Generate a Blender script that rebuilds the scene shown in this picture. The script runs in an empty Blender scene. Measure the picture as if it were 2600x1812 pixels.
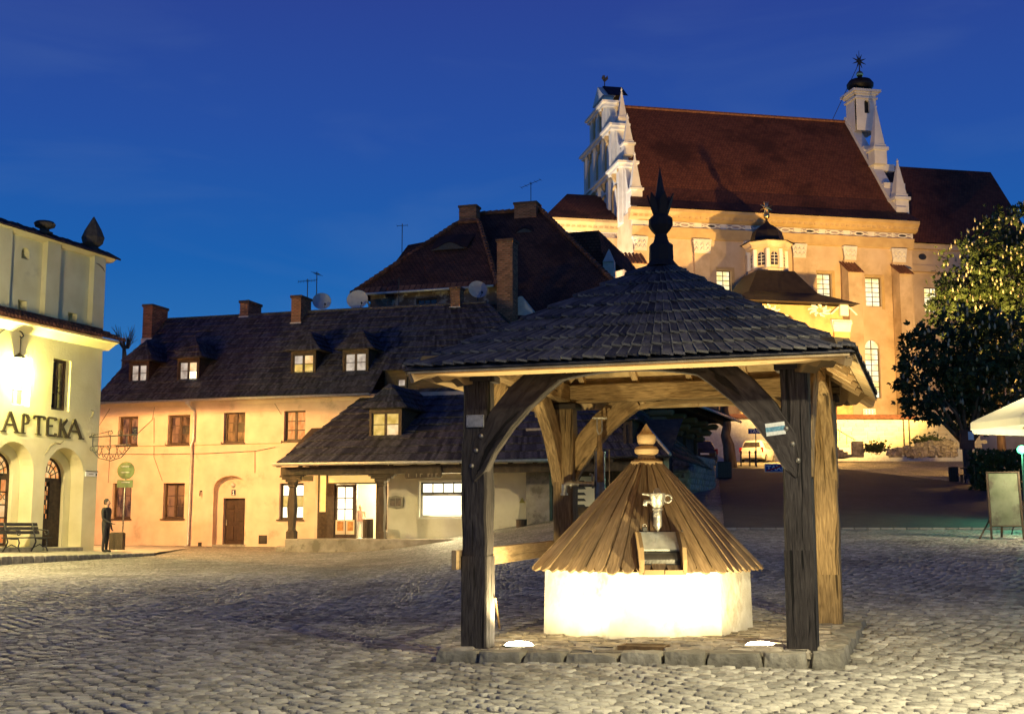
import bpy, bmesh, math, random
from mathutils import Vector, Matrix, noise as mnoise
R = math.radians
random.seed(7)
scene = bpy.context.scene
col = scene.collection
# ------------------------------------------------------------------ camera
F, PITCH, CAMZ = 3200.0, math.atan(434 / 3200), 1.68
cam = bpy.data.cameras.new('camera'); camo = bpy.data.objects.new('camera', cam); col.objects.link(camo)
cam.sensor_width = 36; cam.lens = 36 * F / 2600; cam.clip_end = 2000; cam.clip_start = .1
camo.location = (0, 0, CAMZ); camo.rotation_euler = (R(90) + PITCH, 0, 0)
scene.camera = camo
# ------------------------------------------------------------------ dusk sky
w = bpy.data.worlds.new('World'); scene.world = w; w.use_nodes = True
nt = w.node_tree; nt.nodes.clear(); N = nt.nodes.new; L = nt.links.new
tc = N('ShaderNodeTexCoord'); sep = N('ShaderNodeSeparateXYZ'); L(tc.outputs['Generated'], sep.inputs[0])
rmp = N('ShaderNodeValToRGB'); L(sep.outputs['Z'], rmp.inputs[0])
els = [(0, (.10, .26, .46)), (.10, (.030, .165, .42)), (.2, (.010, .105, .38)), (.3, (.017, .072, .325)), (.42, (.022, .046, .25)), (.7, (.011, .021, .125)), (1, (.006, .012, .075))]
cr = rmp.color_ramp
while len(cr.elements) < len(els): cr.elements.new(.5)
for e, (p, c) in zip(cr.elements, els): e.position = p; e.color = (*c, 1)
sky = N('ShaderNodeTexSky'); sky.sky_type = 'NISHITA'; sky.sun_disc = False
sky.sun_elevation = R(-6); sky.sun_rotation = R(-75)
# thin wisps of cloud, all around the sky
mp = N('ShaderNodeMapping'); mp.inputs['Scale'].default_value = (2.2, 2.2, 9); L(tc.outputs['Generated'], mp.inputs[0])
nz = N('ShaderNodeTexNoise'); nz.inputs['Scale'].default_value = 2.1; nz.inputs['Detail'].default_value = 7; nz.inputs['Distortion'].default_value = .6; L(mp.outputs[0], nz.inputs['Vector'])
cr2 = N('ShaderNodeValToRGB'); cr2.color_ramp.elements[0].position = .52; cr2.color_ramp.elements[1].position = .78; L(nz.outputs[0], cr2.inputs[0])
mul = N('ShaderNodeMath'); mul.operation = 'MULTIPLY'; mul.inputs[1].default_value = .09; L(cr2.outputs[0], mul.inputs[0])
mixc = N('ShaderNodeMixRGB'); mixc.inputs[2].default_value = (.16, .25, .42, 1); L(mul.outputs[0], mixc.inputs[0]); L(rmp.outputs[0], mixc.inputs[1])
addn = N('ShaderNodeMixRGB'); addn.blend_type = 'ADD'; addn.inputs[0].default_value = .05; L(mixc.outputs[0], addn.inputs[1]); L(sky.outputs[0], addn.inputs[2])
bg = N('ShaderNodeBackground'); bg.inputs['Strength'].default_value = 1.12; L(addn.outputs[0], bg.inputs[0])
wo = N('ShaderNodeOutputWorld'); L(bg.outputs[0], wo.inputs[0])
sl = bpy.data.lights.new('sun', 'SUN'); sl.energy = .02; sl.angle = R(40); sl.color = (.75, .8, 1)
so = bpy.data.objects.new('sun', sl); col.objects.link(so); so.rotation_euler = (R(60), 0, R(-75))
scene.view_settings.view_transform = 'Standard'; scene.view_settings.look = 'None'
scene.view_settings.exposure = 0; scene.view_settings.gamma = 1; scene.view_settings.use_curve_mapping = False
scene.render.engine = 'CYCLES'
# ------------------------------------------------------------------ geometry helpers
def ray(u, v):
    b = (906 - v) / F
    return Vector(((u - 1300) / F, math.cos(PITCH) - b * math.sin(PITCH), math.sin(PITCH) + b * math.cos(PITCH)))
def at(u, v, Y):
    d = ray(u, v); d *= Y / d.y
    return Vector((d.x, d.y, d.z + CAMZ))
def lerp(a, b, t): return a + (b - a) * t
def interp(x, tab):
    if x <= tab[0][0]: return tab[0][1]
    for (a, b), (c, d) in zip(tab, tab[1:]):
        if x <= c: return b + (d - b) * (x - a) / (c - a)
    return tab[-1][1]
def sstep(a, b, x):
    t = min(1, max(0, (x - a) / (b - a))); return t * t * (3 - 2 * t)
ZL = [(-80, -1), (0, 0), (14, .2), (30, .48), (46, .76), (60, 1.0), (300, 3)]
ZR = [(-80, -1), (0, 0), (13, .30), (20, .55), (26, .95), (32, 1.40), (38, 1.78), (50, 2.75), (86, 6.1), (96, 6.75), (104, 7.4), (140, 9), (300, 12)]
def gz(x, y):
    s = sstep(-.15, .14, x / max(y, 9))
    return lerp(interp(y, ZL), interp(y, ZR), s)
def gnd(u, v, lift=0):
    d = ray(u, v); t = 4.0
    while t < 400:
        p = d * t
        if p.z + CAMZ <= gz(p.x, p.y) + lift: break
        t += .03 + t * .002
    return Vector((p.x, p.y, gz(p.x, p.y) + lift))

def E(name, loc, rz=0, label=None, cat=None, group=None):
    o = bpy.data.objects.new(name, None); col.objects.link(o); o.location = loc; o.rotation_euler = (0, 0, rz)
    o.empty_display_size = .2
    return tag(o, label, cat, group)
def tag(o, label=None, cat=None, group=None, kind=None):
    for k, v in (('label', label), ('category', cat), ('group', group), ('kind', kind)):
        if v: o[k] = v
    return o
def link(name, me, parent=None, loc=None, rz=None):
    o = bpy.data.objects.new(name, me); col.objects.link(o)
    if parent: o.parent = parent
    if loc is not None: o.location = loc
    if rz is not None: o.rotation_euler = (0, 0, rz)
    return o
def copy_tree(o, parent=None):
    c = o.copy(); col.objects.link(c); c.parent = parent
    for ch in list(o.children): copy_tree(ch, c)
    return c

class MB:
    def __init__(s): s.v = []; s.f = []; s.uv = {}; s.mi = {}
    def add(s, vs, fs, uvs=None, mi=None):
        n = len(s.v); s.v += [tuple(v) for v in vs]
        for i, f in enumerate(fs):
            if uvs: s.uv[len(s.f)] = uvs[i]
            if mi and mi[i]: s.mi[len(s.f)] = mi[i]
            s.f.append(tuple(n + k for k in f))
        return s
    def box(s, x0, x1, y0, y1, z0, z1):
        return s.add([(x0, y0, z0), (x1, y0, z0), (x1, y1, z0), (x0, y1, z0), (x0, y0, z1), (x1, y0, z1), (x1, y1, z1), (x0, y1, z1)],
                     [(0, 3, 2, 1), (4, 5, 6, 7), (0, 1, 5, 4), (1, 2, 6, 5), (2, 3, 7, 6), (3, 0, 4, 7)])
    def cbox(s, x0, x1, y0, y1, z0, z1, c=.02):
        """box with chamfered vertical + top edges"""
        def ring(i, z): return [(x0 + i, y0, z), (x1 - i, y0, z), (x1, y0 + i, z), (x1, y1 - i, z), (x1 - i, y1, z), (x0 + i, y1, z), (x0, y1 - i, z), (x0, y0 + i, z)]
        a = ring(c, z0); b = ring(c, z1 - c)
        t = [(min(max(p[0], x0 + c), x1 - c), min(max(p[1], y0 + c), y1 - c), z1) for p in a]
        n = 8; f = [tuple(range(16, 24)), tuple(range(7, -1, -1))]
        for k in range(n):
            m = (k + 1) % n
            f += [(k, m, 8 + m, 8 + k), (8 + k, 8 + m, 16 + m, 16 + k)]
        return s.add(a + b + t, f)
    def poly(s, pts): return s.add(pts, [tuple(range(len(pts)))])
    def prism(s, pts, off):
        n = len(pts); o = Vector(off); a = [Vector(p) for p in pts]
        f = [tuple(range(n - 1, -1, -1)), tuple(range(n, 2 * n))] + [(k, (k + 1) % n, n + (k + 1) % n, n + k) for k in range(n)]
        return s.add(a + [p + o for p in a], f)
    def lathe(s, prof, c=(0, 0, 0), n=16, rot=0, cap=True):
        vs = []; f = []
        for r, z in prof:
            vs += [(c[0] + r * math.cos(rot + 2 * math.pi * k / n), c[1] + r * math.sin(rot + 2 * math.pi * k / n), c[2] + z) for k in range(n)]
        for i in range(len(prof) - 1):
            for k in range(n):
                m = (k + 1) % n; f.append((i * n + k, i * n + m, (i + 1) * n + m, (i + 1) * n + k))
        if cap: f += [tuple(range(n - 1, -1, -1)), tuple(range((len(prof) - 1) * n, len(prof) * n))]
        return s.add(vs, f)
    def tube(s, path, r, n=8, cap=True):
        path = [Vector(p) for p in path]; rs = r if isinstance(r, (list, tuple)) else [r] * len(path)
        vs = []; up = None
        for i, p in enumerate(path):
            d = (path[min(i + 1, len(path) - 1)] - path[max(i - 1, 0)]).normalized()
            if up is None: up = Vector((0, 0, 1)) if abs(d.z) < .9 else Vector((1, 0, 0))
            a = d.cross(up).normalized(); b = a.cross(d).normalized(); up = b
            vs += [p + (a * math.cos(2 * math.pi * k / n) + b * math.sin(2 * math.pi * k / n)) * rs[i] for k in range(n)]
        f = [(i * n + k, i * n + (k + 1) % n, (i + 1) * n + (k + 1) % n, (i + 1) * n + k) for i in range(len(path) - 1) for k in range(n)]
        if cap: f += [tuple(range(n - 1, -1, -1)), tuple(range((len(path) - 1) * n, len(path) * n))]
        return s.add(vs, f)
    def sweep(s, path, wd, ht, up=(0, 0, 1), ch=.02, jit=0., seed=0):
        """squared timber along a path, chamfered, with length-wise uv"""
        path = [Vector(p) for p in path]; up = Vector(up); n = len(path); vs = []; ln = 0; lens = []
        for i, p in enumerate(path):
            d = (path[min(i + 1, n - 1)] - path[max(i - 1, 0)]).normalized()
            a = d.cross(up).normalized(); b = a.cross(d).normalized()
            ww = wd[i] if isinstance(wd, list) else wd; hh = ht[i] if isinstance(ht, list) else ht
            x, y = ww / 2, hh / 2
            for px, py in ((-x + ch, -y), (x - ch, -y), (x, -y + ch), (x, y - ch), (x - ch, y), (-x + ch, y), (-x, y - ch), (-x, -y + ch)):
                q = p + a * px + b * py
                if jit:
                    nn = mnoise.noise_vector(q * 2.7 + Vector((seed, seed * 2.3, 0))); q = q + (a * nn.x + b * nn.y) * jit
                vs.append(q)
            if i: ln += (p - path[i - 1]).length
            lens.append(ln)
        fs = []; uvs = []; per = [0, .25, .3, .55, .6, .85, .9, 1.15, 1.2]; sx = (wd if not isinstance(wd, list) else wd[0]) * 4 + .3
        for i in range(n - 1):
            for k in range(8):
                m = (k + 1) % 8; fs.append((i * 8 + k, i * 8 + m, (i + 1) * 8 + m, (i + 1) * 8 + k))
                a, b = per[k] * sx + seed * 3.1, per[k + 1] * sx + seed * 3.1
                uvs.append([(a, lens[i]), (b, lens[i]), (b, lens[i + 1]), (a, lens[i + 1])])
        q = [(per[k] * .4, .05 * k) for k in range(8)]
        fs += [tuple(range(7, -1, -1)), tuple(range((n - 1) * 8, n * 8))]; uvs += [q[::-1], q]
        return s.add(vs, fs, uvs)
    def build(s, name, mat=None, parent=None, smooth=False, fix=True, loc=None, rz=None):
        return link(name, s.mesh(name, mat, smooth, fix), parent, loc, rz)
    def mesh(s, name, mat=None, smooth=False, fix=True):
        me = bpy.data.meshes.new(name); me.from_pydata(s.v, [], s.f)
        if s.uv:
            ul = me.uv_layers.new(name='UVMap')
            for p in me.polygons:
                q = s.uv.get(p.index)
                if q:
                    for li, c in zip(p.loop_indices, q): ul.data[li].uv = c
        if fix:
            bm = bmesh.new(); bm.from_mesh(me); bmesh.ops.recalc_face_normals(bm, faces=bm.faces); bm.to_mesh(me); bm.free()
        for q in (mat if isinstance(mat, list) else [mat] if mat else []): me.materials.append(q)
        for i, k in s.mi.items(): me.polygons[i].material_index = k
        if smooth is True: me.polygons.foreach_set('use_smooth', [True] * len(me.polygons))
        elif smooth: me.shade_smooth() if False else me.set_sharp_from_angle(angle=R(smooth)); 
        if smooth and smooth is not True: me.polygons.foreach_set('use_smooth', [True] * len(me.polygons))
        me.update(); return me

# ------------------------------------------------------------------ materials
MATS = {}
def M(name, c1, c2=None, sc=4, rough=.85, bump=0, bsc=30, coord='Object', st=(1, 1, 1), metal=0, isl=0, obr=0, emit=None, es=0, lo=.35, hi=.65, det=6, spec=.3, c3=None, sc3=.6, lo3=.5, hi3=.62, dist=0, bst=None, coat=0):
    m = bpy.data.materials.new(name); MATS[name] = m; m.use_nodes = True
    nt = m.node_tree; N = nt.nodes.new; L = nt.links.new; b = nt.nodes['Principled BSDF']
    b.inputs['Roughness'].default_value = rough; b.inputs['Metallic'].default_value = metal
    b.inputs['Specular IOR Level'].default_value = spec; b.inputs['Coat Weight'].default_value = coat
    c2 = c2 or c1
    tc = N('ShaderNodeTexCoord'); mp = N('ShaderNodeMapping'); mp.inputs['Scale'].default_value = st; L(tc.outputs[coord], mp.inputs[0])
    nz = N('ShaderNodeTexNoise'); nz.inputs['Scale'].default_value = sc; nz.inputs['Detail'].default_value = det; nz.inputs['Distortion'].default_value = dist; L(mp.outputs[0], nz.inputs['Vector'])
    cr = N('ShaderNodeValToRGB'); L(nz.outputs[0], cr.inputs[0])
    cr.color_ramp.elements[0].position = lo; cr.color_ramp.elements[1].position = hi
    cr.color_ramp.elements[0].color = (*c1, 1); cr.color_ramp.elements[1].color = (*c2, 1)
    out = cr.outputs[0]
    if c3:
        n3 = N('ShaderNodeTexNoise'); n3.inputs['Scale'].default_value = sc3; n3.inputs['Detail'].default_value = 8; n3.inputs['Roughness'].default_value = .65; L(tc.outputs[coord], n3.inputs['Vector'])
        r3 = N('ShaderNodeMapRange'); r3.inputs[1].default_value = lo3; r3.inputs[2].default_value = hi3; L(n3.outputs[0], r3.inputs[0])
        mx = N('ShaderNodeMixRGB'); mx.inputs[2].default_value = (*c3, 1); L(r3.outputs[0], mx.inputs[0]); L(out, mx.inputs[1]); out = mx.outputs[0]
    if isl or obr:
        src = (N('ShaderNodeNewGeometry').outputs['Random Per Island'] if isl else N('ShaderNodeObjectInfo').outputs['Random'])
        a = isl or obr
        mr = N('ShaderNodeMapRange'); mr.inputs[3].default_value = 1 - a; mr.inputs[4].default_value = 1 + a; L(src, mr.inputs[0])
        hs = N('ShaderNodeHueSaturation'); L(mr.outputs[0], hs.inputs['Value']); L(out, hs.inputs['Color']); out = hs.outputs[0]
    L(out, b.inputs['Base Color'])
    if bump:
        n2 = N('ShaderNodeTexNoise'); n2.inputs['Scale'].default_value = bsc; n2.inputs['Detail'].default_value = 5
        if bst:
            m2 = N('ShaderNodeMapping'); m2.inputs['Scale'].default_value = bst; L(tc.outputs[coord], m2.inputs[0]); L(m2.outputs[0], n2.inputs['Vector'])
        else: L(mp.outputs[0], n2.inputs['Vector'])
        bp = N('ShaderNodeBump'); bp.inputs['Strength'].default_value = bump; bp.inputs['Distance'].default_value = .03; L(n2.outputs[0], bp.inputs['Height']); L(bp.outputs[0], b.inputs['Normal'])
    if emit:
        b.inputs['Emission Color'].default_value = (*emit, 1); b.inputs['Emission Strength'].default_value = es
    return m
def EM(name, c, s, c2=None, sc=3, st=(1, 1, 1), lo=.35, hi=.65):
    """lit window / lamp: emission with the uneven look of a room behind"""
    m = bpy.data.materials.new(name); MATS[name] = m; m.use_nodes = True
    nt = m.node_tree; N = nt.nodes.new; L = nt.links.new; b = nt.nodes['Principled BSDF']
    b.inputs['Base Color'].default_value = (.05, .05, .05, 1); b.inputs['Roughness'].default_value = .4; b.inputs['Specular IOR Level'].default_value = .05
    if c2:
        tc = N('ShaderNodeTexCoord'); mp = N('ShaderNodeMapping'); mp.inputs['Scale'].default_value = st; L(tc.outputs['Object'], mp.inputs[0])
        nz = N('ShaderNodeTexNoise'); nz.inputs['Scale'].default_value = sc; nz.inputs['Detail'].default_value = 4; L(mp.outputs[0], nz.inputs['Vector'])
        cr = N('ShaderNodeValToRGB'); L(nz.outputs[0], cr.inputs[0]); cr.color_ramp.elements[0].position = lo; cr.color_ramp.elements[1].position = hi
        cr.color_ramp.elements[0].color = (*c, 1); cr.color_ramp.elements[1].color = (*c2, 1); L(cr.outputs[0], b.inputs['Emission Color'])
    else: b.inputs['Emission Color'].default_value = (*c, 1)
    b.inputs['Emission Strength'].default_value = s
    return m
def timber_mat(name, c1, c2, crack=.5, grain=1.0):
    m = bpy.data.materials.new(name); m.use_nodes = True
    nt = m.node_tree; N = nt.nodes.new; L = nt.links.new; b = nt.nodes['Principled BSDF']; b.inputs['Roughness'].default_value = .8; b.inputs['Specular IOR Level'].default_value = .25
    tc = N('ShaderNodeTexCoord')
    def ns(sc, st, det=6, dist=0.):
        mp = N('ShaderNodeMapping'); mp.inputs['Scale'].default_value = st; L(tc.outputs['UV'], mp.inputs[0])
        n = N('ShaderNodeTexNoise'); n.inputs['Scale'].default_value = sc; n.inputs['Detail'].default_value = det; n.inputs['Distortion'].default_value = dist; L(mp.outputs[0], n.inputs['Vector']); return n.outputs[0]
    g = ns(14, (3, .35, 1), 8, .8); big = ns(2.2, (1, .5, 1), 4); ck = ns(5, (2.6, .16, 1), 3, .5)
    cr = N('ShaderNodeValToRGB'); L(g, cr.inputs[0]); cr.color_ramp.elements[0].position = .32; cr.color_ramp.elements[1].position = .7
    cr.color_ramp.elements[0].color = (*c1, 1); cr.color_ramp.elements[1].color = (*c2, 1)
    mx = N('ShaderNodeMixRGB'); mx.blend_type = 'MULTIPLY'; mx.inputs[0].default_value = .6; L(cr.outputs[0], mx.inputs[1])
    r2 = N('ShaderNodeValToRGB'); L(big, r2.inputs[0]); r2.color_ramp.elements[0].position = .3; r2.color_ramp.elements[1].position = .7
    r2.color_ramp.elements[0].color = (.45, .42, .4, 1); r2.color_ramp.elements[1].color = (1.15, 1.1, 1.05, 1); L(r2.outputs[0], mx.inputs[2])
    r3 = N('ShaderNodeMapRange'); L(ck, r3.inputs[0]); r3.inputs[1].default_value = .355; r3.inputs[2].default_value = .40; r3.inputs[3].default_value = 1 - crack; r3.inputs[4].default_value = 1
    m3 = N('ShaderNodeMixRGB'); m3.blend_type = 'MULTIPLY'; m3.inputs[0].default_value = 1; L(mx.outputs[0], m3.inputs[1]); L(r3.outputs[0], m3.inputs[2])
    hs = N('ShaderNodeHueSaturation'); oi = N('ShaderNodeObjectInfo'); mr = N('ShaderNodeMapRange'); mr.inputs[3].default_value = .8; mr.inputs[4].default_value = 1.2
    L(oi.outputs['Random'], mr.inputs[0]); L(mr.outputs[0], hs.inputs['Value']); L(m3.outputs[0], hs.inputs['Color']); L(hs.outputs[0], b.inputs['Base Color'])
    ad = N('ShaderNodeMath'); ad.operation = 'MULTIPLY_ADD'; ad.inputs[1].default_value = 1.2; L(r3.outputs[0], ad.inputs[0]); L(g, ad.inputs[2])
    bp = N('ShaderNodeBump'); bp.inputs['Strength'].default_value = .7 * grain; bp.inputs['Distance'].default_value = .012; L(ad.outputs[0], bp.inputs['Height']); L(bp.outputs[0], b.inputs['Normal'])
    MATS[name] = m; return m
def tile_mat(name, c1, c2, sx, sz, axis='X'):
    """far tiled roof: courses and pan rolls as fine relief"""
    m = M(name, c1, c2, 2.5, .8, 0, c3=tuple(x * .6 for x in c1), sc3=.25, obr=0)
    nt = m.node_tree; N = nt.nodes.new; L = nt.links.new; b = nt.nodes['Principled BSDF']
    tc = N('ShaderNodeTexCoord'); mp = N('ShaderNodeMapping'); mp.inputs['Scale'].default_value = (1, 1, 1); L(tc.outputs['UV'], mp.inputs[0])
    br = N('ShaderNodeTexBrick'); br.inputs['Scale'].default_value = 1; br.inputs['Brick Width'].default_value = sx; br.inputs['Row Height'].default_value = sz; br.inputs['Mortar Size'].default_value = .03; br.inputs['Mortar Smooth'].default_value = .6
    br.inputs['Color1'].default_value = (1, 1, 1, 1); br.inputs['Color2'].default_value = (.72, .72, .72, 1); br.inputs['Mortar'].default_value = (.25, .25, .25, 1); L(mp.outputs[0], br.inputs['Vector'])
    old = b.inputs['Base Color'].links[0].from_socket
    mx = N('ShaderNodeMixRGB'); mx.blend_type = 'MULTIPLY'; mx.inputs[0].default_value = .8; L(old, mx.inputs[1]); L(br.outputs[0], mx.inputs[2]); L(mx.outputs[0], b.inputs['Base Color'])
    bp = N('ShaderNodeBump'); bp.inputs['Strength'].default_value = 1; bp.inputs['Distance'].default_value = .06; L(br.outputs[0], bp.inputs['Height']); L(bp.outputs[0], b.inputs['Normal'])
    return m
m_dark = timber_mat('weathered_timber_shaded', (.026, .022, .023), (.075, .066, .066), .8, 1.5)  # front canopy timber, its dimness put into the colour
m_lit = timber_mat('brown_timber_lit', (.15, .10, .05), (.38, .27, .14), .75, 1.8)  # brighter copy for lamp-lit timber, the light put into the colour
m_new = timber_mat('pale_timber', (.42, .29, .15), (.60, .44, .25), .25)
m_shg = M('shingle', (.028, .027, .034), (.080, .077, .088), 9, .58, .6, 40, 'Object', isl=.75, spec=.4, st=(1, 1, 1))
m_shgp = M('pavilion_shingle', (.030, .027, .030), (.090, .082, .086), 6, .5, .6, 30, 'Object', obr=.6, spec=.5)
m_shgi = M('pavilion_shingle_far', (.030, .027, .030), (.090, .082, .086), 6, .5, .6, 30, 'Object', isl=.6, spec=.5)
m_edge = M('shingle_edge', (.10, .094, .085), (.22, .205, .18), 8, .8)
m_deck = M('deck_board', (.40, .28, .14), (.58, .43, .24), 6, .8, .3, 20, isl=.25)
m_iron = M('black_iron', (.018, .017, .017), (.03, .028, .027), 12, .5, .2, 40, spec=.5)
m_steel = M('worn_steel', (.22, .21, .19), (.42, .40, .36), 14, .48, .3, 40, metal=.85)
m_zinc = M('zinc_gutter', (.50, .47, .42), (.62, .58, .52), 8, .4, .1, 30, metal=.5)
m_white = M('limewash', (.74, .70, .60), (.84, .81, .72), 3, .9, .25, 22, c3=(.55, .47, .34), sc3=2.2, lo3=.60, hi3=.75)
m_stone = M('grey_stone', (.17, .155, .125), (.31, .29, .24), 5, .85, .8, 18, obr=.25)
m_stonei = M('rubble_stone', (.20, .17, .13), (.40, .35, .28), 5, .9, .8, 12, isl=.3)
m_cob = M('cobble', (.25, .237, .205), (.44, .42, .37), 6, .7, .6, 26, c3=(.16, .145, .12), sc3=1.3, lo3=.5, hi3=.7, obr=.36, spec=.45)
m_cobi = M('cobble_far', (.25, .237, .205), (.44, .42, .37), 6, .7, .6, 26, c3=(.16, .145, .12), sc3=.5, lo3=.5, hi3=.7, isl=.40, spec=.45)
m_gold = M('gilt', (.9, .62, .18), (.95, .7, .3), 6, .25, metal=1)
# ------------------------------------------------------------------ ground
PHI = R(-18.5); PC = Vector((1.86, 15.4, .45))
def pav_local(x, y):
    dx, dy = x - PC.x, y - PC.y; c, s = math.cos(PHI), math.sin(PHI)
    return dx * c + dy * s, -dx * s + dy * c
def ground_mat():
    m = M('cobbled_ground', (.24, .225, .195), (.40, .38, .335), 1.2, .62, 0, c3=(.20, .19, .165), sc3=.35)
    nt = m.node_tree; N = nt.nodes.new; L = nt.links.new; b = nt.nodes['Principled BSDF']
    tc = N('ShaderNodeTexCoord'); vo = N('ShaderNodeTexVoronoi'); vo.inputs['Scale'].default_value = 6.5; vo.feature = 'DISTANCE_TO_EDGE'; L(tc.outputs['Object'], vo.inputs['Vector'])
    mr = N('ShaderNodeMapRange'); mr.inputs[2].default_value = .16; L(vo.outputs[0], mr.inputs[0])
    v2 = N('ShaderNodeTexVoronoi'); v2.inputs['Scale'].default_value = 6.5; L(tc.outputs['Object'], v2.inputs['Vector'])
    old = b.inputs['Base Color'].links[0].from_socket
    hs = N('ShaderNodeHueSaturation'); L(old, hs.inputs['Color'])
    sp = N('ShaderNodeSeparateXYZ'); L(v2.outputs['Color'], sp.inputs[0]); m2 = N('ShaderNodeMapRange'); m2.inputs[3].default_value = .65; m2.inputs[4].default_value = 1.25; L(sp.outputs[0], m2.inputs[0]); L(m2.outputs[0], hs.inputs['Value'])
    mx = N('ShaderNodeMixRGB'); mx.inputs[1].default_value = (.10, .092, .08, 1); L(mr.outputs[0], mx.inputs[0]); L(hs.outputs[0], mx.inputs[2]); L(mx.outputs[0], b.inputs['Base Color'])
    bp = N('ShaderNodeBump'); bp.inputs['Strength'].default_value = 1; bp.inputs['Distance'].default_value = .05; L(mr.outputs[0], bp.inputs['Height']); L(bp.outputs[0], b.inputs['Normal'])
    return m
def grid_vals(segs):
    out = []
    for a, b, st in segs:
        n = max(1, round((b - a) / st)); out += [a + (b - a) * k / n for k in range(n)]
    return out + [segs[-1][1]]
gx = grid_vals([(-400, -60, 40), (-60, -30, 5), (-30, 45, 1), (45, 90, 5), (90, 400, 40)])
gy = grid_vals([(-80, 0, 10), (0, 60, .75), (60, 112, 2), (112, 160, 8), (160, 700, 60)])
g = MB(); vs = [(x, y, gz(x, y)) for y in gy for x in gx]; nx = len(gx)
g.add(vs, [(j * nx + i, j * nx + i + 1, (j + 1) * nx + i + 1, (j + 1) * nx + i) for j in range(len(gy) - 1) for i in range(nx - 1)])
ground = tag(g.build('cobbled_square', ground_mat(), smooth=True), 'sloping cobbled market square reaching up to the church hill', None, None, 'structure')
def cobble_pts(w, d, h, rnd):
    o = []
    for s, z in ((1.0, -.03), (.95, h * .6), (.76, h)):
        o.append([(sx * w / 2 * s * rnd.uniform(.88, 1.0), sy * d / 2 * s * rnd.uniform(.88, 1.0), z + rnd.uniform(-.004, .004)) for sx, sy in ((-1, -1), (1, -1), (1, 1), (-1, 1))])
    return o[0] + o[1] + o[2]
CF = [(8, 9, 10, 11)] + [(r * 4 + k, r * 4 + (k + 1) % 4, r * 4 + 4 + (k + 1) % 4, r * 4 + 4 + k) for r in (0, 1) for k in range(4)]
rnd = random.Random(3)
variants = [MB().add(cobble_pts(.165, .150, .025, rnd), CF).mesh('cobble', m_cob, True) for _ in range(8)]
spots = []
q = 6.5
while q < 37:
    p = -19.5
    while p < 19.5:
        x = p + rnd.uniform(-.022, .022) + (.08 if int(q / .160) % 2 else 0)
        y = q - .42 * abs(math.sin(math.pi * (x + .25 * math.sin(q)) / 1.7)) + rnd.uniform(-.018, .018)
        p += .176
        z = gz(x, y); zz = z - CAMZ; d = y * math.cos(PITCH) + zz * math.sin(PITCH); hh = -y * math.sin(PITCH) + zz * math.cos(PITCH)
        u = 1300 + F * x / d; v = 906 - F * hh / d
        if abs(x) > .42 * y + 4: continue
        lx, ly = pav_local(x, y)
        if abs(lx) < 2.22 and abs(ly) < 2.22: continue
        sl = .5 * math.pi / 1.7 * math.cos(math.pi * x / 1.7) * (1 if math.sin(math.pi * x / 1.7) > 0 else -1)
        spots.append((y, x, y, z, -sl * .35 + rnd.uniform(-.09, .09), rnd.uniform(.82, 1.1), v, u))
    q += .160
vis = sorted([s for s in spots if 0 < s[7] < 2600 and s[6] < 1812])
near = set(s[:3] for s in vis[:300]); cm = MB()
for i, s in enumerate(spots):
    _, x, y, z, a, k, v, u = s; fade = 1 - sstep(25, 36.5, y)
    if s[:3] in near:
        o = link('cobble', variants[i % 8], ground, (x, y, z + rnd.uniform(-.004, .006)), a); o.scale = (k, k, 1)
    else:
        c, sn = math.cos(a) * k, math.sin(a) * k; dz = z + rnd.uniform(-.006, .006) * fade - .004
        cm.add([(x + px * c - py * sn, y + px * sn + py * c, dz + pz * fade) for px, py, pz in cobble_pts(.165, .150, .025, rnd)], CF)
o = cm.build('cobbles', m_cobi, ground, True, False); o['kind'] = 'stuff'
# the asphalt road that climbs to the church, unlit darkness partly put into its colour
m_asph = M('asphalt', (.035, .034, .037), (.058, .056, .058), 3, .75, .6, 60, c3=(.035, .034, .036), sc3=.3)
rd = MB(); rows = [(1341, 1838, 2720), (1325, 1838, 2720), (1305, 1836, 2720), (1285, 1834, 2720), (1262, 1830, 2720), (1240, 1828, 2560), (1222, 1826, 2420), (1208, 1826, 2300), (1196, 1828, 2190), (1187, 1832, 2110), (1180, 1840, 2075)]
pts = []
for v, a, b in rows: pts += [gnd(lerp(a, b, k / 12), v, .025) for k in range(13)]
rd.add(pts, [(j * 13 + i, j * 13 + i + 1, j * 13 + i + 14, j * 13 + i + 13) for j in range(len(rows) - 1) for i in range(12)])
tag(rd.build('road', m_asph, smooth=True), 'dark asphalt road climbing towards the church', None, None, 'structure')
kb = E('kerb', gnd(2200, 1343), 0, None); kb['kind'] = 'structure'
prev = None
for k in range(27):
    p = gnd(1838 + k * 33, 1344)
    if prev is not None:
        d = p - prev; a = math.atan2(d.y, d.x); n = MB(); n.cbox(.01, d.length - .01, -.09, .09, -.1, .055, .02)
        o = n.build('kerb_stone', m_stone, kb); o.location = prev - kb.location; o.rotation_euler = (0, -math.atan2(d.z, Vector((d.x, d.y)).length), a)
    prev = p
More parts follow.
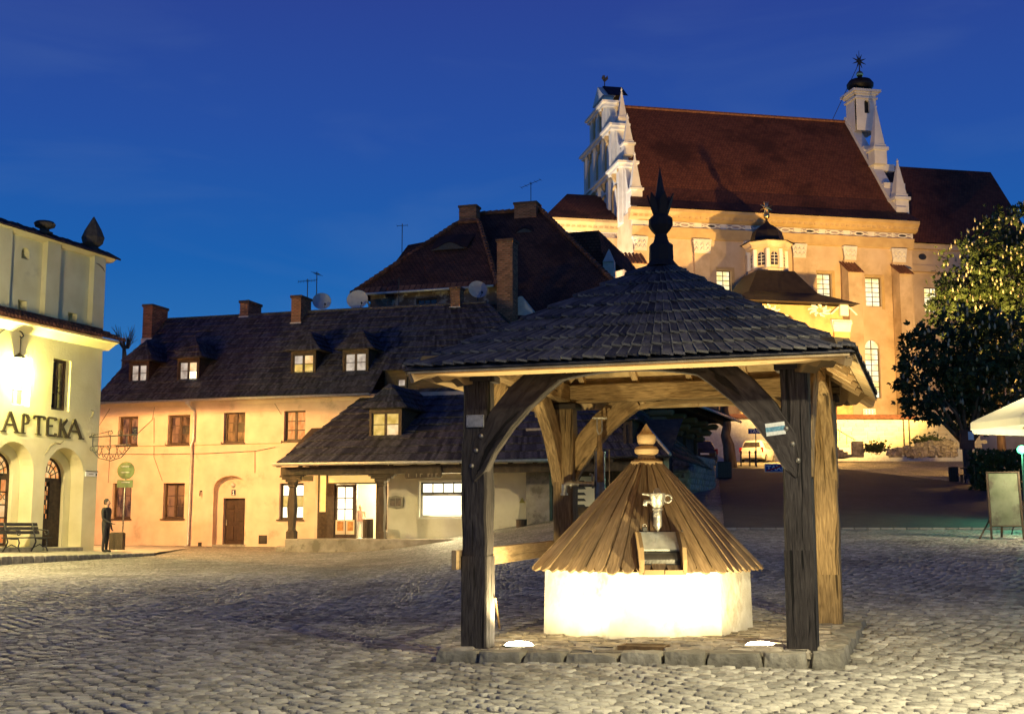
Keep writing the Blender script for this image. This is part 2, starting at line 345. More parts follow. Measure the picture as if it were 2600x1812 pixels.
# ------------------------------------------------------------------ stone platform under the well
pl = E('stone_platform', PC, PHI, 'low kerbed stone platform carrying the timber well canopy', 'platform')
pl.rotation_euler = (math.atan(.004), -math.atan(.024), PHI)
b = MB(); b.box(-2.0, 2.0, -2.0, 2.0, -.35, -.045); b.build('mortar_bed', M('mortar', (.16, .14, .11), (.24, .21, .17), 8, .95, .6, 30), pl)
rnd = random.Random(11)
def rough_block(w, d, z0, z1, c, rnd, j=.012):
    m = MB(); m.cbox(-w / 2, w / 2, -d / 2, d / 2, z0, z1, c)
    m.v = [(x + rnd.uniform(-j, j), y + rnd.uniform(-j, j), z + rnd.uniform(-j, j) * .6) for x, y, z in m.v]; return m
def hewn(w, d, z0, z1, seed):
    bm = bmesh.new(); bmesh.ops.create_cube(bm, size=1); bmesh.ops.subdivide_edges(bm, edges=bm.edges[:], cuts=3, use_grid_fill=True)
    for v in bm.verts:
        p = Vector((v.co.x * w, v.co.y * d, lerp(z0, z1, v.co.z + .5))); e = sum(abs(c) > .49 for c in v.co)
        if e > 1: p -= Vector((v.co.x * w, v.co.y * d, v.co.z * .12)).normalized() * .022 * (e - 1)
        n = mnoise.noise_vector(p * 5 + Vector((seed * 7.1, 0, 0))) * .030 + mnoise.noise_vector(p * 14 + Vector((0, seed * 3.3, 0))) * .014; v.co = p + n
    me = bpy.data.meshes.new('kerb_stone'); bm.to_mesh(me); bm.free(); me.materials.append(m_stone); me.polygons.foreach_set('use_smooth', [True] * len(me.polygons)); me.set_sharp_from_angle(angle=R(38)); return me
kvar = [hewn(.52, .32, -.35, .0, i) for i in range(6)]
for s in range(4):
    t = -2.12
    for k in range(8):
        kw_ = rnd.uniform(.8, 1.2); t += .53 * kw_ / 2 if k else .25; bow = -.16 * (1 - (t / 2) ** 2) if s == 0 else 0
        c, sn = math.cos(s * math.pi / 2), math.sin(s * math.pi / 2); x, y = t, -2.03 + bow
        o = link('kerb_stone', kvar[(k + s * 2) % 6], pl, (x * c - y * sn, x * sn + y * c, rnd.uniform(-.05, -.01)), s * math.pi / 2 + rnd.uniform(-.05, .05)); o.scale = (kw_, 1, 1); t += .53 * kw_ / 2
pvar = [rough_block(.27, .19, -.10, -.012, .025, rnd, .018).mesh('paving_stone', m_stonei, 40) for _ in range(9)]
m_pave = M('paving', (.22, .19, .15), (.42, .37, .30), 5, .88, .9, 16, obr=.25)
for v in pvar: v.materials.clear(); v.materials.append(m_pave)
WC = Vector((1.70, 15.95, .46)); wl = pav_local(WC.x, WC.y); cnt = 0
y = -1.95; row = 0
while y < 1.9:
    x = -1.86 + (row % 2) * .12
    while x < 1.88:
        inside = math.hypot(x - wl[0], y - wl[1]) < 1.10
        grate = -.75 < x - .42 < .0 + .2 and -1.97 < y < -1.55 and abs(x - .02) < .34
        if not inside and not grate and cnt < 300:
            link('paving_stone', pvar[(row * 3 + cnt) % 9], pl, (x + rnd.uniform(-.02, .02), y + rnd.uniform(-.015, .015), rnd.uniform(-.02, .012)), rnd.uniform(-.15, .15) + (math.pi if cnt % 2 else 0)); cnt += 1
        x += .275
    y += .197; row += 1
# drain grate in front of the well
gp = gnd(1634, 1628, .16); gl = pav_local(gp.x, gp.y)
gr = E('drain_grate', (gp.x, gp.y, PC.z + .024 * gl[0] - .035), PHI, 'rusty slotted drain grate in the paving before the well', 'grate')
m_rust = M('rusty_iron', (.10, .06, .03), (.22, .14, .07), 9, .7, .4, 40, metal=.3)
b = MB(); b.box(-.25, .25, -.16, -.13, -.03, .025); b.box(-.25, .25, .13, .16, -.03, .025); b.box(-.25, -.22, -.129, .129, -.03, .024); b.box(.22, .25, -.129, .129, -.03, .024); b.build('frame', m_rust, gr)
b = MB(); b.box(-.218, .218, -.128, .128, -.028, -.012); b.build('pit_shade', m_iron, gr)  # black slab painting the shade between the bars
for k in range(9):
    b = MB(); b.box(-.219, .219, -.007, .006, -.03, .018); o = b.build('bar', m_rust, gr); o.location = (0, -.112 + k * .028, 0)
# ------------------------------------------------------------------ timber canopy
pv = E('well_canopy', PC, PHI, 'open timber canopy with pyramid shingle roof standing over the old well', 'canopy')
HP, PW, ZB = 1.77, .29, 2.87        # post half spacing, post width, top of posts
def prot(k):
    c, s = [(1, 0), (0, 1), (-1, 0), (0, -1)][k]; return lambda x, y: (x * c - y * s, x * s + y * c)
for i, (sx, sy) in enumerate(((-1, -1), (1, -1), (1, 1), (-1, 1))):
    x, y = sx * HP, sy * HP; zb = .024 * x + .004 * y - .03; zj = zb + (1.0 if sy < 0 else .62)
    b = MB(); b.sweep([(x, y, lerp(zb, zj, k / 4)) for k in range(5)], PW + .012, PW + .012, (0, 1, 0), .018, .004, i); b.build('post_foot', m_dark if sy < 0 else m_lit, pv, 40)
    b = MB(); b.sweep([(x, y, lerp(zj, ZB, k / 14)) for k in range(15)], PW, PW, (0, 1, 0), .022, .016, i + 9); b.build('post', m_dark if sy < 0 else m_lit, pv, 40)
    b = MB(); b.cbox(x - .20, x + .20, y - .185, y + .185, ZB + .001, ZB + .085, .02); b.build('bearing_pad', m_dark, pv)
for k in range(4):
    rot = prot(k); zo = ZB + .09 + (0 if k % 2 == 0 else .004); n = 10
    b = MB(); xe = HP + (.22 if k % 2 == 0 else -.125)
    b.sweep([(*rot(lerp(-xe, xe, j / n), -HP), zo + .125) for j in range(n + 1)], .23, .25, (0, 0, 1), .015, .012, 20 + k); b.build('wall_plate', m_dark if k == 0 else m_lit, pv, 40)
    for sg in (-1, 1):
        path = [(0.0, -1.12), (.03, -.98), (.085, -.74), (.27, -.44), (.5, -.20), (.76, .0), (1.0, .14)]; wd = [.05, .20, .28, .32, .33, .33, .30]
        fine = []; fw = []
        for (p0, p1, w0, w1) in zip(path, path[1:], wd, wd[1:]):
            for j in range(3): fine.append((lerp(p0[0], p1[0], j / 3), lerp(p0[1], p1[1], j / 3))); fw.append(lerp(w0, w1, j / 3))
        fine.append(path[-1]); fw.append(wd[-1])
        # gentle inward curve of the brace
        pts = [(*rot(sg * (HP - px - .05 * math.sin(math.pi * min(1, max(0, (pz + 1.1) / 1.2)))) , -HP - PW / 2 + .062), ZB + pz) for px, pz in fine]
        nrm = rot(0, 1)
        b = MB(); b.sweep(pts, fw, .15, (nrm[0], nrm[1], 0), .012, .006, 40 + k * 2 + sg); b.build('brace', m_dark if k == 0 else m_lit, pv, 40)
        for bz, bx in ((-.78, .03), (-.62, .09), (-.95, -.02)) if k == 0 else ():
            b = MB(); b.lathe([(.028, 0), (.026, .010), (.015, .02), (.001, .023)], n=10); o = b.build('bolt', m_steel, pv, True)
            o.rotation_euler = (R(90), 0, 0); o.location = (sg * (HP - bx), -HP - PW / 2 - .012, ZB + bz)
    pts = [(*rot(x, -HP - PW / 2 + .05), ZB + .085 - .10 * (x / .86) ** 2) for x in [lerp(-.86, .86, j / 14) for j in range(15)]]
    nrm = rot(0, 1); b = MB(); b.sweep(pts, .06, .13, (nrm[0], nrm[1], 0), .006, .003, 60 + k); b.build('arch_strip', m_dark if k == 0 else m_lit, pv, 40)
# carved corbels under the four hips
for k in range(4):
    sx, sy = ((-1, -1), (1, -1), (1, 1), (-1, 1))[k]; dv = Vector((sx, sy, 0)).normalized(); sd = Vector((-dv.y, dv.x, 0))
    prof = [(.0, .25), (.0, -.08), (.10, -.10), (.2, -.02), (.27, -.05), (.36, -.07), (.44, .0), (.50, .045), (.60, .05), (.66, .11), (.62, .2)]
    base = Vector((sx * HP, sy * HP, ZB + .05)) + dv * .12
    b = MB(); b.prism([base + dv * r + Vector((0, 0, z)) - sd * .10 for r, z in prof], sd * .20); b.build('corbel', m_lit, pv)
HE, ZE, ZA = 2.40, 2.985, 4.50
def roof_pt(k, a, t, up=0):
    r = HE * (1 - t) + .03; z = ZE + (ZA - ZE) * (max(0, t) ** 1.05 + min(0, t)); x, y = prot(k)(a * r, -r)
    return Vector((x, y, z + up))
rf = MB(); rf.add([roof_pt(k, -1, 0, -.03) for k in range(4)] + [(0, 0, ZA - .03)], [(0, 1, 4), (1, 2, 4), (2, 3, 4), (3, 0, 4)])
roof = rf.build('roof', m_shgp, pv)
NC = 9; rest = MB()
for k in range(4):
    for c in range(NC):
        t0 = c / (NC + .35); t1 = min(.985, t0 + 1.34 / NC); n = [40, 40, 40, 40, 28, 28, 28, 17, 12][c]
        for i in range(n):
            a0 = -1 + 2 * i / n; a1 = -1 + 2 * (i + 1.02) / n
            dt = rnd.uniform(-.006, .004); lf = .036 + rnd.uniform(0, .008); tw = .022
            p = [roof_pt(k, a0, t0 + dt, lf + tw), roof_pt(k, a1, t0 + dt, lf), roof_pt(k, a1, t1, .006), roof_pt(k, a0, t1, .012)]
            qd = [v - Vector((0, 0, .024)) for v in p[:2]] + [v - Vector((0, 0, .01)) for v in p[2:]]
            e = [lerp(p[0], p[1], .12), lerp(p[3], p[2], .12)]
            fs = [(8, 1, 2, 9), (0, 8, 9, 3), (4, 7, 6, 5), (0, 4, 5, 1, 8), (0, 3, 7, 4), (1, 5, 6, 2)]; mi = [0, 1, 0, 1 if rnd.random() < .5 else 0, 1, 0]
            if k == 0: MB().add(p + qd + e, fs, None, mi).build('shingle', [m_shgp, m_edge], roof, fix=False)
            else: rest.add(p + qd + e, fs, None, mi)
o = rest.build('shingles', [m_shgi, m_edge], roof, fix=False); o['kind'] = 'stuff'
for k in range(4):
    b = MB()
    for c in range(15):
        t0, t1 = c / 15 + .004, (c + 1) / 15 - .002
        a = 1 - .02
        p = [roof_pt(k, -a, t0, -.07), roof_pt(k, a, t0, -.07), roof_pt(k, a, t1, -.07 + rnd.uniform(-.004, 0)), roof_pt(k, -a, t1, -.07)]
        b.add(p + [v + Vector((0, 0, .02)) for v in p], [(0, 3, 2, 1), (4, 5, 6, 7), (0, 1, 5, 4), (1, 2, 6, 5), (2, 3, 7, 6), (3, 0, 4, 7)])
    b.build('roof_deck', m_deck, pv)
    rot = prot(k); b = MB(); e = HE - .02; i2 = HE - .36; z0 = ZE - .075 - .004 * (k % 2)
    b.prism([(*rot(-e, -e), z0), (*rot(e, -e), z0), (*rot(i2, -i2), z0), (*rot(-i2, -i2), z0)], (0, 0, .022)); b.build('soffit_board', m_new, pv) if k in (0, 3) else None
    p0, p1 = roof_pt(k, -1, .03, -.14), roof_pt(k, -1, .97, -.14)
    b = MB(); b.sweep([lerp(p0, p1, j / 6) for j in range(7)], .10, .12, (0, 0, 1), .01, .004, 80 + k); b.build('hip_rafter', m_new, pv, 40)
    for a in (-.66, -.33, 0, .33, .66):
        p0, p1 = roof_pt(k, a, .05, -.12), roof_pt(k, a * .0 + a * (HE * .95) / (HE * .95), .9 - abs(a) * .25, -.12)
        q1 = roof_pt(k, 0, 0); x0 = a * HE * .95; tt = 1 - abs(a) * .95 - .03
        rr = HE * (1 - tt) + .03; xx, yy = prot(k)(x0, -rr); xs, ys = prot(k)(x0, -HE * .94)
        p0 = Vector((xs, ys, ZE + (ZA - ZE) * .06 ** 1.05 - .12)); p1 = Vector((xx, yy, ZE + (ZA - ZE) * tt ** 1.05 - .12))
        b = MB(); b.sweep([p0, (p0 + p1) / 2, p1], .08, .09, (0, 0, 1), .008, 0, 90 + k); b.build('rafter', m_new, pv, 40)
b = MB(); b.lathe([(.22, -.06), (.155, .02), (.15, .22), (.10, .26), (.075, .36), (.12, .41), (.155, .47), (.15, .56), (.10, .60), (.09, .64)], (0, 0, ZA), 8); fin = b.build('finial', m_dark, pv, 30)
b = MB(); b.lathe([(.10, .63), (.085, .78), (.055, .9), (.03, 1.06), (.004, 1.22)], (0, 0, ZA), 8); b.build('spike', m_dark, fin, 30)
for k in range(6):
    a = k * math.pi / 3; d = Vector((math.cos(a), math.sin(a), 0)); s = Vector((-d.y, d.x, 0)); z = Vector((0, 0, 1))
    b = MB(); b.prism([z * (ZA + .62) + d * .07 - s * .05, z * (ZA + .62) + d * .07 + s * .05, z * (ZA + .78) + d * .12 + s * .05, z * (ZA + .88) + d * .155, z * (ZA + .78) + d * .12 - s * .05], d * .02); b.build('leaf', m_dark, fin)
# hand rail along the left side, plaque and painted trail mark
b = MB(); n = 12; x = -HP - PW / 2 - .035
b.sweep([(x, lerp(-2.05, 2.0, j / n), lerp(.90, .98, j / n) - .02) for j in range(n + 1)], .055, .21, (0, 0, 1), .008, .004, 5); b.build('side_rail', m_new, pv, 40)
b = MB(); b.cbox(-.105, .105, -.07, .07, 0, .008, .004); o = b.build('plaque', M('tin', (.35, .34, .30), (.5, .48, .43), 20, .45, .3, 60, metal=.6), pv); o.rotation_euler = (R(90), 0, 0); o.location = (-HP + .02, -HP - PW / 2 - .016, 2.42)
b = MB()
for sx, sz in ((-.09, -.055), (.09, -.055), (.09, .055), (-.09, .055)): b.lathe([(.006, 0), (.004, .004)], (sx, sz, .008), 6)
b.build('plaque_nails', m_iron, o)
mw, mb_ = M('white_paint', (.62, .66, .66), (.8, .82, .8), 40, .7, lo=.3, hi=.5), M('blue_paint', (.08, .22, .36), (.2, .42, .55), 40, .7)
for nme, z0, z1, m in (('trail_mark_white', -.065, -.024, mw), ('trail_mark_blue', -.023, .023, mb_), ('trail_mark_white', .024, .065, mw)):
    b = MB(); b.box(-.10, .10, -.003, .001, z0, z1); o = b.build(nme, m, pv); o.location = (HP - .20, -HP - PW / 2 - .0165, 2.25); o.rotation_euler = (0, R(-6), 0)
# ------------------------------------------------------------------ the well
we = E('well_house', WC, R(3.7), 'whitewashed six sided stone well with a pointed wooden board roof', 'well')
m_wwall = M('well_limewash', (.60, .55, .44), (.76, .72, .61), 3, .9, .5, 14, c3=(.34, .26, .15), sc3=1.6, lo3=.54, hi3=.72)
b = MB(); b.lathe([(1.31, -.08), (1.305, .10), (1.29, .74)], n=6); b.build('wall', m_wwall, we)
b = MB(); b.lathe([(1.40, .715), (.12, 2.03)], n=6); b.build('roof', m_lit, we)
ER, EZ, AR, AZ = 1.45, .72, .135, 2.07
m_wboard = timber_mat('well_board', (.15, .10, .055), (.29, .205, .12), .3, .6)
for f in range(6):
    A = Vector((math.cos(f * math.pi / 3), math.sin(f * math.pi / 3), 0)); B = Vector((math.cos((f + 1) * math.pi / 3), math.sin((f + 1) * math.pi / 3), 0)); nb = 8
    nrm = (A + B).normalized() * .76 + Vector((0, 0, .65))
    for i in range(nb):
        u0, u1 = i / nb + .004, (i + 1) / nb - .004; lift = .014 + .012 * (i % 2) + rnd.uniform(0, .004); ex = rnd.uniform(-.012, .012)
        def P(uu, tt): return (lerp(A, B, uu) * lerp(ER, AR, tt) + Vector((0, 0, lerp(EZ, AZ, tt)))) + nrm * lift
        arc = [(u0, .032), (lerp(u0, u1, .10), .010), (lerp(u0, u1, .28), -.010), (lerp(u0, u1, .5), -.017), (lerp(u0, u1, .72), -.010), (lerp(u0, u1, .90), .010), (u1, .032)]
        top = [P(a, t + ex * .4) for a, t in arc] + [P(u1, 1), P(u0, 1)]
        n = len(top); low = [p - nrm * .026 for p in top]
        uvp = [(a * 1.4 + f * 2, t * 1.7) for a, t in arc] + [(u1 * 1.4 + f * 2, 1.7), (u0 * 1.4 + f * 2, 1.7)]
        fs = [tuple(range(n)), tuple(range(2 * n - 1, n - 1, -1))] + [(k, (k + 1) % n, n + (k + 1) % n, n + k) for k in range(n)]
        uvs = [uvp, uvp[::-1]] + [[uvp[k], uvp[(k + 1) % n], uvp[(k + 1) % n], uvp[k]] for k in range(n)]
        MB().add(top + low, fs, uvs).build('roof_board', m_wboard, we)
b = MB(); b.lathe([(.20, 2.0), (.205, 2.045), (.19, 2.06), (.12, 2.075), (.105, 2.13)], n=20); b.build('cap', m_new, we, 40)
b = MB(); b.lathe([(.105, 2.131), (.15, 2.16), (.155, 2.20), (.13, 2.235), (.085, 2.25), (.115, 2.30), (.12, 2.37), (.10, 2.40), (.085, 2.405), (.05, 2.46), (.003, 2.53)], n=16); b.build('finial', m_new, we, 40)
# chute with steel flap
hx0, hx1 = -.32, .22
prof = [(-1.26, .69), (-1.345, .72), (-1.36, .86), (-1.32, 1.0), (-1.14, 1.17), (-.84, 1.18)]
for x in (hx0, hx1 - .045):
    b = MB(); b.prism([(x, y, z) for y, z in prof], (.045, 0, 0)); b.build('chute_cheek', m_lit, we)
b = MB(); b.prism([(hx0 + .047, -.90, 1.155), (hx1 - .047, -.90, 1.155), (hx1 - .047, -1.13, .955), (hx0 + .047, -1.13, .955)], (0, -.018, .02)); b.build('chute_flap', M('grey_sheet', (.38, .40, .38), (.5, .52, .5), 10, .5, .2, 40, metal=.4), we)
b = MB(); b.prism([(hx0 + .047, y, z) for y, z in ((-1.10, .75), (-1.20, .75), (-1.22, .86), (-1.17, .93), (-1.10, .955))], (hx1 - hx0 - .094, 0, 0)); b.build('chute_shade', m_iron, we, 40)  # black block painting the darkness of the recess under the flap
b = MB(); b.box(hx0 + .05, -.045, -1.34, -1.18, .69, .745); b.box(-.035, hx1 - .05, -1.345, -1.18, .69, .743); b.build('chute_lip', m_lit, we)
b = MB(); b.box(hx0 + .02, hx1 + .05, -.885, -.855, 1.17, 1.19); b.build('hinge_bar', m_iron, we)
b = MB(); b.cbox(-.225, -.165, -.94, -.915, 1.185, 1.235, .006); pk = b.build('padlock', m_iron, we)
b = MB(); b.tube([(-.215, -.927, 1.23)] + [(-.195 + .022 * math.cos(a), -.927, 1.245 + .022 * math.sin(a)) for a in [math.pi * (1 - j / 6) for j in range(7)]] + [(-.173, -.927, 1.23)], .005, 6); b.build('shackle', m_steel, pk, True)
# cast water spout above the chute
sp = MB(); sp.lathe([(.004, 1.18), (.02, 1.20), (.055, 1.25), (.05, 1.42), (.062, 1.43), (.062, 1.45), (.05, 1.46)], (-.05, -.98, 0), 14); sp.build('spout_body', m_steel, we, 40)
b = MB(); b.lathe([(.05, 1.46), (.085, 1.50), (.09, 1.58), (.10, 1.60), (.10, 1.625), (.05, 1.63), (.02, 1.69)], (-.05, -.98, 0), 14); hd = b.build('spout_head', m_steel, we, 40)
b = MB(); b.tube([(-.13, -.99, 1.53), (-.19, -.995, 1.53), (-.20, -.995, 1.48)], [.03, .026, .03], 8); b.tube([(-.13, -.99, 1.61), (-.23, -1.0, 1.62)], [.02, .014], 8); b.build('spout_nozzle', m_steel, hd, True)
b = MB(); b.tube([(.03 + .045 + .045 * math.cos(a), -.98, 1.565 + .045 * math.sin(a)) for a in [2 * math.pi * j / 12 for j in range(13)]], .014, 8); b.build('spout_handle', m_steel, hd, True)
b = MB(); b.box(-.075, -.025, -.93, -.62, 1.36, 1.40); b.build('spout_bracket', m_iron, we)
# tall hand pump behind the well
hp = at(1523, 1230, 17.35); hb = E('hand_pump', (hp.x, hp.y, .47), 0, 'tall steel hand pump with side outlet pipe behind the well roof', 'pump')
zt = at(1523, 1146, 17.35).z - .47; zp = at(1475, 1229, 17.35).z - .47; zk = at(1520, 1062, 17.35).z - .47
b = MB(); b.lathe([(.12, 0), (.12, .03), (.075, .06), (.075, zt - .04), (.082, zt - .035), (.082, zt)], n=18); b.build('barrel', M('dark_steel', (.12, .115, .11), (.22, .21, .20), 8, .35, .2, 30, metal=.7), hb, 40)
b = MB(); b.tube([(-.078, 0, zp), (-.30, -.02, zp + .005), (-.44, -.03, zp + .01), (-.485, -.03, zp - .02), (-.49, -.03, zp - .12)], [.036, .036, .04, .045, .035], 12)
for x in (-.10, -.30, -.40): b.tube([(x - .012, -.01, zp + .003), (x + .012, -.01, zp + .003)], .058, 12)
b.build('outlet_pipe', m_steel, hb, 40)
b = MB(); b.tube([(-.49, -.03, zp - .121), (-.49, -.03, zp - .15)], .05, 12); b.tube([(-.10, -.01, zp + .05), (-.10, -.01, zp + .13), (-.14, -.01, zp + .14)], .016, 8); b.build('outlet_rim', m_steel, hb, 40)
b = MB(); b.box(-.045, .045, -.11, -.083, zt - .42, zt + .0); b.tube([(0, -.095, zt), (-.005, -.095, zt + .22)], [.04, .03], 8); b.build('rod_guide', m_rust, hb, 40)
b = MB(); b.tube([(-.005, -.095, zt + .22), (-.035, -.095, zt + .28), (-.035, -.095, zk)], .012, 6); b.tube([(-.005, -.095, zt + .22), (.03, -.095, zt + .28), (.03, -.095, zk)], .012, 6); b.tube([(-.10, -.095, zk), (.10, -.095, zk)], .018, 8); b.build('rod_fork', m_steel, hb, 40)
b = MB(); b.tube([(.13, -.02, .1), (.13, -.02, zt + .02)], .012, 6); b.build('air_pipe', m_steel, hb, True)
# leaning iron rod by the left post
a0, a1 = gnd(1268, 1598, .14), at(1257, 1520, 14.3)
b = MB(); b.tube([(0, 0, 0), a1 - a0], .012, 6); o = b.build('iron_rod', m_rust, loc=a0 + Vector((0, 0, .02))); tag(o, 'thin iron rod leaning against the front left canopy post', 'rod')
# ------------------------------------------------------------------ lights set in the paving
def lamp(kind, name, loc, power, color, parent=None, size=.05, aim=None, angle=None, blend=.4):
    l = bpy.data.lights.new(name, kind); l.energy = power; l.color = color
    if kind == 'AREA': l.size = size
    else: l.shadow_soft_size = size
    if kind == 'SPOT': l.spot_size = R(angle or 120); l.spot_blend = blend
    o = bpy.data.objects.new(name, l); col.objects.link(o); o.location = loc
    if aim is not None: o.rotation_euler = (Vector(aim) - Vector(loc)).to_track_quat('-Z', 'Y').to_euler()
    if parent:
        o.parent = parent; bpy.context.view_layer.update(); o.matrix_parent_inverse = parent.matrix_world.inverted()
    return o
WARM = (1, .80, .38)
m_lens = EM('lamp_lens', (1, .88, .55), 70)
for u, v, pw, nm in ((1318, 1623, 430, 'left'), (1932, 1630, 600, 'right')):
    p = gnd(u, v, .17); lx, ly = pav_local(p.x, p.y); p.z = PC.z + .024 * lx + .004 * ly - .022
    e = E('ground_spotlight', p, 0, f'glaring round ground lamp in the paving by the {nm} front canopy post', 'lamp', 'ground lamps lighting the well')
    b = MB(); b.lathe([(.19, -.08), (.19, .002), (.17, .006), (.165, -.01)], n=20, cap=False); b.build('rim', m_iron, e, 40)
    b = MB(); b.lathe([(.165, .0), (.13, .03), (.06, .042), (.001, .045)], n=20, cap=False); b.build('lens', m_lens, e, True)
    tgt = p + Vector((.25 if nm == 'left' else -.2, .55, 2.0)); lamp('SPOT', 'ground_light', p + Vector((0, 0, .17)), pw, WARM, e, .07, tgt, 172, .4)
# ------------------------------------------------------------------ building helpers
def text_mesh(name, body, size, mat, parent, loc, rot, bold=.0, sx=1):
    tx = bpy.data.curves.new(name, 'FONT'); tx.body = body; tx.size = size; tx.extrude = .003; tx.offset = bold
    t = bpy.data.objects.new(name, tx); me = bpy.data.meshes.new_from_object(t); bpy.data.objects.remove(t); me.materials.clear(); me.materials.append(mat)
    o = link(name, me, parent, loc); o.rotation_euler = rot; o.scale = (sx, 1, 1); return o
class Fr:
    """a facade frame: local x along the wall, local y into the building, z up"""
    def __init__(s, name, O, d, z0, label, cat):
        s.O = Vector((O[0], O[1], z0)); s.d = Vector((d[0], d[1], 0)).normalized(); s.n = Vector((-s.d.y, s.d.x, 0))
        s.root = E(name, s.O, math.atan2(s.d.y, s.d.x), label, cat)
    def px(s, u, v, yo=0):
        r = ray(u, v); c = Vector((0, 0, CAMZ)); t = (s.n.dot(s.O) + yo - s.n.dot(c)) / s.n.dot(r); p = c + r * t - s.O
        return p.dot(s.d), p.z
    def wp(s, x, y, z): return s.O + s.d * x + s.n * y + Vector((0, 0, z))
    def rect(s, u0, u1, v0, v1, yo=0):
        um = (u0 + u1) / 2; vm = (v0 + v1) / 2
        return s.px(u0, vm, yo)[0], s.px(u1, vm, yo)[0], s.px(um, v1, yo)[1], s.px(um, v0, yo)[1]
def wall_open(x0, x1, z0, z1, ops, th=.4, y=0, n=10):
    """wall panel with real openings: (a, b, c, d, arch) = x0, x1, z0, z1, rise of the arch"""
    m = MB(); xs = sorted({x0, x1, *[o[0] for o in ops], *[o[1] for o in ops]}); zs = sorted({z0, z1, *[o[2] for o in ops], *[o[3] for o in ops]})
    for a, b in zip(xs, xs[1:]):
        for c, d in zip(zs, zs[1:]):
            mx, mz = (a + b) / 2, (c + d) / 2
            if any(o[0] < mx < o[1] and o[2] < mz < o[3] for o in ops): continue
            m.poly([(a, y, c), (b, y, c), (b, y, d), (a, y, d)])
    for o in ops:
        a, b, c, d = o[:4]; ar = o[4] if len(o) > 4 else 0
        if ar:
            cx, hw = (a + b) / 2, (b - a) / 2
            arc = [(cx - hw * math.cos(math.pi * k / n), d - ar + ar * math.sin(math.pi * k / n)) for k in range(n + 1)]
            for (xa, za), (xb, zb) in zip(arc, arc[1:]): m.poly([(xa, y, za), (xb, y, zb), (xb, y, d), (xa, y, d)])
            edge = [(a, c)] + arc + [(b, c)]
        else: edge = [(a, c), (a, d), (b, d), (b, c)]
        for (xa, za), (xb, zb) in zip(edge, edge[1:] + edge[:1]): m.poly([(xa, y, za), (xb, y, zb), (xb, y + th, zb), (xa, y + th, za)])
    return m
def window(parent, x0, x1, z0, z1, y, fm, pm, nx=2, nz=3, fw=.07, bw=.035, th=.07, name='window', cw=None):
    """framed window, each pane its own piece"""
    m = MB(); m.box(x0, x0 + fw, y, y + th, z0, z1); m.box(x1 - fw, x1, y, y + th, z0, z1)
    m.box(x0 + fw, x1 - fw, y + .002, y + th, z0, z0 + fw); m.box(x0 + fw, x1 - fw, y + .002, y + th, z1 - fw, z1)
    X = [lerp(x0 + fw, x1 - fw, k / nx) for k in range(nx + 1)]; Z = [lerp(z0 + fw, z1 - fw, k / nz) for k in range(nz + 1)]
    for k in range(1, nx):
        bb = (cw or bw) if k == nx // 2 and nx % 2 == 0 else bw; m.box(X[k] - bb / 2, X[k] + bb / 2, y + .006, y + th - .01, z0 + fw, z1 - fw)
    for k in range(1, nz): m.box(x0 + fw, x1 - fw, y + .012, y + th - .014, Z[k] - bw / 2, Z[k] + bw / 2)
    o = m.build(name, fm, parent)
    for i in range(nx):
        for j in range(nz):
            p = MB(); p.box(X[i] + bw / 2 - .004, X[i + 1] - bw / 2 + .004, y + th * .55, y + th * .55 + .008, Z[j] + bw / 2 - .004, Z[j + 1] - bw / 2 + .004)
            p.build('pane', pm[(i * nz + j) % len(pm)] if isinstance(pm, list) else pm, o)
    return o
def shingles(m, A, B, C, D, nc, w, lift=.05, th=.03, jit=.012, lap=1.3, rn=random):
    """courses of narrow shingles on the plane A-B (eave) to D-C (ridge)"""
    A, B, C, D = map(Vector, (A, B, C, D)); nrm = (B - A).cross(D - A)
    if nrm.length < 1e-6: nrm = (B - A).cross(C - A)
    nrm.normalize()
    if nrm.z < 0: nrm = -nrm
    for c in range(nc):
        t0 = c / nc; t1 = min(1, (c + lap) / nc); L0, R0, L1, R1 = lerp(A, D, t0), lerp(B, C, t0), lerp(A, D, t1), lerp(B, C, t1)
        n = max(2, round((R0 - L0).length / w)); up = (L1 - L0).normalized()
        for i in range(n):
            a, b = i / n, (i + 1) / n; l = lift * rn.uniform(.75, 1.15); j = up * rn.uniform(-jit, jit)
            p = [lerp(L0, R0, a) + nrm * (l + .012) + j, lerp(L0, R0, b) + nrm * l + j, lerp(L1, R1, b) + nrm * .004, lerp(L1, R1, a) + nrm * .008]
            m.add(p + [p[0] - nrm * th, p[1] - nrm * th], [(0, 1, 2, 3), (0, 4, 5, 1), (0, 3, 4)])
    return m
m_brick = M('brick', (.20, .085, .045), (.34, .15, .08), 6, .9, .5, 25, obr=.35)
m_mortar = M('brick_mortar', (.20, .17, .14), (.28, .25, .21), 8, .95)
_bk = MB(); _bk.cbox(0, .238, 0, .05, 0, .066, .004); BRICK = _bk.mesh('brick', m_brick)
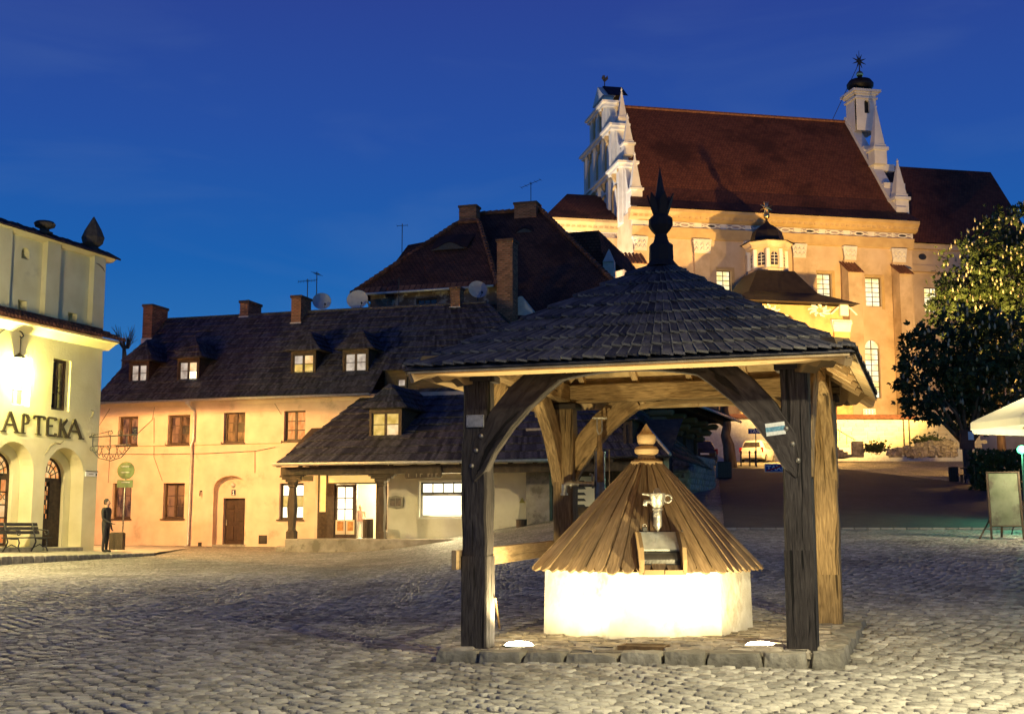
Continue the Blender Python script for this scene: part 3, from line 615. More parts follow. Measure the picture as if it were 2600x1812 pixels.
def chimney(parent, x0, w, y0, d, z0, z1, flash=True, bh=.078, sides='FR', name='chimney'):
    c = MB(); c.box(x0 + .012, x0 + w - .012, y0 + .012, y0 + d - .012, z0, z1 - .005); core = c.build(name, m_mortar, parent)
    n = max(1, int((z1 - .12 - z0) / bh)); sc = (z1 - .12 - z0) / n / .078
    for r in range(n):
        z = z0 + r * bh * sc / bh * .078 if False else z0 + r * .078 * sc
        for side in sides:
            ln = w if side == 'F' else d; k = max(1, round(ln / .25)); bl = ln / k; off = bl / 2 if (r + (side != 'F')) % 2 else 0; x = -off
            while x < ln - .01:
                a, b = max(0, x) + .005, min(ln, x + bl) - .005; x += bl
                if b - a < .03: continue
                if side == 'F': o = link('brick', BRICK, core, (x0 + a, y0, z + .005), 0)
                elif side == 'R': o = link('brick', BRICK, core, (x0 + w, y0 + a, z + .005), math.pi / 2)
                else: o = link('brick', BRICK, core, (x0, y0 + b, z + .005), -math.pi / 2)
                o.scale = ((b - a) / .238, 1, sc * .93)
    m = MB(); m.cbox(x0 - .05, x0 + w + .05, y0 - .05, y0 + d + .05, z1 - .12, z1, .02); m.build('chimney_cap', m_mortar2, core)
    if flash:
        m = MB(); m.box(x0 - .03, x0 + w + .03, y0 - .03, y0 + .02, z0 - .2, z0 + .22); m.build('flashing', m_zincw, core)
    return core
m_mortar2 = M('dark_brick_cap', (.10, .055, .04), (.17, .09, .06), 6, .9)
m_zincw = M('pale_render', (.55, .50, .45), (.66, .62, .56), 6, .8)
m_frame = M('brown_frame', (.045, .026, .016), (.08, .048, .03), 8, .55, .2, 30)
m_glass = M('dim_glass', (.045, .028, .018), (.20, .13, .085), 1.6, .12, spec=.6, coord='Object', lo=.42, hi=.56, st=(2.5, 1, .7))
m_glassd = M('dark_glass', (.02, .018, .018), (.06, .05, .045), 2, .08, spec=.6)
m_lw = EM('lit_pane_warm', (.75, .42, .16), 1.15, (1, .74, .40), 3)
m_lr = EM('lit_pane_orange', (.85, .20, .03), .85, (1, .42, .12), 4, (3, 1, 1))
m_ly = EM('lit_pane_yellow', (.62, .38, .06), .95, (1, .68, .20), 3)
m_lp = EM('lit_pane_pale', (.42, .33, .27), .75, (.85, .72, .58), 4)
m_lwh = EM('shop_light', (1, .86, .52), 2.3, (1, .93, .72), 2)
# ------------------------------------------------------------------ long house beyond the square
m_peach = M('peach_plaster', (.62, .45, .32), (.72, .55, .40), 1.5, .92, .25, 14, c3=(.42, .31, .22), sc3=.9, lo3=.57, hi3=.72)
p = at(500, 1395, 55); H1 = Fr('long_house', (p.x, p.y), (.957, -.29), .78, 'long peach plastered house with dark shingle roof, dormers and chimneys', 'house')
r1 = H1.root; zg = -.4
xL, _ = H1.px(236, 1200); xR, _ = H1.px(1250, 1200); _, zE = H1.px(500, 1014)
upper = [H1.rect(*b) for b in ((300, 350, 1057, 1130), (426, 482, 1053, 1128), (568, 622, 1044, 1124), (721, 775, 1040, 1119))]
lower = [H1.rect(*b) for b in ((285, 333, 1226, 1316), (414, 468, 1226, 1316), (709, 770, 1226, 1318))]
nic = H1.rect(541, 626, 1207, 1384); nic = (*nic, .55)
m = wall_open(xL, xR, zg, zE, upper + lower + [nic], .30); m.box(xL, xR, 9.0, 9.3, zg, zE); m.box(xL, xL + .3, .31, 8.99, zg, zE)
m.build('wall', m_peach, r1)
for i, o in enumerate(upper):
    w_ = window(r1, o[0], o[1], o[2], o[3], .16, m_frame, [m_glass, m_glass, m_glass, m_glass, m_glassd, m_glass] if i < 3 else m_lr, 2, 3, .08, .035, .07, cw=.12)
    s = MB(); s.box(o[0] - .06, o[1] + .06, -.05, .15, o[2] - .06, o[2] + .0); s.build('window_sill', m_frame, r1)
for i, o in enumerate(lower):
    window(r1, o[0], o[1], o[2], o[3], .16, m_frame, m_glass if i < 2 else [m_lwh, m_ly, m_lwh], 2, 3, .08, .03, .07, cw=.12)
    s = MB(); s.box(o[0] - .1, o[1] + .05, -.06, .15, o[2] - .06, o[2]); s.build('window_sill', m_frame, r1)
bandz = H1.px(560, 1128)[1]
gaps = [xL] + [v for o in upper for v in (o[0] - .08, o[1] + .08)] + [H1.px(930, 1128)[0]]
s = MB()
for a, b2 in zip(gaps[::2], gaps[1::2]): s.box(a, b2, -.07, -.001, bandz - .0, bandz + .11)
s.build('sill_band', m_peach, r1)
s = MB(); s.box(xL, xR, -.06, -.002, zE - .28, zE - .02); s.box(xL, xR, -.03, -.001, zE - .62, zE - .29); s.build('eaves_band', m_peach, r1)
# doorway: niche back wall, step, door, number, lamp
s = MB(); dr = H1.rect(566, 621, 1264, 1384, .3); m = wall_open(nic[0] - .05, nic[1] + .05, zg, nic[3] + .05, [(dr[0], dr[1], dr[2] - .02, dr[3])], .22, .301); m.build('door_recess', m_peach, r1)
s.box(nic[0] + .01, nic[1] - .01, -.02, .5, zg, nic[2] + .04); s.build('door_step', m_stone, r1)
d = MB(); d.box(dr[0], dr[1], .49, .54, nic[2] + .041, dr[3]); door = d.build('door', M('brown_door', (.035, .018, .012), (.06, .032, .022), 6, .45, .2, 20), r1)
for zc, hh in ((.25, .3), (.62, .24), (.82, .1)):
    for xc in (.27, .73):
        d = MB(); zz = lerp(dr[2], dr[3], zc); xx = lerp(dr[0], dr[1], xc); h2 = (dr[3] - dr[2]) * hh / 2; d.cbox(xx - .15, xx + .15, zz - h2, zz + h2, 0, .025, .015)
        o = MB(); o.v = [(x, .49 - z, y) for x, y, z in d.v]; o.f = d.f; o.build('door_panel', MATS['brown_door'], door)
d = MB(); d.box(dr[0] + .07, dr[0] + .11, .44, .489, lerp(dr[2], dr[3], .42), lerp(dr[2], dr[3], .55)); d.build('door_handle', m_steel, door)
nb = H1.rect(588, 598, 1243, 1257, .28); d = MB(); d.box(nb[0], nb[1], .27, .299, nb[2], nb[3]); plate = d.build('number_plate', M('enamel_blue', (.02, .025, .06), None, rough=.4), r1)
d = MB(); xc = (nb[0] + nb[1]) / 2; zb, zt_ = nb[2] + .05, nb[3] - .03; d.box(xc - .015, xc + .02, .266, .269, zb, zt_); d.box(xc - .05, xc - .016, .2665, .269, zt_ - .06, zt_ - .03); d.box(xc - .05, xc + .05, .2665, .2688, zb - .03, zb - .001); d.build('number_one', mw, plate)
lb = H1.rect(585, 597, 1227, 1236, .25); d = MB(); d.lathe([(.11, 0), (.10, .05), (.05, .09), (.001, .1)], n=14); o = d.build('door_lamp', M('opal_glass', (.5, .48, .42), None, rough=.3), r1, True); o.rotation_euler = (R(90), 0, 0); o.location = ((lb[0] + lb[1]) / 2, .3, (lb[2] + lb[3]) / 2)
for nme, bx in (('vent_cover', (503, 512, 1376, 1386)), ('hatch_cover', (657, 678, 1358, 1380))):
    o = H1.rect(*bx); d = MB(); d.cbox(0, o[1] - o[0], 0, o[3] - o[2], 0, .03, .01); q = MB(); q.v = [(x + o[0], -z, y + o[2]) for x, y, z in d.v]; q.f = d.f; q.build(nme, m_iron if nme[0] == 'v' else m_glassd, r1)
o = H1.rect(512, 517, 1246, 1259); d = MB(); d.tube([(o[0], 0, o[3]), (o[0], -.12, o[3]), (o[0], -.15, o[2])], .03, 6); d.build('wall_hook', m_iron, r1)
# gutter, downpipe
xg0, xg1 = H1.px(240, 1016, -.45)[0], H1.px(938, 994, -.45)[0]; zG = zE - .02
d = MB(); prof = [(-.09 * math.cos(a), -.09 * math.sin(a)) for a in [math.pi * k / 8 for k in range(9)]]
for k in range(8): (a1, b1), (a2, b2) = prof[k], prof[k + 1]; d.poly([(xg0, -.44 + a1, zG + b1), (xg1, -.44 + a1, zG + b1), (xg1, -.44 + a2, zG + b2), (xg0, -.44 + a2, zG + b2)])
gut = d.build('gutter', m_zinc, r1, True); sm = gut.modifiers.new('thick', 'SOLIDIFY'); sm.thickness = .012
xd = H1.px(497, 1040)[0]; xd2 = H1.px(487, 1250)[0]; zs_ = bandz + .06; zb = H1.px(484, 1388)[1]
d = MB(); d.tube([(xd - .12, -.44, zG - .09), (xd - .12, -.42, zG - .25), (xd, -.12, zG - .52), (xd, -.12, zs_ + .15), (xd - .05, -.20, zs_ - .05), (xd - .05, -.20, zs_ - .2), (xd2, -.13, zs_ - .45), (xd2 - .03, -.13, zb + .12), (xd2 - .1, -.28, zb)], .058, 10); d.build('downpipe', m_zinc, r1, 50)
d = MB(); d.cbox(xd - .22, xd - .03, -.53, -.36, zG - .22, zG - .07, .02); d.build('rainwater_head', m_zinc, r1)
for z in (zs_ + 1.1, zs_ - 1.2, zs_ - 2.4, zb + .5): d = MB(); d.tube([(xd2 if z < zs_ else xd, -.13, z - .02), (xd2 if z < zs_ else xd, -.13, z + .02)], .07, 10); d.build('pipe_clamp', m_zinc, r1)
for pts in (((290, 1022), (250, 1085)), ((395, 1024), (388, 1065), (340, 1110)), ((392, 1060), (392, 1160), (413, 1220)), ((690, 1010), (705, 1035), (715, 1052)), ((240, 1152), (400, 1153), (520, 1151), (648, 1145), (700, 1135)), ((280, 1155), (276, 1225)), ((648, 1145), (648, 1200))):
    d = MB(); d.tube([(H1.px(u, v)[0], -.035, H1.px(u, v)[1]) for u, v in pts], .010, 5); d.build('cable', m_iron, r1)
# roof: front plane, cut back over the arcade; left hip; right hip; back
yR = 4.5; zR = H1.px(700, 797, yR)[1]; ye = -.38; ze = zE + .02
def rz1(y): return ze + (zR - ze) * (y - ye) / (yR - ye)
xrl = H1.px(418, 806, yR)[0]; xrr = H1.px(1236, 760, yR)[0]; xe0 = H1.px(240, 1014, ye)[0] - .1; xe1 = xrr + 4.4; xc = H1.px(944, 990, ye)[0]
yc = .75; zc = rz1(yc)
f = MB(); f.add([(xe0, ye, ze), (xc, ye, ze), (xc, yc, zc), (xe1 - .6, yc, zc), (xrr, yR, zR), (xrl, yR, zR)], [(0, 1, 2, 3, 4, 5)])
f.add([(xe0, ye, ze), (xrl, yR, zR), (xe0, 9.4, ze)], [(0, 1, 2)]); f.add([(xe1 - .6, yc, zc), (xe1, 9.4, ze), (xrr, yR, zR)], [(0, 1, 2)]); f.add([(xrl, yR, zR), (xrr, yR, zR), (xe1, 9.4, ze), (xe0, 9.4, ze)], [(0, 1, 2, 3)])
rf1 = f.build('roof', m_shg, r1)
m = MB(); NC1 = 16; rn = random.Random(5); tcut = (yc - ye) / (yR - ye)
def seam(t): return Vector((xc, lerp(ye, yR, t), lerp(ze, zR, t)))
shingles(m, (xe0, ye, ze), seam(0), seam(1), (xrl, yR, zR), NC1, .11, rn=rn)
shingles(m, seam(tcut), (xe1 - .6, yc, zc), (xrr, yR, zR), seam(1), NC1 - 4, .11, rn=rn)
shingles(m, (xe0, 9.4, ze), (xe0, ye, ze), (xrl, yR, zR), (xrl, yR, zR), NC1, .16, rn=rn)
shingles(m, (xe1 - .6, yc, zc), (xe1, 9.4, ze), (xrr, yR, zR), (xrr, yR, zR), NC1, .16, rn=rn)
o = m.build('shingles', m_shg, rf1, fix=False); o['kind'] = 'stuff'
d = MB(); d.tube([(xrl, yR, zR + .02), (xrr, yR, zR + .02)], .07, 6); d.build('ridge', m_shg, rf1)
# attic strip with small pale window
s = MB(); zw0 = zc - 1.0; xb1 = H1.px(1330, 970, .95)[0]; s.box(xc + .02, xb1, .95, 1.1, zw0, zc + .14); s.build('attic_strip', M('brown_board', (.075, .05, .028), (.13, .09, .05), 4, .8, .5, 20, st=(.5, 1, 6)), r1)
o = H1.rect(1011, 1029, 963, 980, .9); window(r1, o[0] - .08, o[1] + .08, o[2] - .08, o[3] + .08, .88, m_frame, m_lp, 1, 1, .09, name='attic_window')
def dormer(fr, u0, u1, vt, vb, rzf, y0, pm, rmat=m_shg, over=.26, hh=.95, nz=2):
    """small hipped shingle dormer; the front stands where its foot meets the roof"""
    y = y0
    for _ in range(12): z = fr.px((u0 + u1) / 2, vb, y)[1]; lo, hi = y0 - 1, y0 + 8; 
    for _ in range(40):
        mid = (lo + hi) / 2
        if fr.px((u0 + u1) / 2, vb, mid)[1] > rzf(mid): lo = mid
        else: hi = mid
    y = lo; a, b_, c, d_ = fr.rect(u0, u1, vt, vb, y); zt = d_; mid = (a + b_) / 2; up = lambda z: y + (z - rzf(y)) / ((rzf(y + 1) - rzf(y)))
    dm = MB(); t = .1
    dm.box(a, a + t, y - .02, y + .1, c - .1, zt); dm.box(b_ - t, b_, y - .02, y + .1, c - .1, zt); dm.box(a + t, b_ - t, y - .018, y + .1, c - .1, c); dm.box(a + t, b_ - t, y - .018, y + .1, zt - t * 1.6, zt)
    yb = up(zt) + .1
    for xx in (a + .01, b_ - .05): dm.prism([(xx, y + .101, c - .1), (xx, y + .101, zt), (xx, yb, zt)], (.04, 0, 0))
    root = dm.build('dormer', m_frame, fr.root)
    window(root, a + t, b_ - t, c, zt - t * 1.6, y + .02, m_frame, pm, 2, nz, .05, .03, .05, cw=.11)
    zp = zt + hh; ex = over; yf = y - over; zl = zt - .02; yp = y + .45; pk = Vector((mid, yp, zp)); bk = Vector((mid, up(zp) + .1, zp)); A = Vector((a - ex, yf, zl)); B = Vector((b_ + ex, yf, zl)); Bb = Vector((b_ + ex, up(zl) + .1, zl)); Ab = Vector((a - ex, up(zl) + .1, zl))
    rm = MB(); rm.add([A, B, Bb, Ab, pk, bk], [(0, 1, 4), (1, 2, 5, 4), (3, 0, 4, 5), (0, 3, 2, 1)]); 
    shingles(rm, A, B, pk + Vector((.05, 0, 0)), pk - Vector((.05, 0, 0)), 4, .10, .05, rn=rn); shingles(rm, B, Bb, bk, pk, 4, .10, .05, rn=rn); shingles(rm, Ab, A, pk, bk, 4, .10, .05, rn=rn)
    o = rm.build('dormer_roof', rmat, root, fix=False); return root
for bx, pm in (((328, 378, 916, 970), m_lp), ((450, 506, 908, 966), [m_lp, m_lp, m_lwh, m_lw]), ((739, 802, 890, 948), [m_ly, m_lp, m_ly, m_lw]), ((870, 936, 886, 944), m_lp)):
    dormer(H1, *bx, rz1, .3, pm)
def on_roof(fr, u, v, rzf, lo=-2., hi=9.):
    for _ in range(40):
        mid = (lo + hi) / 2
        if fr.px(u, v, mid)[1] > rzf(mid): lo = mid
        else: hi = mid
    x, z = fr.px(u, v, lo); return x, lo, z
for ul, vtop, ub, vb, w_, dd in ((360, 773, 372, 862, .52, 1.35), (608, 763, 620, 806, .46, 1.3), (738, 750, 750, 822, .50, 1.1), (1143, 728, 1156, 782, .46, .6)):
    x, y, z = on_roof(H1, ub, vb, rz1, hi=4.4); x0 = H1.px(ul, vb, y)[0]; chimney(r1, x0, w_, y, dd, z - .15, H1.px(ul, vtop, y)[1])
# satellite dishes and aerials on the ridge
m_dish = M('dish_grey', (.42, .41, .40), (.52, .51, .50), 3, .5, .1, 20, c3=(.3, .28, .26), sc3=3, lo3=.55, hi3=.7)
def dish(u, v, rad, Y, yaw, label):
    p = at(u, v, Y); e = E('satellite_dish', p - Vector((0, 0, .75)), 0, label, 'satellite dish', 'satellite dishes on the shingle roof')
    b = MB(); b.lathe([(rad * k / 6, .16 * rad * (k / 6) ** 2) for k in range(7)] + [(rad * 1.02, .165 * rad), (rad, .15 * rad)] + [(rad * k / 6, .16 * rad * (k / 6) ** 2 - .015) for k in range(5, -1, -1)], n=28, cap=False); o = b.build('reflector', m_dish, e, True)
    o.location = (0, 0, .75); o.rotation_euler = (R(72), 0, yaw); c, s = math.sin(yaw), math.cos(yaw)
    b = MB(); hx, hy = .55 * rad, -rad * 1.0
    b.tube([(.2 * rad, -.05, .75 - rad * .92), (rad * .5, -rad * .85, .75 - .45 * rad)], .012, 6); b.tube([(rad * .5, -rad * .85, .75 - .45 * rad), (rad * .45, -rad * .68, .75 - .35 * rad)], .045, 8); b.build('feed_arm', m_iron, e)
    b = MB(); b.tube([(0, .06, 0), (0, .06, .75)], .025, 8); b.build('mast', m_iron, e); return e
dish(817, 766, .44, 59.8, R(8), 'speckled satellite dish right of the third chimney'); dish(908, 762, .50, 59.2, R(-4), 'largest grey satellite dish on the shingle ridge'); dish(1213, 736, .44, 58.0, R(10), 'pale yellowish satellite dish beside the tall brick chimney')
def aerial(u, vb, vt, Y, label, boom=1.0, ang=.3, nel=6, tilt=.1):
    p = at(u, vb, Y); h = at(u, vt, Y).z - p.z; e = E('tv_aerial', p, 0, label, 'aerial', 'television aerials on the roofs')
    b = MB(); b.tube([(0, 0, 0), (0, 0, h)], .022, 6); b.build('mast', m_iron, e)
    b = MB(); d = Vector((math.cos(ang), math.sin(ang), tilt)); s = Vector((-math.sin(ang) * .6, math.cos(ang) * .6, .0)) + Vector((0, 0, .35)); t = Vector((0, 0, h - .1)); b.tube([t - d * boom / 2, t + d * boom / 2], .014, 5)
    for k in range(nel): c = t + d * boom * (k / (nel - 1) - .5); b.tube([c - s * .3, c + s * .3], .008, 4)
    b.build('boom', m_iron, e); return e
aerial(780, 770, 708, 60, 'comb shaped aerial rising behind the third chimney', .9, .1, 8); aerial(803, 772, 690, 60.5, 'tall plain mast aerial behind the speckled dish', .5, 1.2, 4)
aerial(1012, 800, 705, 58.5, 'cross shaped aerial before the red house eaves', 1.5, .25, 4, .15); aerial(1020, 690, 568, 64, 'tall thin aerial on the red house left slope', .55, .2, 3)
aerial(1348, 515, 462, 69, 'slanting aerial on the broad red house chimney', 1.25, .5, 5, .5)
# ------------------------------------------------------------------ arcaded shop house
m_pale = M('pale_plaster', (.66, .60, .45), (.76, .70, .55), 1.5, .92, .2, 14, c3=(.5, .43, .3), sc3=.8, lo3=.58, hi3=.75)
m_conc = M('concrete', (.26, .23, .18), (.40, .36, .29), 3, .9, .5, 25, c3=(.18, .16, .12), sc3=1.5)
m_dkw = M('dark_wood', (.05, .034, .022), (.10, .068, .042), 5, .75, .4, 30, st=(1, 1, .3))
p = at(742, 1365, 48); H2 = Fr('arcade_house', (p.x, p.y), (.957, -.29), .95, 'low shop house with timber post arcade and broad shingle roof', 'shop'); r2 = H2.root
zf = H2.px(742, 1367)[1]; xp0 = H2.px(722, 1380, -.1)[0]; xp1 = H2.px(1420, 1380, -.1)[0]; xw1 = H2.px(1700, 1250, 2.3)[0]
s = MB(); s.cbox(xp0, xp1, -.1, 2.5, -.8, zf, .04); s.build('porch_floor', m_conc, r2)
s = MB(); s.cbox(xp0 - .5, xp0 - .02, .1, .7, -.6, zf - .28, .06); s.build('porch_step', m_conc, r2)
# posts with carved capitals
for u in (742, 969, 1205, 1440, 1655):
    x = H2.px(u, 1300, .3)[0]; zb = zf if u < 1300 else gz(*H2.wp(x, .3, 0).xy) - .95; zt = H2.px(742, 1207, .3)[1]
    b = MB(); h = zt - .25 - zb; b.lathe([(.23, 0), (.23, .28 * h / 2.3), (.17, .33 * h / 2.3), (.15, .42 * h / 2.3), (.19, .9), (.21, 1.15), (.19, 1.4), (.145, h - .3), (.14, h - .2), (.19, h - .17), (.19, h - .12), (.15, h - .1), (.22, h)], (x, .3, zb), 4, R(45)); b.build('arcade_post', m_dkw, r2, 30)
    b = MB(); zz = zb + h
    for k, (hw, z0, z1) in enumerate(((.26, 0, .1), (.42, .1, .19), (.52, .19, .262))): b.cbox(x - hw, x + hw, .15 + .004 * k, .45 - .004 * k, zz + z0 + .001, zz + z1, .03)
    b.build('capital', m_dkw, r2)
zB0 = H2.px(850, 1206, .3)[1]; zB1 = H2.px(850, 1184, .3)[1]; xb0 = H2.px(718, 1190, .3)[0]; xe2 = H2.px(1705, 1172, -.1)[0]
b = MB(); b.box(xb0, xe2 - .4, .12, .48, zB0 + .02, zB1); b.build('arcade_beam', m_dkw, r2)
zEv = H2.px(742, 1176, -.2)[1]; x = xb0
while x < xe2 - .5:
    b = MB(); b.prism([(x, -.25, zEv - .02), (x, -.25, zEv - .14), (x, .5, zEv + .10), (x, .5, zEv + .32)], (.16, 0, 0)); b.build('rafter_end', m_dkw, r2); x += .92
# roof
A = Vector((H2.px(703, 1171, -.32)[0], -.32, zEv)); B = Vector((xe2, -.32, zEv)); yT = 5.9; zT = H2.px(1050, 987, yT)[1]
C = Vector((H2.px(1545, 987, yT)[0], yT, zT)); D = Vector((H2.px(942, 992, yT)[0], yT, zT))
Ab = Vector((A.x + .2, yT, zEv)); Bb = Vector((B.x, yT + 4, zEv))
f = MB(); f.add([A, B, C, D, Ab, Bb], [(0, 1, 2, 3), (0, 3, 4), (1, 5, 2)]); rf2 = f.build('roof', m_shg, r2)
m = MB(); shingles(m, A, B, C, D, 11, .11, .06, rn=rn); shingles(m, Ab, A, D, D, 11, .16, .05, rn=rn); shingles(m, B, Bb, C, C, 11, .16, .05, rn=rn)
o = m.build('shingles', m_shg, rf2, fix=False); o['kind'] = 'stuff'
b = MB(); b.tube([B + Vector((0, 0, .08)), C + Vector((0, 0, .08))], .06, 6); b.build('hip_batten', M('grey_batten', (.3, .29, .28), (.4, .39, .37), 5, .8), rf2)
sf = MB(); sf.add([A + Vector((.05, .02, -.03)), B + Vector((-.05, .02, -.03)), Vector((B.x, 2.6, zEv + (zT - zEv) * .46)), Vector((A.x, 2.6, zEv + (zT - zEv) * .46))], [(0, 1, 2, 3)]); sf.build('porch_ceiling', m_dkw, r2)
def rz2(y): return zEv + (zT - zEv) * (y + .32) / (yT + .32)
dormer(H2, 938, 1020, 1036, 1108, rz2, .5, [m_ly, m_ly, m_lw, m_ly], hh=1.0)
dormer(H2, 1583, 1606, 1066, 1127, rz2, .3, m_lr, hh=.4)
d = MB(); xg0, xg1 = H2.px(693, 1172, -.42)[0], H2.px(1440, 1170, -.42)[0]
for k in range(8): (a1, b1), (a2, b2) = prof2 if False else ((-.09 * math.cos(math.pi * k / 8), -.09 * math.sin(math.pi * k / 8)), (-.09 * math.cos(math.pi * (k + 1) / 8), -.09 * math.sin(math.pi * (k + 1) / 8))); d.poly([(xg0, -.42 + a1, zEv + b1), (xg1, -.42 + a1, zEv + b1), (xg1, -.42 + a2, zEv + b2), (xg0, -.42 + a2, zEv + b2)])
gut = d.build('gutter', m_zinc, r2, True); sm = gut.modifiers.new('thick', 'SOLIDIFY'); sm.thickness = .014
d = MB(); x = H2.px(1176, 1170, -.42)[0]; d.tube([(x, -.42, zEv - .09), (x, -.42, zEv - .22), (x + .12, -.3, zEv - .42)], .05, 8); d.build('spout', m_zinc, r2, True)
# wall under the arcade: dark shopfront, open lit doorway, pale wall with shop window
yW = 2.3; zW = rz2(yW) - .05
sw = H2.rect(1066, 1206, 1222, 1312, yW); xs0 = H2.px(808, 1280, yW)[0]; xs1 = H2.px(985, 1280, yW)[0]
m = wall_open(xs1, xw1, -.8, zW, [sw], .3, yW); m.build('wall', m_pale, r2)
s = MB(); s.box(xs0 - .12, xs0 - .002, yW - .05, 5.1, -.6, zW); s.build('side_wall', m_peach, r2)
fb = lambda *a: H2.rect(*a, yW)
tr = fb(834, 954, 1206, 1225); sg = fb(812, 829, 1206, 1299); dop = fb(906, 956, 1228, 1366); lf_ = fb(850, 902, 1229, 1366)
m = wall_open(xs0, xs1, zf, zW, [tr, sg, dop, (lf_[0], lf_[1], zf + .02, lf_[3])], .12, yW - .06); m.build('shopfront', m_frame, r2)
for bx, mm in ((tr, 'transom_pane'), (sg, 'side_pane')):
    b = MB(); b.box(bx[0] + .002, bx[1] - .002, yW - .02, yW, bx[2] + .002, bx[3] - .002); b.build(mm, M('amber_' + mm, (.6, .38, .12), (.8, .6, .25), 4, .3, emit=(1, .62, .18), es=.9), r2)
dl = window(r2, lf_[0] + .01, lf_[1] - .01, zf + .6, lf_[3] - .01, yW - .02, m_frame, m_lwh, 2, 3, .1, .03, .06, name='door_leaf', cw=.03)
b = MB(); b.box(lf_[0] + .01, lf_[1] - .01, yW - .02, yW + .04, zf + .021, zf + .599); b.build('door_kick_panel', m_frame, dl)
for k, (u0, u1) in enumerate(((852, 876), (878, 901))):
    o = H2.rect(u0, u1, 1319, 1356, yW - .03); b = MB(); b.box(o[0], o[1], yW - .032, yW - .024, o[2], o[3]); pst = b.build('poster', M(f'poster_paper_{k}', (.72, .62, .42), None), r2)
    b = MB(); i = .07; b.box(o[0] + i, o[1] - i, yW - .036, yW - .033, o[2] + i * 2, o[3] - i); b.build('poster_print', M(f'poster_print_{k}', (.42, .17, .05), (.68, .36, .10), 6, .6), pst)
# lit room behind the open door
xa, xb_ = xs0 + .1, xs1 - .1; m_room = M('shop_interior', (.78, .74, .62), (.85, .82, .72), 2, .9)
b = MB(); b.box(xa, xb_, 5.4, 5.5, zf, zW); b.box(xa - .1, xa, yW + .2, 5.5, zf, zW); b.box(xb_, xb_ + .1, yW + .2, 5.5, zf, zW); b.box(xa, xb_, yW + .2, 5.4, zf - .1, zf + .005); b.box(xa, xb_, yW + .2, 5.4, 2.75, 2.85); b.build('shop_room', m_room, r2)
b = MB(); b.lathe([(.16, 0), (.16, .03), (.1, .05)], ((xa + xb_) / 2 + .7, 3.9, 2.66), 14); b.build('ceiling_lamp', EM('ceiling_lamp', (1, .9, .65), 8), r2)
lamp('POINT', 'shop_light', H2.wp((xa + xb_) / 2 + .7, 3.8, 2.2), 520, (1, .84, .5), r2, .25)
b = MB(); o = (sw[0] + .05, sw[1] - .05); b.box(sw[0] - .06, sw[1] + .06, yW - .05, yW - .001, sw[2] - .07, sw[2]); b.box(sw[0] - .06, sw[0], yW - .05, yW - .001, sw[2], sw[3] + .06); b.box(sw[0], sw[1] + .06, yW - .05, yW - .001, sw[3], sw[3] + .06); b.build('window_surround', m_white, r2)
zmid = lerp(sw[2], sw[3], .66)
window(r2, sw[0] + .02, sw[1] - .02, zmid, sw[3] - .02, yW + .12, m_iron, m_lwh, 5, 1, .04, .04, .05, name='upper_shop_window')
window(r2, sw[0] + .02, sw[1] - .02, sw[2] + .02, zmid - .02, yW + .12, m_white, m_lwh, 1, 1, .05, .03, .05, name='lower_shop_window')
lamp('AREA', 'shop_window_fill', H2.wp((sw[0] + sw[1]) / 2, yW - .12, (sw[2] + sw[3]) / 2), 220, (1, .82, .42), r2, 1.4, H2.wp((sw[0] + sw[1]) / 2, -3, .2))  # extra area light added before the panes to strengthen their glow
nc = H2.rect(986, 1022, 1258, 1290, yW - .1); b = MB(); cx, cz = (nc[0] + nc[1]) / 2, (nc[2] + nc[3]) / 2; hw, hh = (nc[1] - nc[0]) / 2, (nc[3] - nc[2]) / 2
b.prism([(cx + hw * x, yW - .1, cz + hh * z) for x, z in ((-1, -.8), (0, -1), (1, -.8), (1.05, 0), (1, .8), (0, 1), (-1, .8), (-1.05, 0))], (0, .095, 0)); ca = b.build('notice_case', m_conc, r2)
for k in (-1, 1): b = MB(); b.box(cx + hw * (.42 * k - .36), cx + hw * (.42 * k + .36), yW - .108, yW - .101, cz - hh * .62, cz + hh * .62); b.build('notice', M(f'notice_{k}', (.06, .045, .035), (.16, .10, .07), 9, .4), ca)
cs = H2.rect(1028, 1122, 1178, 1214, .05); b = MB(); b.prism([(lerp(cs[0], cs[1], x), .03, lerp(cs[2], cs[3], z)) for x, z in ((0, .12), (.03, 0), (.97, .05), (1, .2), (.97, .85), (.9, 1), (.5, .95), (.2, 1), (.02, .9))], (0, .06, 0)); sgn = b.build('carved_sign', m_dkw, r2)
for k in range(8):
    if k in (1, 4): continue
    b = MB(); x0 = lerp(cs[0], cs[1], .10 + k * .105); z0 = lerp(cs[2], cs[3], .1); b.box(x0, x0 + .035, .022, .029, z0, z0 + .13); 
    if k % 2: b.box(x0 + .036, x0 + .10, .022, .029, z0 + .1, z0 + .13)
    b.build('carved_letter', M('carved_letter', (.28, .22, .15), None) if 'carved_letter' not in MATS else MATS['carved_letter'], sgn)
hs_ = H2.rect(755, 795, 1207, 1221, .2); b = MB(); b.box(hs_[0], hs_[1], .19, .23, hs_[2], hs_[3]); b.build('small_sign', m_lit, r2)
o = H2.rect(1355, 1378, 1283, 1301, yW - .02); b = MB(); b.box(o[0], o[1], yW - .03, yW - .002, o[2], o[3]); pr_ = b.build('red_notice', M('red_print', (.35, .05, .03), (.5, .12, .07), 7, .5), r2)
b = MB(); b.box(lerp(o[0], o[1], .2), lerp(o[0], o[1], .75), yW - .034, yW - .031, lerp(o[2], o[3], .2), lerp(o[2], o[3], .7)); b.build('notice_print', mw, pr_)
o = H2.rect(1318, 1333, 1262, 1276, yW - .02); b = MB(); b.prism([(o[0], yW - .02, o[2]), (o[1], yW - .02, o[2]), ((o[0] + o[1]) / 2, yW - .02, o[3])], (0, .018, 0)); b.build('triangle_plate', M('yellow_plate', (.5, .45, .12), None), r2)
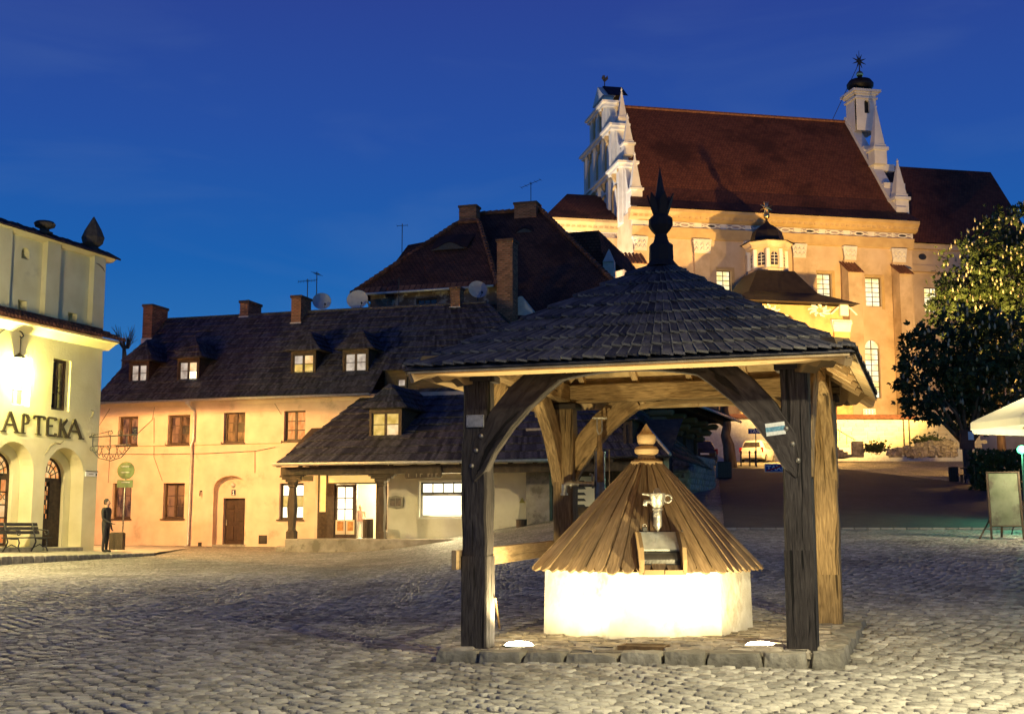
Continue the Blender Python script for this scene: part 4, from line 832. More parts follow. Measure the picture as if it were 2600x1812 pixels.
s = MB(); ar = H2.px(1345, 1280, yW)[0]; s.box(ar, ar + .9, yW - .5, yW - .002, -.8, zW - .1); s.build('wall_return', m_conc, r2)
sx0, sx1 = H2.px(1458, 1240, yW - .1)[0], H2.px(1515, 1240, yW - .1)[0]; zz = H2.px(1480, 1240, yW - .1)[1]
b = MB(); b.box(H2.px(1385, 1240, yW - .1)[0], xw1 - .2, yW - .08, yW - .003, -.7, zW - .12); b.build('dark_boarding', m_dkw, r2)
b = MB(); b.box(sx0, sx1, yW - .12, yW - .081, zz - .65, zz + .45); pn = b.build('striped_panel', m_pale, r2)
for k in range(5): b = MB(); b.prism([(sx0 + .02, yW - .13, zz + .30 - k * .22), (sx0 + .38, yW - .13, zz + .30 - k * .22), (sx0 + .46, yW - .13, zz + .20 - k * .22), (sx0 + .02, yW - .13, zz + .20 - k * .22)], (0, .009, 0)); b.build('stripe', m_iron, pn)
# ------------------------------------------------------------------ pharmacy on the left
m_apt = M('cream_plaster', (.68, .63, .36), (.76, .72, .45), 1.2, .92, .3, 10, c3=(.50, .46, .28), sc3=.7, lo3=.6, hi3=.78)
m_redtile = M('red_tile', (.13, .055, .03), (.24, .10, .055), 5, .8, .4, 30, isl=.3)
p = at(238, 1400, 45.5); HA = Fr('pharmacy_building', (p.x, p.y), (.345, .938), .9, 'tall cream pharmacy with attic wall, arched doorways and black letters', 'building'); ra = HA.root
XA = -9.0; zc = HA.px(253, 884)[1]
def acut(u, v, yo=0): return HA.px(u, v, yo)
w2 = HA.rect(133, 178, 912, 1042); w1 = HA.rect(32, 78, 905, 1030)
n2 = HA.rect(112, 210, 1136, 1388); n1 = HA.rect(-25, 82, 1120, 1388); hw2, hw1 = (n2[1] - n2[0]) / 2, (n1[1] - n1[0]) / 2
m = wall_open(XA, 0, -.5, zc, [w1, w2, (*n1, hw1), (*n2, hw2)], .55, 0, 14); m.add([(0, 0, -.5), (0, 6, -.5), (0, 6, zc), (0, 0, zc)], [(0, 1, 2, 3)]); m.box(XA, 0, 8, 8.2, -.5, zc + 3); m.build('wall', m_apt, ra)
m_fan = EM('fanlight_glow', (.95, .30, .05), 1.0, (1, .72, .30), 5)
for i, nn in enumerate((n1, n2)):
    yD = .56; xm = (nn[0] + nn[1]) / 2 - .05; hw = (nn[1] - nn[0]) / 2 * .72; z0 = nn[2]; zt = nn[3] - .32; zs = zt - hw
    s = wall_open(nn[0] - .1, nn[1] + .1, -.5, nn[3] + .1, [(xm - hw, xm + hw, z0, zt, hw)], .3, yD, 14); s.build('niche_wall', m_apt, ra)
    b = MB(); b.box(nn[0] + .05, nn[1] - .05, -.15, yD + .2, -.5, z0 - .02); b.build('door_step', m_stone, ra)
    b = MB(); yF = yD + .15; b.box(xm - hw, xm + hw, yF, yF + .08, zs - .1, zs)
    for k in range(16):
        a0, a1 = math.pi * k / 16, math.pi * (k + 1) / 16
        b.prism([(xm + (hw - .06) * math.cos(a0), yF, zs + (hw - .06) * math.sin(a0)), (xm + hw * math.cos(a0), yF, zs + hw * math.sin(a0)), (xm + hw * math.cos(a1), yF, zs + hw * math.sin(a1)), (xm + (hw - .06) * math.cos(a1), yF, zs + (hw - .06) * math.sin(a1))], (0, .08, 0))
    for k in range(1, 8): a = math.pi * k / 8; b.tube([(xm + .3 * hw * math.cos(a), yF + .03, zs + .3 * hw * math.sin(a)), (xm + (hw - .05) * math.cos(a), yF + .03, zs + (hw - .05) * math.sin(a))], .018, 5)
    for rr in (.3, .66): b.tube([(xm + rr * hw * math.cos(math.pi * k / 12), yF + .03, zs + rr * hw * math.sin(math.pi * k / 12)) for k in range(13)], .016, 5)
    fl = b.build('fanlight', m_frame, ra)
    for k in range(8):
        a0, a1 = math.pi * k / 8, math.pi * (k + 1) / 8; am = (a0 + a1) / 2; r = hw - .07; b = MB(); b.prism([(xm + .02 * math.cos(am), yF + .05, zs + .01), (xm + r * math.cos(a0), yF + .05, zs + r * math.sin(a0)), (xm + r * math.cos(am), yF + .05, zs + r * math.sin(am)), (xm + r * math.cos(a1), yF + .05, zs + r * math.sin(a1))], (0, .01, 0)); b.build('pane', m_fan, fl)
    if i == 1:
        b = MB(); b.box(xm - hw + .005, xm - .2, yF - .02, yF + .05, z0, zs - .1); b.box(xm + .12, xm + hw - .005, yF - .02, yF + .05, z0, zs - .1); b.box(xm - .2, xm + .12, yF - .018, yF + .05, z0, z0 + .95); b.build('door', m_frame, ra)
        window(ra, xm - .2, xm + .12, z0 + .951, zs - .101, yF, m_frame, [m_lr, m_fan, m_glassd], 3, 8, .03, .02, .05, name='door_glazing')
    else:
        window(ra, xm - hw, xm + hw, z0 + .02, zs - .101, yF, m_frame, [m_lr, m_lw, m_fan, m_lr], 4, 5, .09, .05, .06, name='shop_door')
        # ironwork letters seen on the door glass
        text_mesh('door_lettering', 'KOC', .26, m_iron, ra, (xm + .02, yF - .02, z0 + 1.55), (R(90), 0, 0))
for i, ww in enumerate((w1, w2)):
    window(ra, ww[0], ww[1] - .0, ww[2], ww[3], .22, M('pale_frame', (.55, .5, .3), None) if i == 0 else m_frame, m_ly if i == 0 else [m_glassd, m_glass, m_glassd, m_glassd, m_glassd, m_glass], 2, 3, .08, .04, .07, cw=.1)
# tiled cornice between the storeys
yU = .75; b = MB(); ze_ = acut(262, 876, -.5)[1] - .05; xk = .55
b.prism([(XA, -.0, zc - .02), (XA, -.30, zc + .18), (XA, -.45, zc + .22), (XA, -.45, zc + .30), (XA, yU, zc + .36), (XA, yU, zc - .02)], (-XA + .35, 0, 0)); b.build('cornice', m_apt, ra)
tl = MB(); n = 58; zh = zc + .85
for k in range(n):
    x0 = lerp(XA, .55, k / n); x1 = lerp(XA, .55, (k + .8) / n); xm = (x0 + x1) / 2
    for r in range(4):
        t0, t1 = r / 4, (r + 1.15) / 4; y0, y1 = lerp(-.62, yU, t0), lerp(-.62, yU, min(1, t1)); z0, z1 = lerp(zc + .30, zh, t0) + .05, lerp(zc + .30, zh, min(1, t1)); z1 -= .03 if r < 3 else 0
        tl.add([(x0, y0, z0), (xm, y0, z0 + .07), (x1, y0, z0), (x1, y1, z1), (xm, y1, z1 + .07), (x0, y1, z1), (x0, y0, z0 - .06), (x1, y0, z0 - .06)], [(0, 1, 4, 5), (1, 2, 3, 4), (0, 6, 7, 2, 1), (2, 7, 3)])
tl.add([(XA, -.6, zc + .305), (.53, -.6, zc + .305), (.53, yU, zh - .02), (XA, yU, zh - .02)], [(0, 1, 2, 3)]); o = tl.build('cornice_tiles', m_redtile, ra, fix=False); o['kind'] = 'stuff'
# attic wall with pilasters and niches
xu = acut(266, 740, yU)[0]; zu = acut(262, 655, yU)[1]
holes = [HA.rect(45, 68, 762, 800, yU), HA.rect(172, 195, 794, 831, yU), (*HA.rect(55, 75, 628, 658, yU), .0)]
holes[2] = (holes[2][0], holes[2][1], holes[2][2], holes[2][3], (holes[2][3] - holes[2][2]) / 2)
m = wall_open(XA, xu, zc, zu, holes, .35, yU); m.box(XA, xu, yU + .36, yU + .5, zc, zu); m.add([(xu, yU, zc), (xu, 6, zc), (xu, 6, zu), (xu, yU, zu)], [(0, 1, 2, 3)]); m.build('attic_wall', m_apt, ra)
for u0, u1 in ((-12, 26), (117, 151), (238, 266)):
    a, b_ = acut(u0, 720, yU - .22)[0], acut(u1, 720, yU - .22)[0]; s = MB(); s.box(a, b_, yU - .22, yU - .001, zc + .4, zu - .01); s.build('pilaster', m_apt, ra)
s = MB(); s.prism([(XA, yU - .12, zu - .12), (XA, yU - .30, zu), (XA, yU + .6, zu), (XA, yU + .6, zu - .12)], (xu - XA + .22, 0, 0)); s.build('attic_cornice', m_apt, ra)
s = MB(); n = 40
for k in range(n):
    x0, x1 = lerp(XA, xu + .35, k / n), lerp(XA, xu + .35, (k + .9) / n); h = .03 * math.sin(k * 1.9); s.add([(x0, yU - .42, zu + .03 + h), (x1, yU - .42, zu + .03), (x1, yU + .2, zu + .36), (x0, yU + .2, zu + .36 + h), (x0, yU - .42, zu - .04), (x1, yU - .42, zu - .04), (x0, yU + .8, zu), (x1, yU + .8, zu)], [(0, 1, 2, 3), (0, 4, 5, 1), (3, 2, 7, 6), (1, 5, 2), (0, 3, 4)])
o = s.build('coping_tiles', M('dark_tile', (.035, .022, .02), (.07, .045, .038), 5, .8), ra, fix=False); o['kind'] = 'stuff'
m_fin = M('dark_stone', (.05, .042, .036), (.10, .085, .07), 6, .9, .5, 20)
a = acut(118, 600, yU)[0]; b = MB(); b.lathe([(.28, 0), (.30, .08), (.18, .12), (.16, .2), (.34, .28), (.38, .38), (.30, .46), (.05, .5)], (a, yU + .1, zu + .22), 10); b.build('urn', m_fin, ra, 40)
a = acut(240, 640, yU)[0]; b = MB(); b.lathe([(.30, 0), (.34, .1), (.2, .18), (.36, .32), (.42, .55), (.30, .85), (.16, 1.1), (.02, 1.35)], (a, yU + .1, zu + .12), 6); b.build('flame_finial', m_fin, ra, 30)
# cracked patches and letters
m_letter = M('letter_black', (.05, .042, .02), (.085, .07, .035), 12, .6)
LET = {'A': [((.06, 0), (.44, 1.05)), ((.44, 1.05), (.92, 0)), ((.22, .38), (.72, .38))], 'P': [((.22, 0), (.22, 1)), ((.22, 1), (.55, .98)), ((.55, .98), (.74, .78)), ((.74, .78), (.6, .54)), ((.6, .54), (.24, .48))],
       'T': [((.5, 0), (.5, 1)), ((.06, .98), (.94, .98)), ((.06, .99), (.02, .84)), ((.94, .99), (.98, .84))], 'E': [((.2, 0), (.2, 1)), ((.2, .98), (.82, .98)), ((.2, .52), (.62, .55)), ((.2, .02), (.86, .02)), ((.86, 0), (.9, .16)), ((.82, 1), (.86, .86))],
       'K': [((.2, 0), (.2, 1)), ((.86, 1), (.24, .46)), ((.4, .58), (.92, 0))]}
zl0 = acut(100, 1104)[1]; lh = acut(100, 1057)[1] - zl0
for ch, u0, u1 in (('A', 1, 42), ('P', 47, 74), ('T', 78, 108), ('E', 110, 140), ('K', 143, 168), ('A', 166, 206)):
    a, c = acut(u0, 1085)[0], acut(u1, 1085)[0]; b = MB(); dw = .0
    for k, (p0, p1) in enumerate(LET[ch]):
        q0 = Vector((lerp(a, c, p0[0]), 0, zl0 + lh * p0[1])); q1 = Vector((lerp(a, c, p1[0]), 0, zl0 + lh * p1[1])); dv = (q1 - q0).normalized(); nn = Vector((dv.z, 0, -dv.x)); wd = .055 if abs(dv.z) > .4 else .035
        if ch == 'A' and k == 0: wd = .038
        y = -.10 - .002 * k; b.prism([q0 - nn * wd + Vector((0, y, 0)), q1 - nn * wd + Vector((0, y, 0)), q1 + nn * wd + Vector((0, y, 0)), q0 + nn * wd + Vector((0, y, 0))], (0, .05, 0))
    for p0 in {'A': (.06, .92), 'P': (.22,), 'T': (.5,), 'K': (.2, .92), 'E': ()}[ch]: x = lerp(a, c, p0); b.box(x - .12, x + .12, -.112, -.052, zl0 - .02, zl0 + .025)
    b.build('letter', m_letter, ra)
pp = [(612, 250), (622, 262), (600, 290)]
for pts in (((113, 1155), (128, 1132), (140, 1124), (152, 1126), (162, 1119)), ((230, 1040), (237, 1044), (233, 1058), (228, 1062)), ((244, 668), (252, 672), (262, 682), (266, 690))):
    b = MB(); b.tube([(acut(u, v)[0] if v > 900 else acut(u, v, yU - .23)[0], -.003 if v > 900 else yU - .225, acut(u, v)[1] if v > 900 else acut(u, v, yU - .23)[1]) for u, v in pts], [.01] + [.03] * (len(pts) - 2) + [.01], 5); b.build('plaster_crack', M('bare_patch', (.2, .17, .10), None) if 'bare_patch' not in MATS else MATS['bare_patch'], ra)
o = HA.rect(215, 240, 1197, 1209); b = MB(); b.box(o[0], o[1] + .1, -.05, -.004, o[2], o[3]); pl_ = b.build('street_plate', mw, ra)
b = MB(); b.box(o[0] + .15, o[1] - .12, -.054, -.051, o[2] + .07, o[3] - .07); b.box(o[1] + .0, o[1] + .07, -.055, -.051, o[2] + .03, o[3] - .05); b.build('street_plate_print', m_letter, pl_)
b = MB(); b.box(o[0] - .04, o[1] + .12, -.07, -.052, o[3] + .001, o[3] + .03); b.build('street_plate_hood', m_iron, pl_)
# lantern on a scrolled iron bracket
lp = at(47, 925, 41.5); le = E('wall_lantern', lp, 0, 'glaring lantern on a scrolled iron bracket on the pharmacy wall', 'lantern')
q = HA.wp(acut(-10, 880)[0], 0, 0); wallp = Vector((q.x, q.y, at(0, 862, 41.5).z)) - lp
b = MB(); hk = Vector((0, 0, .95)); b.tube([wallp, lerp(wallp, hk, .35) + Vector((0, 0, .22)), lerp(wallp, hk, .7) + Vector((0, 0, .3)), hk + Vector((.06, 0, .12)), hk + Vector((.12, 0, .0)), hk + Vector((.05, 0, -.06)), hk + Vector((0, 0, .0))], .022, 6); b.tube([hk + Vector((.03, 0, -.05)), (0.03, 0, .36)], .014, 6); b.build('bracket', m_iron, le, True)
b = MB(); b.lathe([(.03, .38), (.10, .33), (.22, .22), (.23, .20)], n=8); b.build('lantern_hood', m_iron, le, 30)
b = MB(); b.lathe([(.20, .199), (.13, -.12), (.03, -.2)], n=8); b.build('lantern_glass', EM('lantern_glass', (1, .92, .45), 60), le)
lamp('POINT', 'lantern_light', lp + Vector((.05, -.05, -.3)), 2300, (1, .87, .25), le, .12)
# ------------------------------------------------------------------ red tiled house behind
def quv(m, P, su=1.0):
    """planar polygon with uv in metres: u along the first edge"""
    P = [Vector(p) for p in P]; e = (P[1] - P[0]).normalized(); n = e.cross(P[-1] - P[0]).normalized(); f = n.cross(e)
    m.add(P, [tuple(range(len(P)))], [[((q - P[0]).dot(e) * su, (q - P[0]).dot(f) * su) for q in P]])
m_rt = tile_mat('red_tiles', (.10, .042, .026), (.17, .07, .042), .22, .17)
m_ct = tile_mat('church_tiles', (.15, .045, .022), (.22, .07, .034), .28, .3)
m_old = M('peeling_plaster', (.10, .065, .05), (.20, .14, .11), 1.2, .95, .4, 10, c3=(.36, .30, .26), sc3=1.4, lo3=.5, hi3=.56)
p = at(1000, 775, 62); H3 = Fr('red_roof_house', (p.x, p.y), (.957, -.29), 1.0, 'tall dark house with steep red tiled roofs and brick chimneys', 'house'); r3 = H3.root
def P3(u, v, y): x, z = H3.px(u, v, y); return Vector((x, y, z))
EL, ER, TL, TR = P3(893, 752, -.5), P3(1264, 722, -.5), P3(1163, 572, 4.6), P3(1216, 560, 4.6); EL.z = ER.z = (EL.z + ER.z) / 2; TL.z = TR.z = (TL.z + TR.z) / 2
BL, BR_, RR, RL = P3(1225, 818, -1.6), P3(1660, 818, -1.6), P3(1373, 546, 6.5), P3(1216, 546, 6.5); BL.z = BR_.z; RR.z = RL.z
m = MB(); quv(m, [EL, ER, TR, TL]); quv(m, [EL + Vector((.3, 9, 0)), EL, TL]); quv(m, [ER, ER + Vector((-.5, 9, 0)), TR]); quv(m, [BL, BR_, RR, RL]); quv(m, [BR_, BR_ + Vector((0, 15, 0)), RR]); quv(m, [BL + Vector((0, 15, 0)), BL, RL]); quv(m, [TL, TR, ER + Vector((-.5, 9, 0)), EL + Vector((.3, 9, 0))]); quv(m, [RL, RR, BR_ + Vector((0, 15, 0)), BL + Vector((0, 15, 0))])
g1, g2, g3, g4 = P3(1036, 622, 2.6), P3(1096, 614, 3.6), P3(985, 690, 1.2), P3(1150, 600, 4.2)
quv(m, [g3, P3(1110, 690, 1.3), g4, g2, g1]); rf3 = m.build('roof', m_rt, r3)
rn = random.Random(9); hipm = MB()
for a, b_ in ((TR, ER), (RR, BR_), (TL, TR), (RL, RR), (TL, EL)):
    n = int((b_ - a).length / .34)
    for k in range(n):
        q0, q1 = lerp(a, b_, k / n), lerp(a, b_, (k + 1.1) / n); hipm.tube([q0 + Vector((0, -.02, .06)), q1 + Vector((0, -.02, .09))], [.10, .13], 6)
o = hipm.build('ridge_tiles', m_redtile, rf3); o['kind'] = 'stuff'
m = MB()
for q0, q1 in ((EL, ER), (BL, BR_)):
    n = int((q1 - q0).length / .3)
    for k in range(n): a, b_ = lerp(q0, q1, k / n), lerp(q0, q1, (k + .85) / n); m.add([a + Vector((0, -.04, .05)), b_ + Vector((0, -.04, .05)), b_ + Vector((0, .3, .38)), a + Vector((0, .3, .38)), a + Vector((0, -.04, -.02)), b_ + Vector((0, -.04, -.02))], [(0, 1, 2, 3), (0, 4, 5, 1)])
o = m.build('eaves_tiles', m_redtile, rf3, fix=False); o['kind'] = 'stuff'
for u, v, y, w_ in ((1145, 634, 2.6, 1.0), (1335, 598, 5.2, .8)):
    c = P3(u, v, y); m = MB(); n = 12
    f0 = [c + Vector((w_ * (2 * k / n - 1), -.35, .34 * math.cos(math.pi * (k / n - .5)) ** 2)) for k in range(n + 1)]; f1 = [q + Vector((0, 1.2, .95 - .0 * k)) - Vector((0, 0, (q.z - c.z) * .9)) for k, q in enumerate(f0)]
    m.add(f0 + f1, [(k, k + 1, n + 2 + k, n + 1 + k) for k in range(n)]); ey = m.build('eyebrow_dormer', m_rt, r3, True)
    m = MB(); m.poly([q + Vector((0, .03, -.03)) for q in f0] + [c + Vector((w_, -.32, -.05)), c + Vector((-w_, -.32, -.05))]); m.build('eyebrow_opening', m_iron, ey)
xa = P3(940, 760, 0).x; xb_ = P3(1262, 740, 0).x; zt = EL.z + .1; ow = H3.rect(1056, 1110, 756, 790)
m = wall_open(xa, xb_, 0, zt, [ow], .3); m.box(xb_, P3(1600, 800, 0).x, .0, .3, 0, BL.z + .4); m.box(xa, xa + .3, .31, 9, 0, zt); m.build('wall', m_old, r3)
window(r3, ow[0], ow[1], ow[2], ow[3], .12, m_frame, m_glassd, 3, 2, .08)
d = MB(); d.tube([(xa - .3, -.62, EL.z - .05), (xb_, -.62, EL.z + .0)], .07, 8); d.tube([(xa - .1, -.6, EL.z - .1), (xa, -.1, EL.z - .5), (xa, -.1, EL.z - 3)], .06, 8); d.build('gutter', m_zinc, r3, True)
for ul, vt, vb, y, w_, dd in ((1165, 522, 578, 4.9, .98, .7), (1305, 514, 550, 6.0, 1.25, .9)):
    x0, z0 = H3.px(ul, vb, y); chimney(r3, x0, w_, y, dd, z0 - .3, H3.px(ul, vt, y)[1], False)
x0, z0 = H3.px(1261, 805, -3.6); chimney(r3, x0, .76, -3.6, .85, z0 - .6, H3.px(1261, 607, -3.6)[1], False, .09, name='tall_chimney')
m = MB(); m.poly([P3(1300, 760, -2.7), P3(1322, 752, -2.7), P3(1352, 788, -2.7), P3(1352, 800, -2.7), P3(1300, 800, -2.7)]); m.prism([P3(1318, 752, -2.6), P3(1325, 752, -2.6), P3(1356, 790, -2.6), P3(1352, 795, -2.6)], (0, .2, 0)); m.build('flashing', m_zincw, r3)
a, b_ = P3(1424, 592, 5.2), P3(1512, 674, 2.4); m = MB(); m.sweep([a, b_], .34, .10, (0, 0, 1)); m.build('metal_valley', M('sky_tinted_metal', (.20, .25, .34), (.3, .36, .46), 5, .35, metal=.6), rf3)  # sky reflection put into the blue-grey of the metal
m = MB(); q = [P3(u, v, 9) for u, v in ((1425, 592), (1520, 585), (1528, 642), (1584, 684), (1500, 705))]; quv(m, q); quv(m, [q[1], q[1] + Vector((1, 3, -1)), q[3] + Vector((1, 3, -.6)), q[3], q[2]]); m.build('rear_dormer', m_rt, r3)
m = MB(); c = P3(1547, 690, 8); m.box(c.x - .3, c.x + .3, 7.8, 8.2, c.z - .6, c.z + .5); m.lathe([(.42, .5), (.02, 1.25)], (c.x, 8.0, c.z), 4, R(45)); m.build('vent_turret', m_zincw, r3)
# ------------------------------------------------------------------ dark timber house beside the road
p = at(1712, 1262, 60); H4 = Fr('timber_house', (p.x, p.y), (.37, .93), p.z, 'dark timber house with jettied eaves on carved log corbels beside road', 'house'); r4 = H4.root
def P4(u, v, y=0): x, z = H4.px(u, v, y); return Vector((x, y, z))
x0, x1 = P4(1640, 1200).x, P4(1768, 1200).x; zt = P4(1712, 1062).z; zt = max(zt, 3.2)
m = wall_open(x0, x1, -2, zt + 1, [(x1 - 3.2, x1 - 2.2, .9, 2.2), (x0 + .6, x0 + 1.6, .9, 2.2)], .25); m.box(x0, x1, 7, 7.2, -2, zt + 1); m.box(x1 - .2, x1, .26, 6.9, -2, zt + 1); m.build('wall', m_dkw, r4)
for a in (x1 - 3.2, x0 + .6): window(r4, a, a + 1.0, .9, 2.2, .08, m_frame, m_lr, 3, 3, .07, .04)
for k in range(5):
    x = lerp(x0 + .3, x1 - .3, k / 4); b = MB(); b.cbox(x - .14, x + .14, -.16, .1, -1.5, zt, .02); b.build('post', m_dkw, r4)
    for j in range(3): b = MB(); b.tube([(x, .0, zt - .75 + j * .3), (x, -.45 - j * .35, zt - .75 + j * .3), (x, -.52 - j * .35, zt - .68 + j * .3)], [.15, .15, .08], 8); b.build('log_corbel', m_lit, r4, 40)
b = MB(); b.box(x0, x1 + .8, -1.3, .2, zt + .1, zt + .4); b.build('jetty_beam', m_dkw, r4)
b = MB(); b.box(x0, x1 + .6, -1.1, 7, zt + .41, zt + 2.0); b.build('upper_wall', m_dkw, r4)
A, B, C, D = Vector((x0, -2.0, zt + .25)), Vector((x1 + 1.3, -2.0, zt + .25)), Vector((x1 + .4, 3.6, zt + 3.2)), Vector((x0, 3.6, zt + 3.2))
m = MB(); m.add([A, B, C, D, Vector((x1 + 1.3, 8, zt + .25)), Vector((x0, 8, zt + .25))], [(0, 1, 2, 3), (1, 4, 2), (3, 2, 4, 5)]); rf4 = m.build('roof', m_shg, r4)
m = MB(); shingles(m, A, B, C, D, 12, .16, .05, rn=rn); o = m.build('shingles', m_shg, rf4, fix=False); o['kind'] = 'stuff'
b = MB(); b.tube([A + Vector((0, -.06, -.04)), B + Vector((0, -.06, -.04))], .07, 8); b.build('gutter', m_zinc, r4, True)
# ------------------------------------------------------------------ church
m_ch = M('church_plaster', (.60, .44, .28), (.68, .52, .35), .8, .92, .2, 6, c3=(.40, .28, .17), sc3=.35, lo3=.5, hi3=.72)
m_chp = M('chapel_plaster', (.46, .30, .13), (.54, .37, .18), .9, .92, .2, 6, c3=(.34, .21, .10), sc3=.5)
m_chw = M('church_white', (.68, .64, .58), (.76, .73, .67), 1.5, .9, .2, 8)
m_cho = M('church_ochre', (.50, .34, .16), (.58, .41, .20), 1.5, .9, .2, 8)
m_slate = M('black_sheet', (.008, .006, .006), (.016, .012, .012), 3, .5, .2, 8)
p = at(1606, 540, 105); HC = Fr('parish_church', (p.x, p.y), (.98, .2), 7.6, 'large floodlit church with steep red roof and ornate pinnacled gables', 'church'); rc = HC.root
Lc = HC.px(2318, 700)[0]; YR = 10.0
def ZC(u, v, y=0): return HC.px(u, v, y)[1]
def XC(u, v, y=0): return HC.px(u, v, y)[0]
zE = ZC(1880, 545); zF1 = ZC(1880, 572); zF0 = ZC(1880, 586); zA = ZC(1880, 614); zRg = ZC(1880, 292, YR)
wins = [HC.rect(*b) for b in ((1820, 1857, 686, 760), (2075, 2112, 694, 770), (2198, 2238, 704, 778))]
aw = HC.rect(2198, 2236, 863, 1010); aw = (*aw, (aw[1] - aw[0]) / 2)
m = wall_open(0, Lc, -1, zA, wins + [aw], .5); m.add([(0, 0, -1), (0, 2 * YR, -1), (0, 2 * YR, zE), (0, 0, zE)], [(0, 1, 2, 3)]); m.add([(Lc, 0, -1), (Lc, 2 * YR, -1), (Lc, 2 * YR, zA), (Lc, 0, zA)], [(0, 1, 2, 3)]); m.build('wall', m_ch, rc)
m_cw = EM('church_pane', (1, .74, .24), 1.35, (1, .93, .66), 1.1)
for a in wins:
    window(rc, a[0], a[1], a[2], a[3], .25, M('bronze_frame', (.12, .075, .03), None) if 'bronze_frame' not in MATS else MATS['bronze_frame'], m_cw, 2, 6, .07, .05, .1)
    s = MB(); s.box(a[1] + .01, a[1] + .28, -.06, -.002, a[2] - .2, a[3] + .25); s.box(a[0] - .05, a[1] + .009, -.06, -.002, a[3] + .01, a[3] + .25); s.build('window_surround', m_cho, rc)
window(rc, aw[0], aw[1], aw[2], aw[3] - aw[4], .25, MATS['bronze_frame'], m_cw, 2, 9, .06, .05, .1, name='arched_window')
b = MB(); cx = (aw[0] + aw[1]) / 2; b.prism([(cx + aw[4] * math.cos(math.pi * k / 12), .3, aw[3] - aw[4] + aw[4] * math.sin(math.pi * k / 12)) for k in range(13)], (0, .02, 0)); b.build('arched_pane', m_cw, rc)
b = MB(); b.box(cx - .04, cx + .04, .26, .3, aw[3] - aw[4], aw[3]); b.build('arch_mullion', MATS['bronze_frame'], rc)
def entab(x0, x1, y, name_parent, ov=.0):
    """cornice, frieze with strapwork panels, architrave"""
    b = MB(); b.prism([(x0 - ov, y, zE - .0), (x0 - ov, y - .9, zE), (x0 - ov, y - .9, zE - .25), (x0 - ov, y - .65, zE - .45), (x0 - ov, y - .5, zE - .75), (x0 - ov, y - .3, zF1 + .05), (x0 - ov, y, zF1)], (x1 - x0 + 2 * ov, 0, 0)); c = b.build('cornice', m_cho, name_parent)
    d = MB(); x = x0
    while x < x1: d.box(x, x + .28, y - .62, y - .45, zE - .72, zE - .5); x += .5
    d.build('dentils', m_cho, c)['kind'] = 'stuff'
    b = MB(); b.box(x0, x1, y - .1, y - .001, zF0, zF1 - .001); b.build('frieze', m_chw, name_parent)
    b = MB(); b.prism([(x0, y, zF0), (x0, y - .35, zF0 - .05), (x0, y - .28, zF0 - .35), (x0, y - .18, zA + .1), (x0, y - .12, zA), (x0, y, zA)], (x1 - x0, 0, 0)); b.build('architrave', m_cho, name_parent)
entab(-.1, Lc + .1, 0, rc, .3)
m_shade = M('panel_shade_grey', (.34, .28, .27), (.4, .33, .31), 2, .9)  # shade of the sunk frieze panels put into a grey colour
for i, u in enumerate((1675, 1737, 1805, 1867, 1930, 1992, 2055, 2117, 2180, 2241, 2290)):
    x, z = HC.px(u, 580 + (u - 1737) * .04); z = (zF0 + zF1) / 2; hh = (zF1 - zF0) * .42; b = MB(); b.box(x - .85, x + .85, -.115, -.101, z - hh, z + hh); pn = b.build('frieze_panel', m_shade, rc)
    b = MB(); b.tube([(x + .42 * math.cos(2 * math.pi * k / 16), -.13, z + hh * .8 * math.sin(2 * math.pi * k / 16)) for k in range(17)], .07, 6)
    for s in (-1, 1): b.tube([(x + s * .42, -.13, z), (x + s * .62, -.13, z + hh * .0), (x + s * .85, -.13, z + hh * .6)], .06, 5); b.tube([(x + s * .62, -.13, z), (x + s * .85, -.13, z - hh * .6)], .06, 5)
    b.build('strapwork', m_chw, pn)
    if i % 2 == 0: b = MB(); b.prism([(x + .36 * math.cos(2 * math.pi * k / 14), -.125, z + hh * .66 * math.sin(2 * math.pi * k / 14)) for k in range(14)], (0, .008, 0)); b.build('oval_opening', m_iron, pn)
for u0, u1, vt in ((1604, 1642, 608), (1757, 1803, 612), (1887, 1925, 618), (2008, 2045, 622), (2137, 2172, 626), (2260, 2298, 632)):
    x0, x1 = XC(u0, vt + 40), XC(u1, vt + 40); zt = zA - .02; s = MB(); s.box(x0 + .12, x1 - .12, -.30, -.002, -1, zt - 1.15); s.build('pilaster', m_ch, rc)
    s = MB(); s.box(x0, x1, -.48, -.001, zt - .18, zt); s.prism([(x0 + .12, -.30, zt - 1.1), (x1 - .12, -.30, zt - 1.1), (x1, -.30, zt - .181), (x0, -.30, zt - .181)], (0, -.12, 0)); s.box(x0 + .1, x1 - .1, -.38, -.303, zt - 1.22, zt - 1.1); cp = s.build('capital', m_chw, rc)
    for k in range(3):
        for j in range(2): b = MB(); xx = lerp(x0 + .3, x1 - .3, k / 2); b.tube([(xx - .16, -.42, zt - .98 + j * .4), (xx, -.50, zt - .72 + j * .4), (xx + .16, -.42, zt - .98 + j * .4)], .06, 5); b.build('acanthus', m_chw, cp)
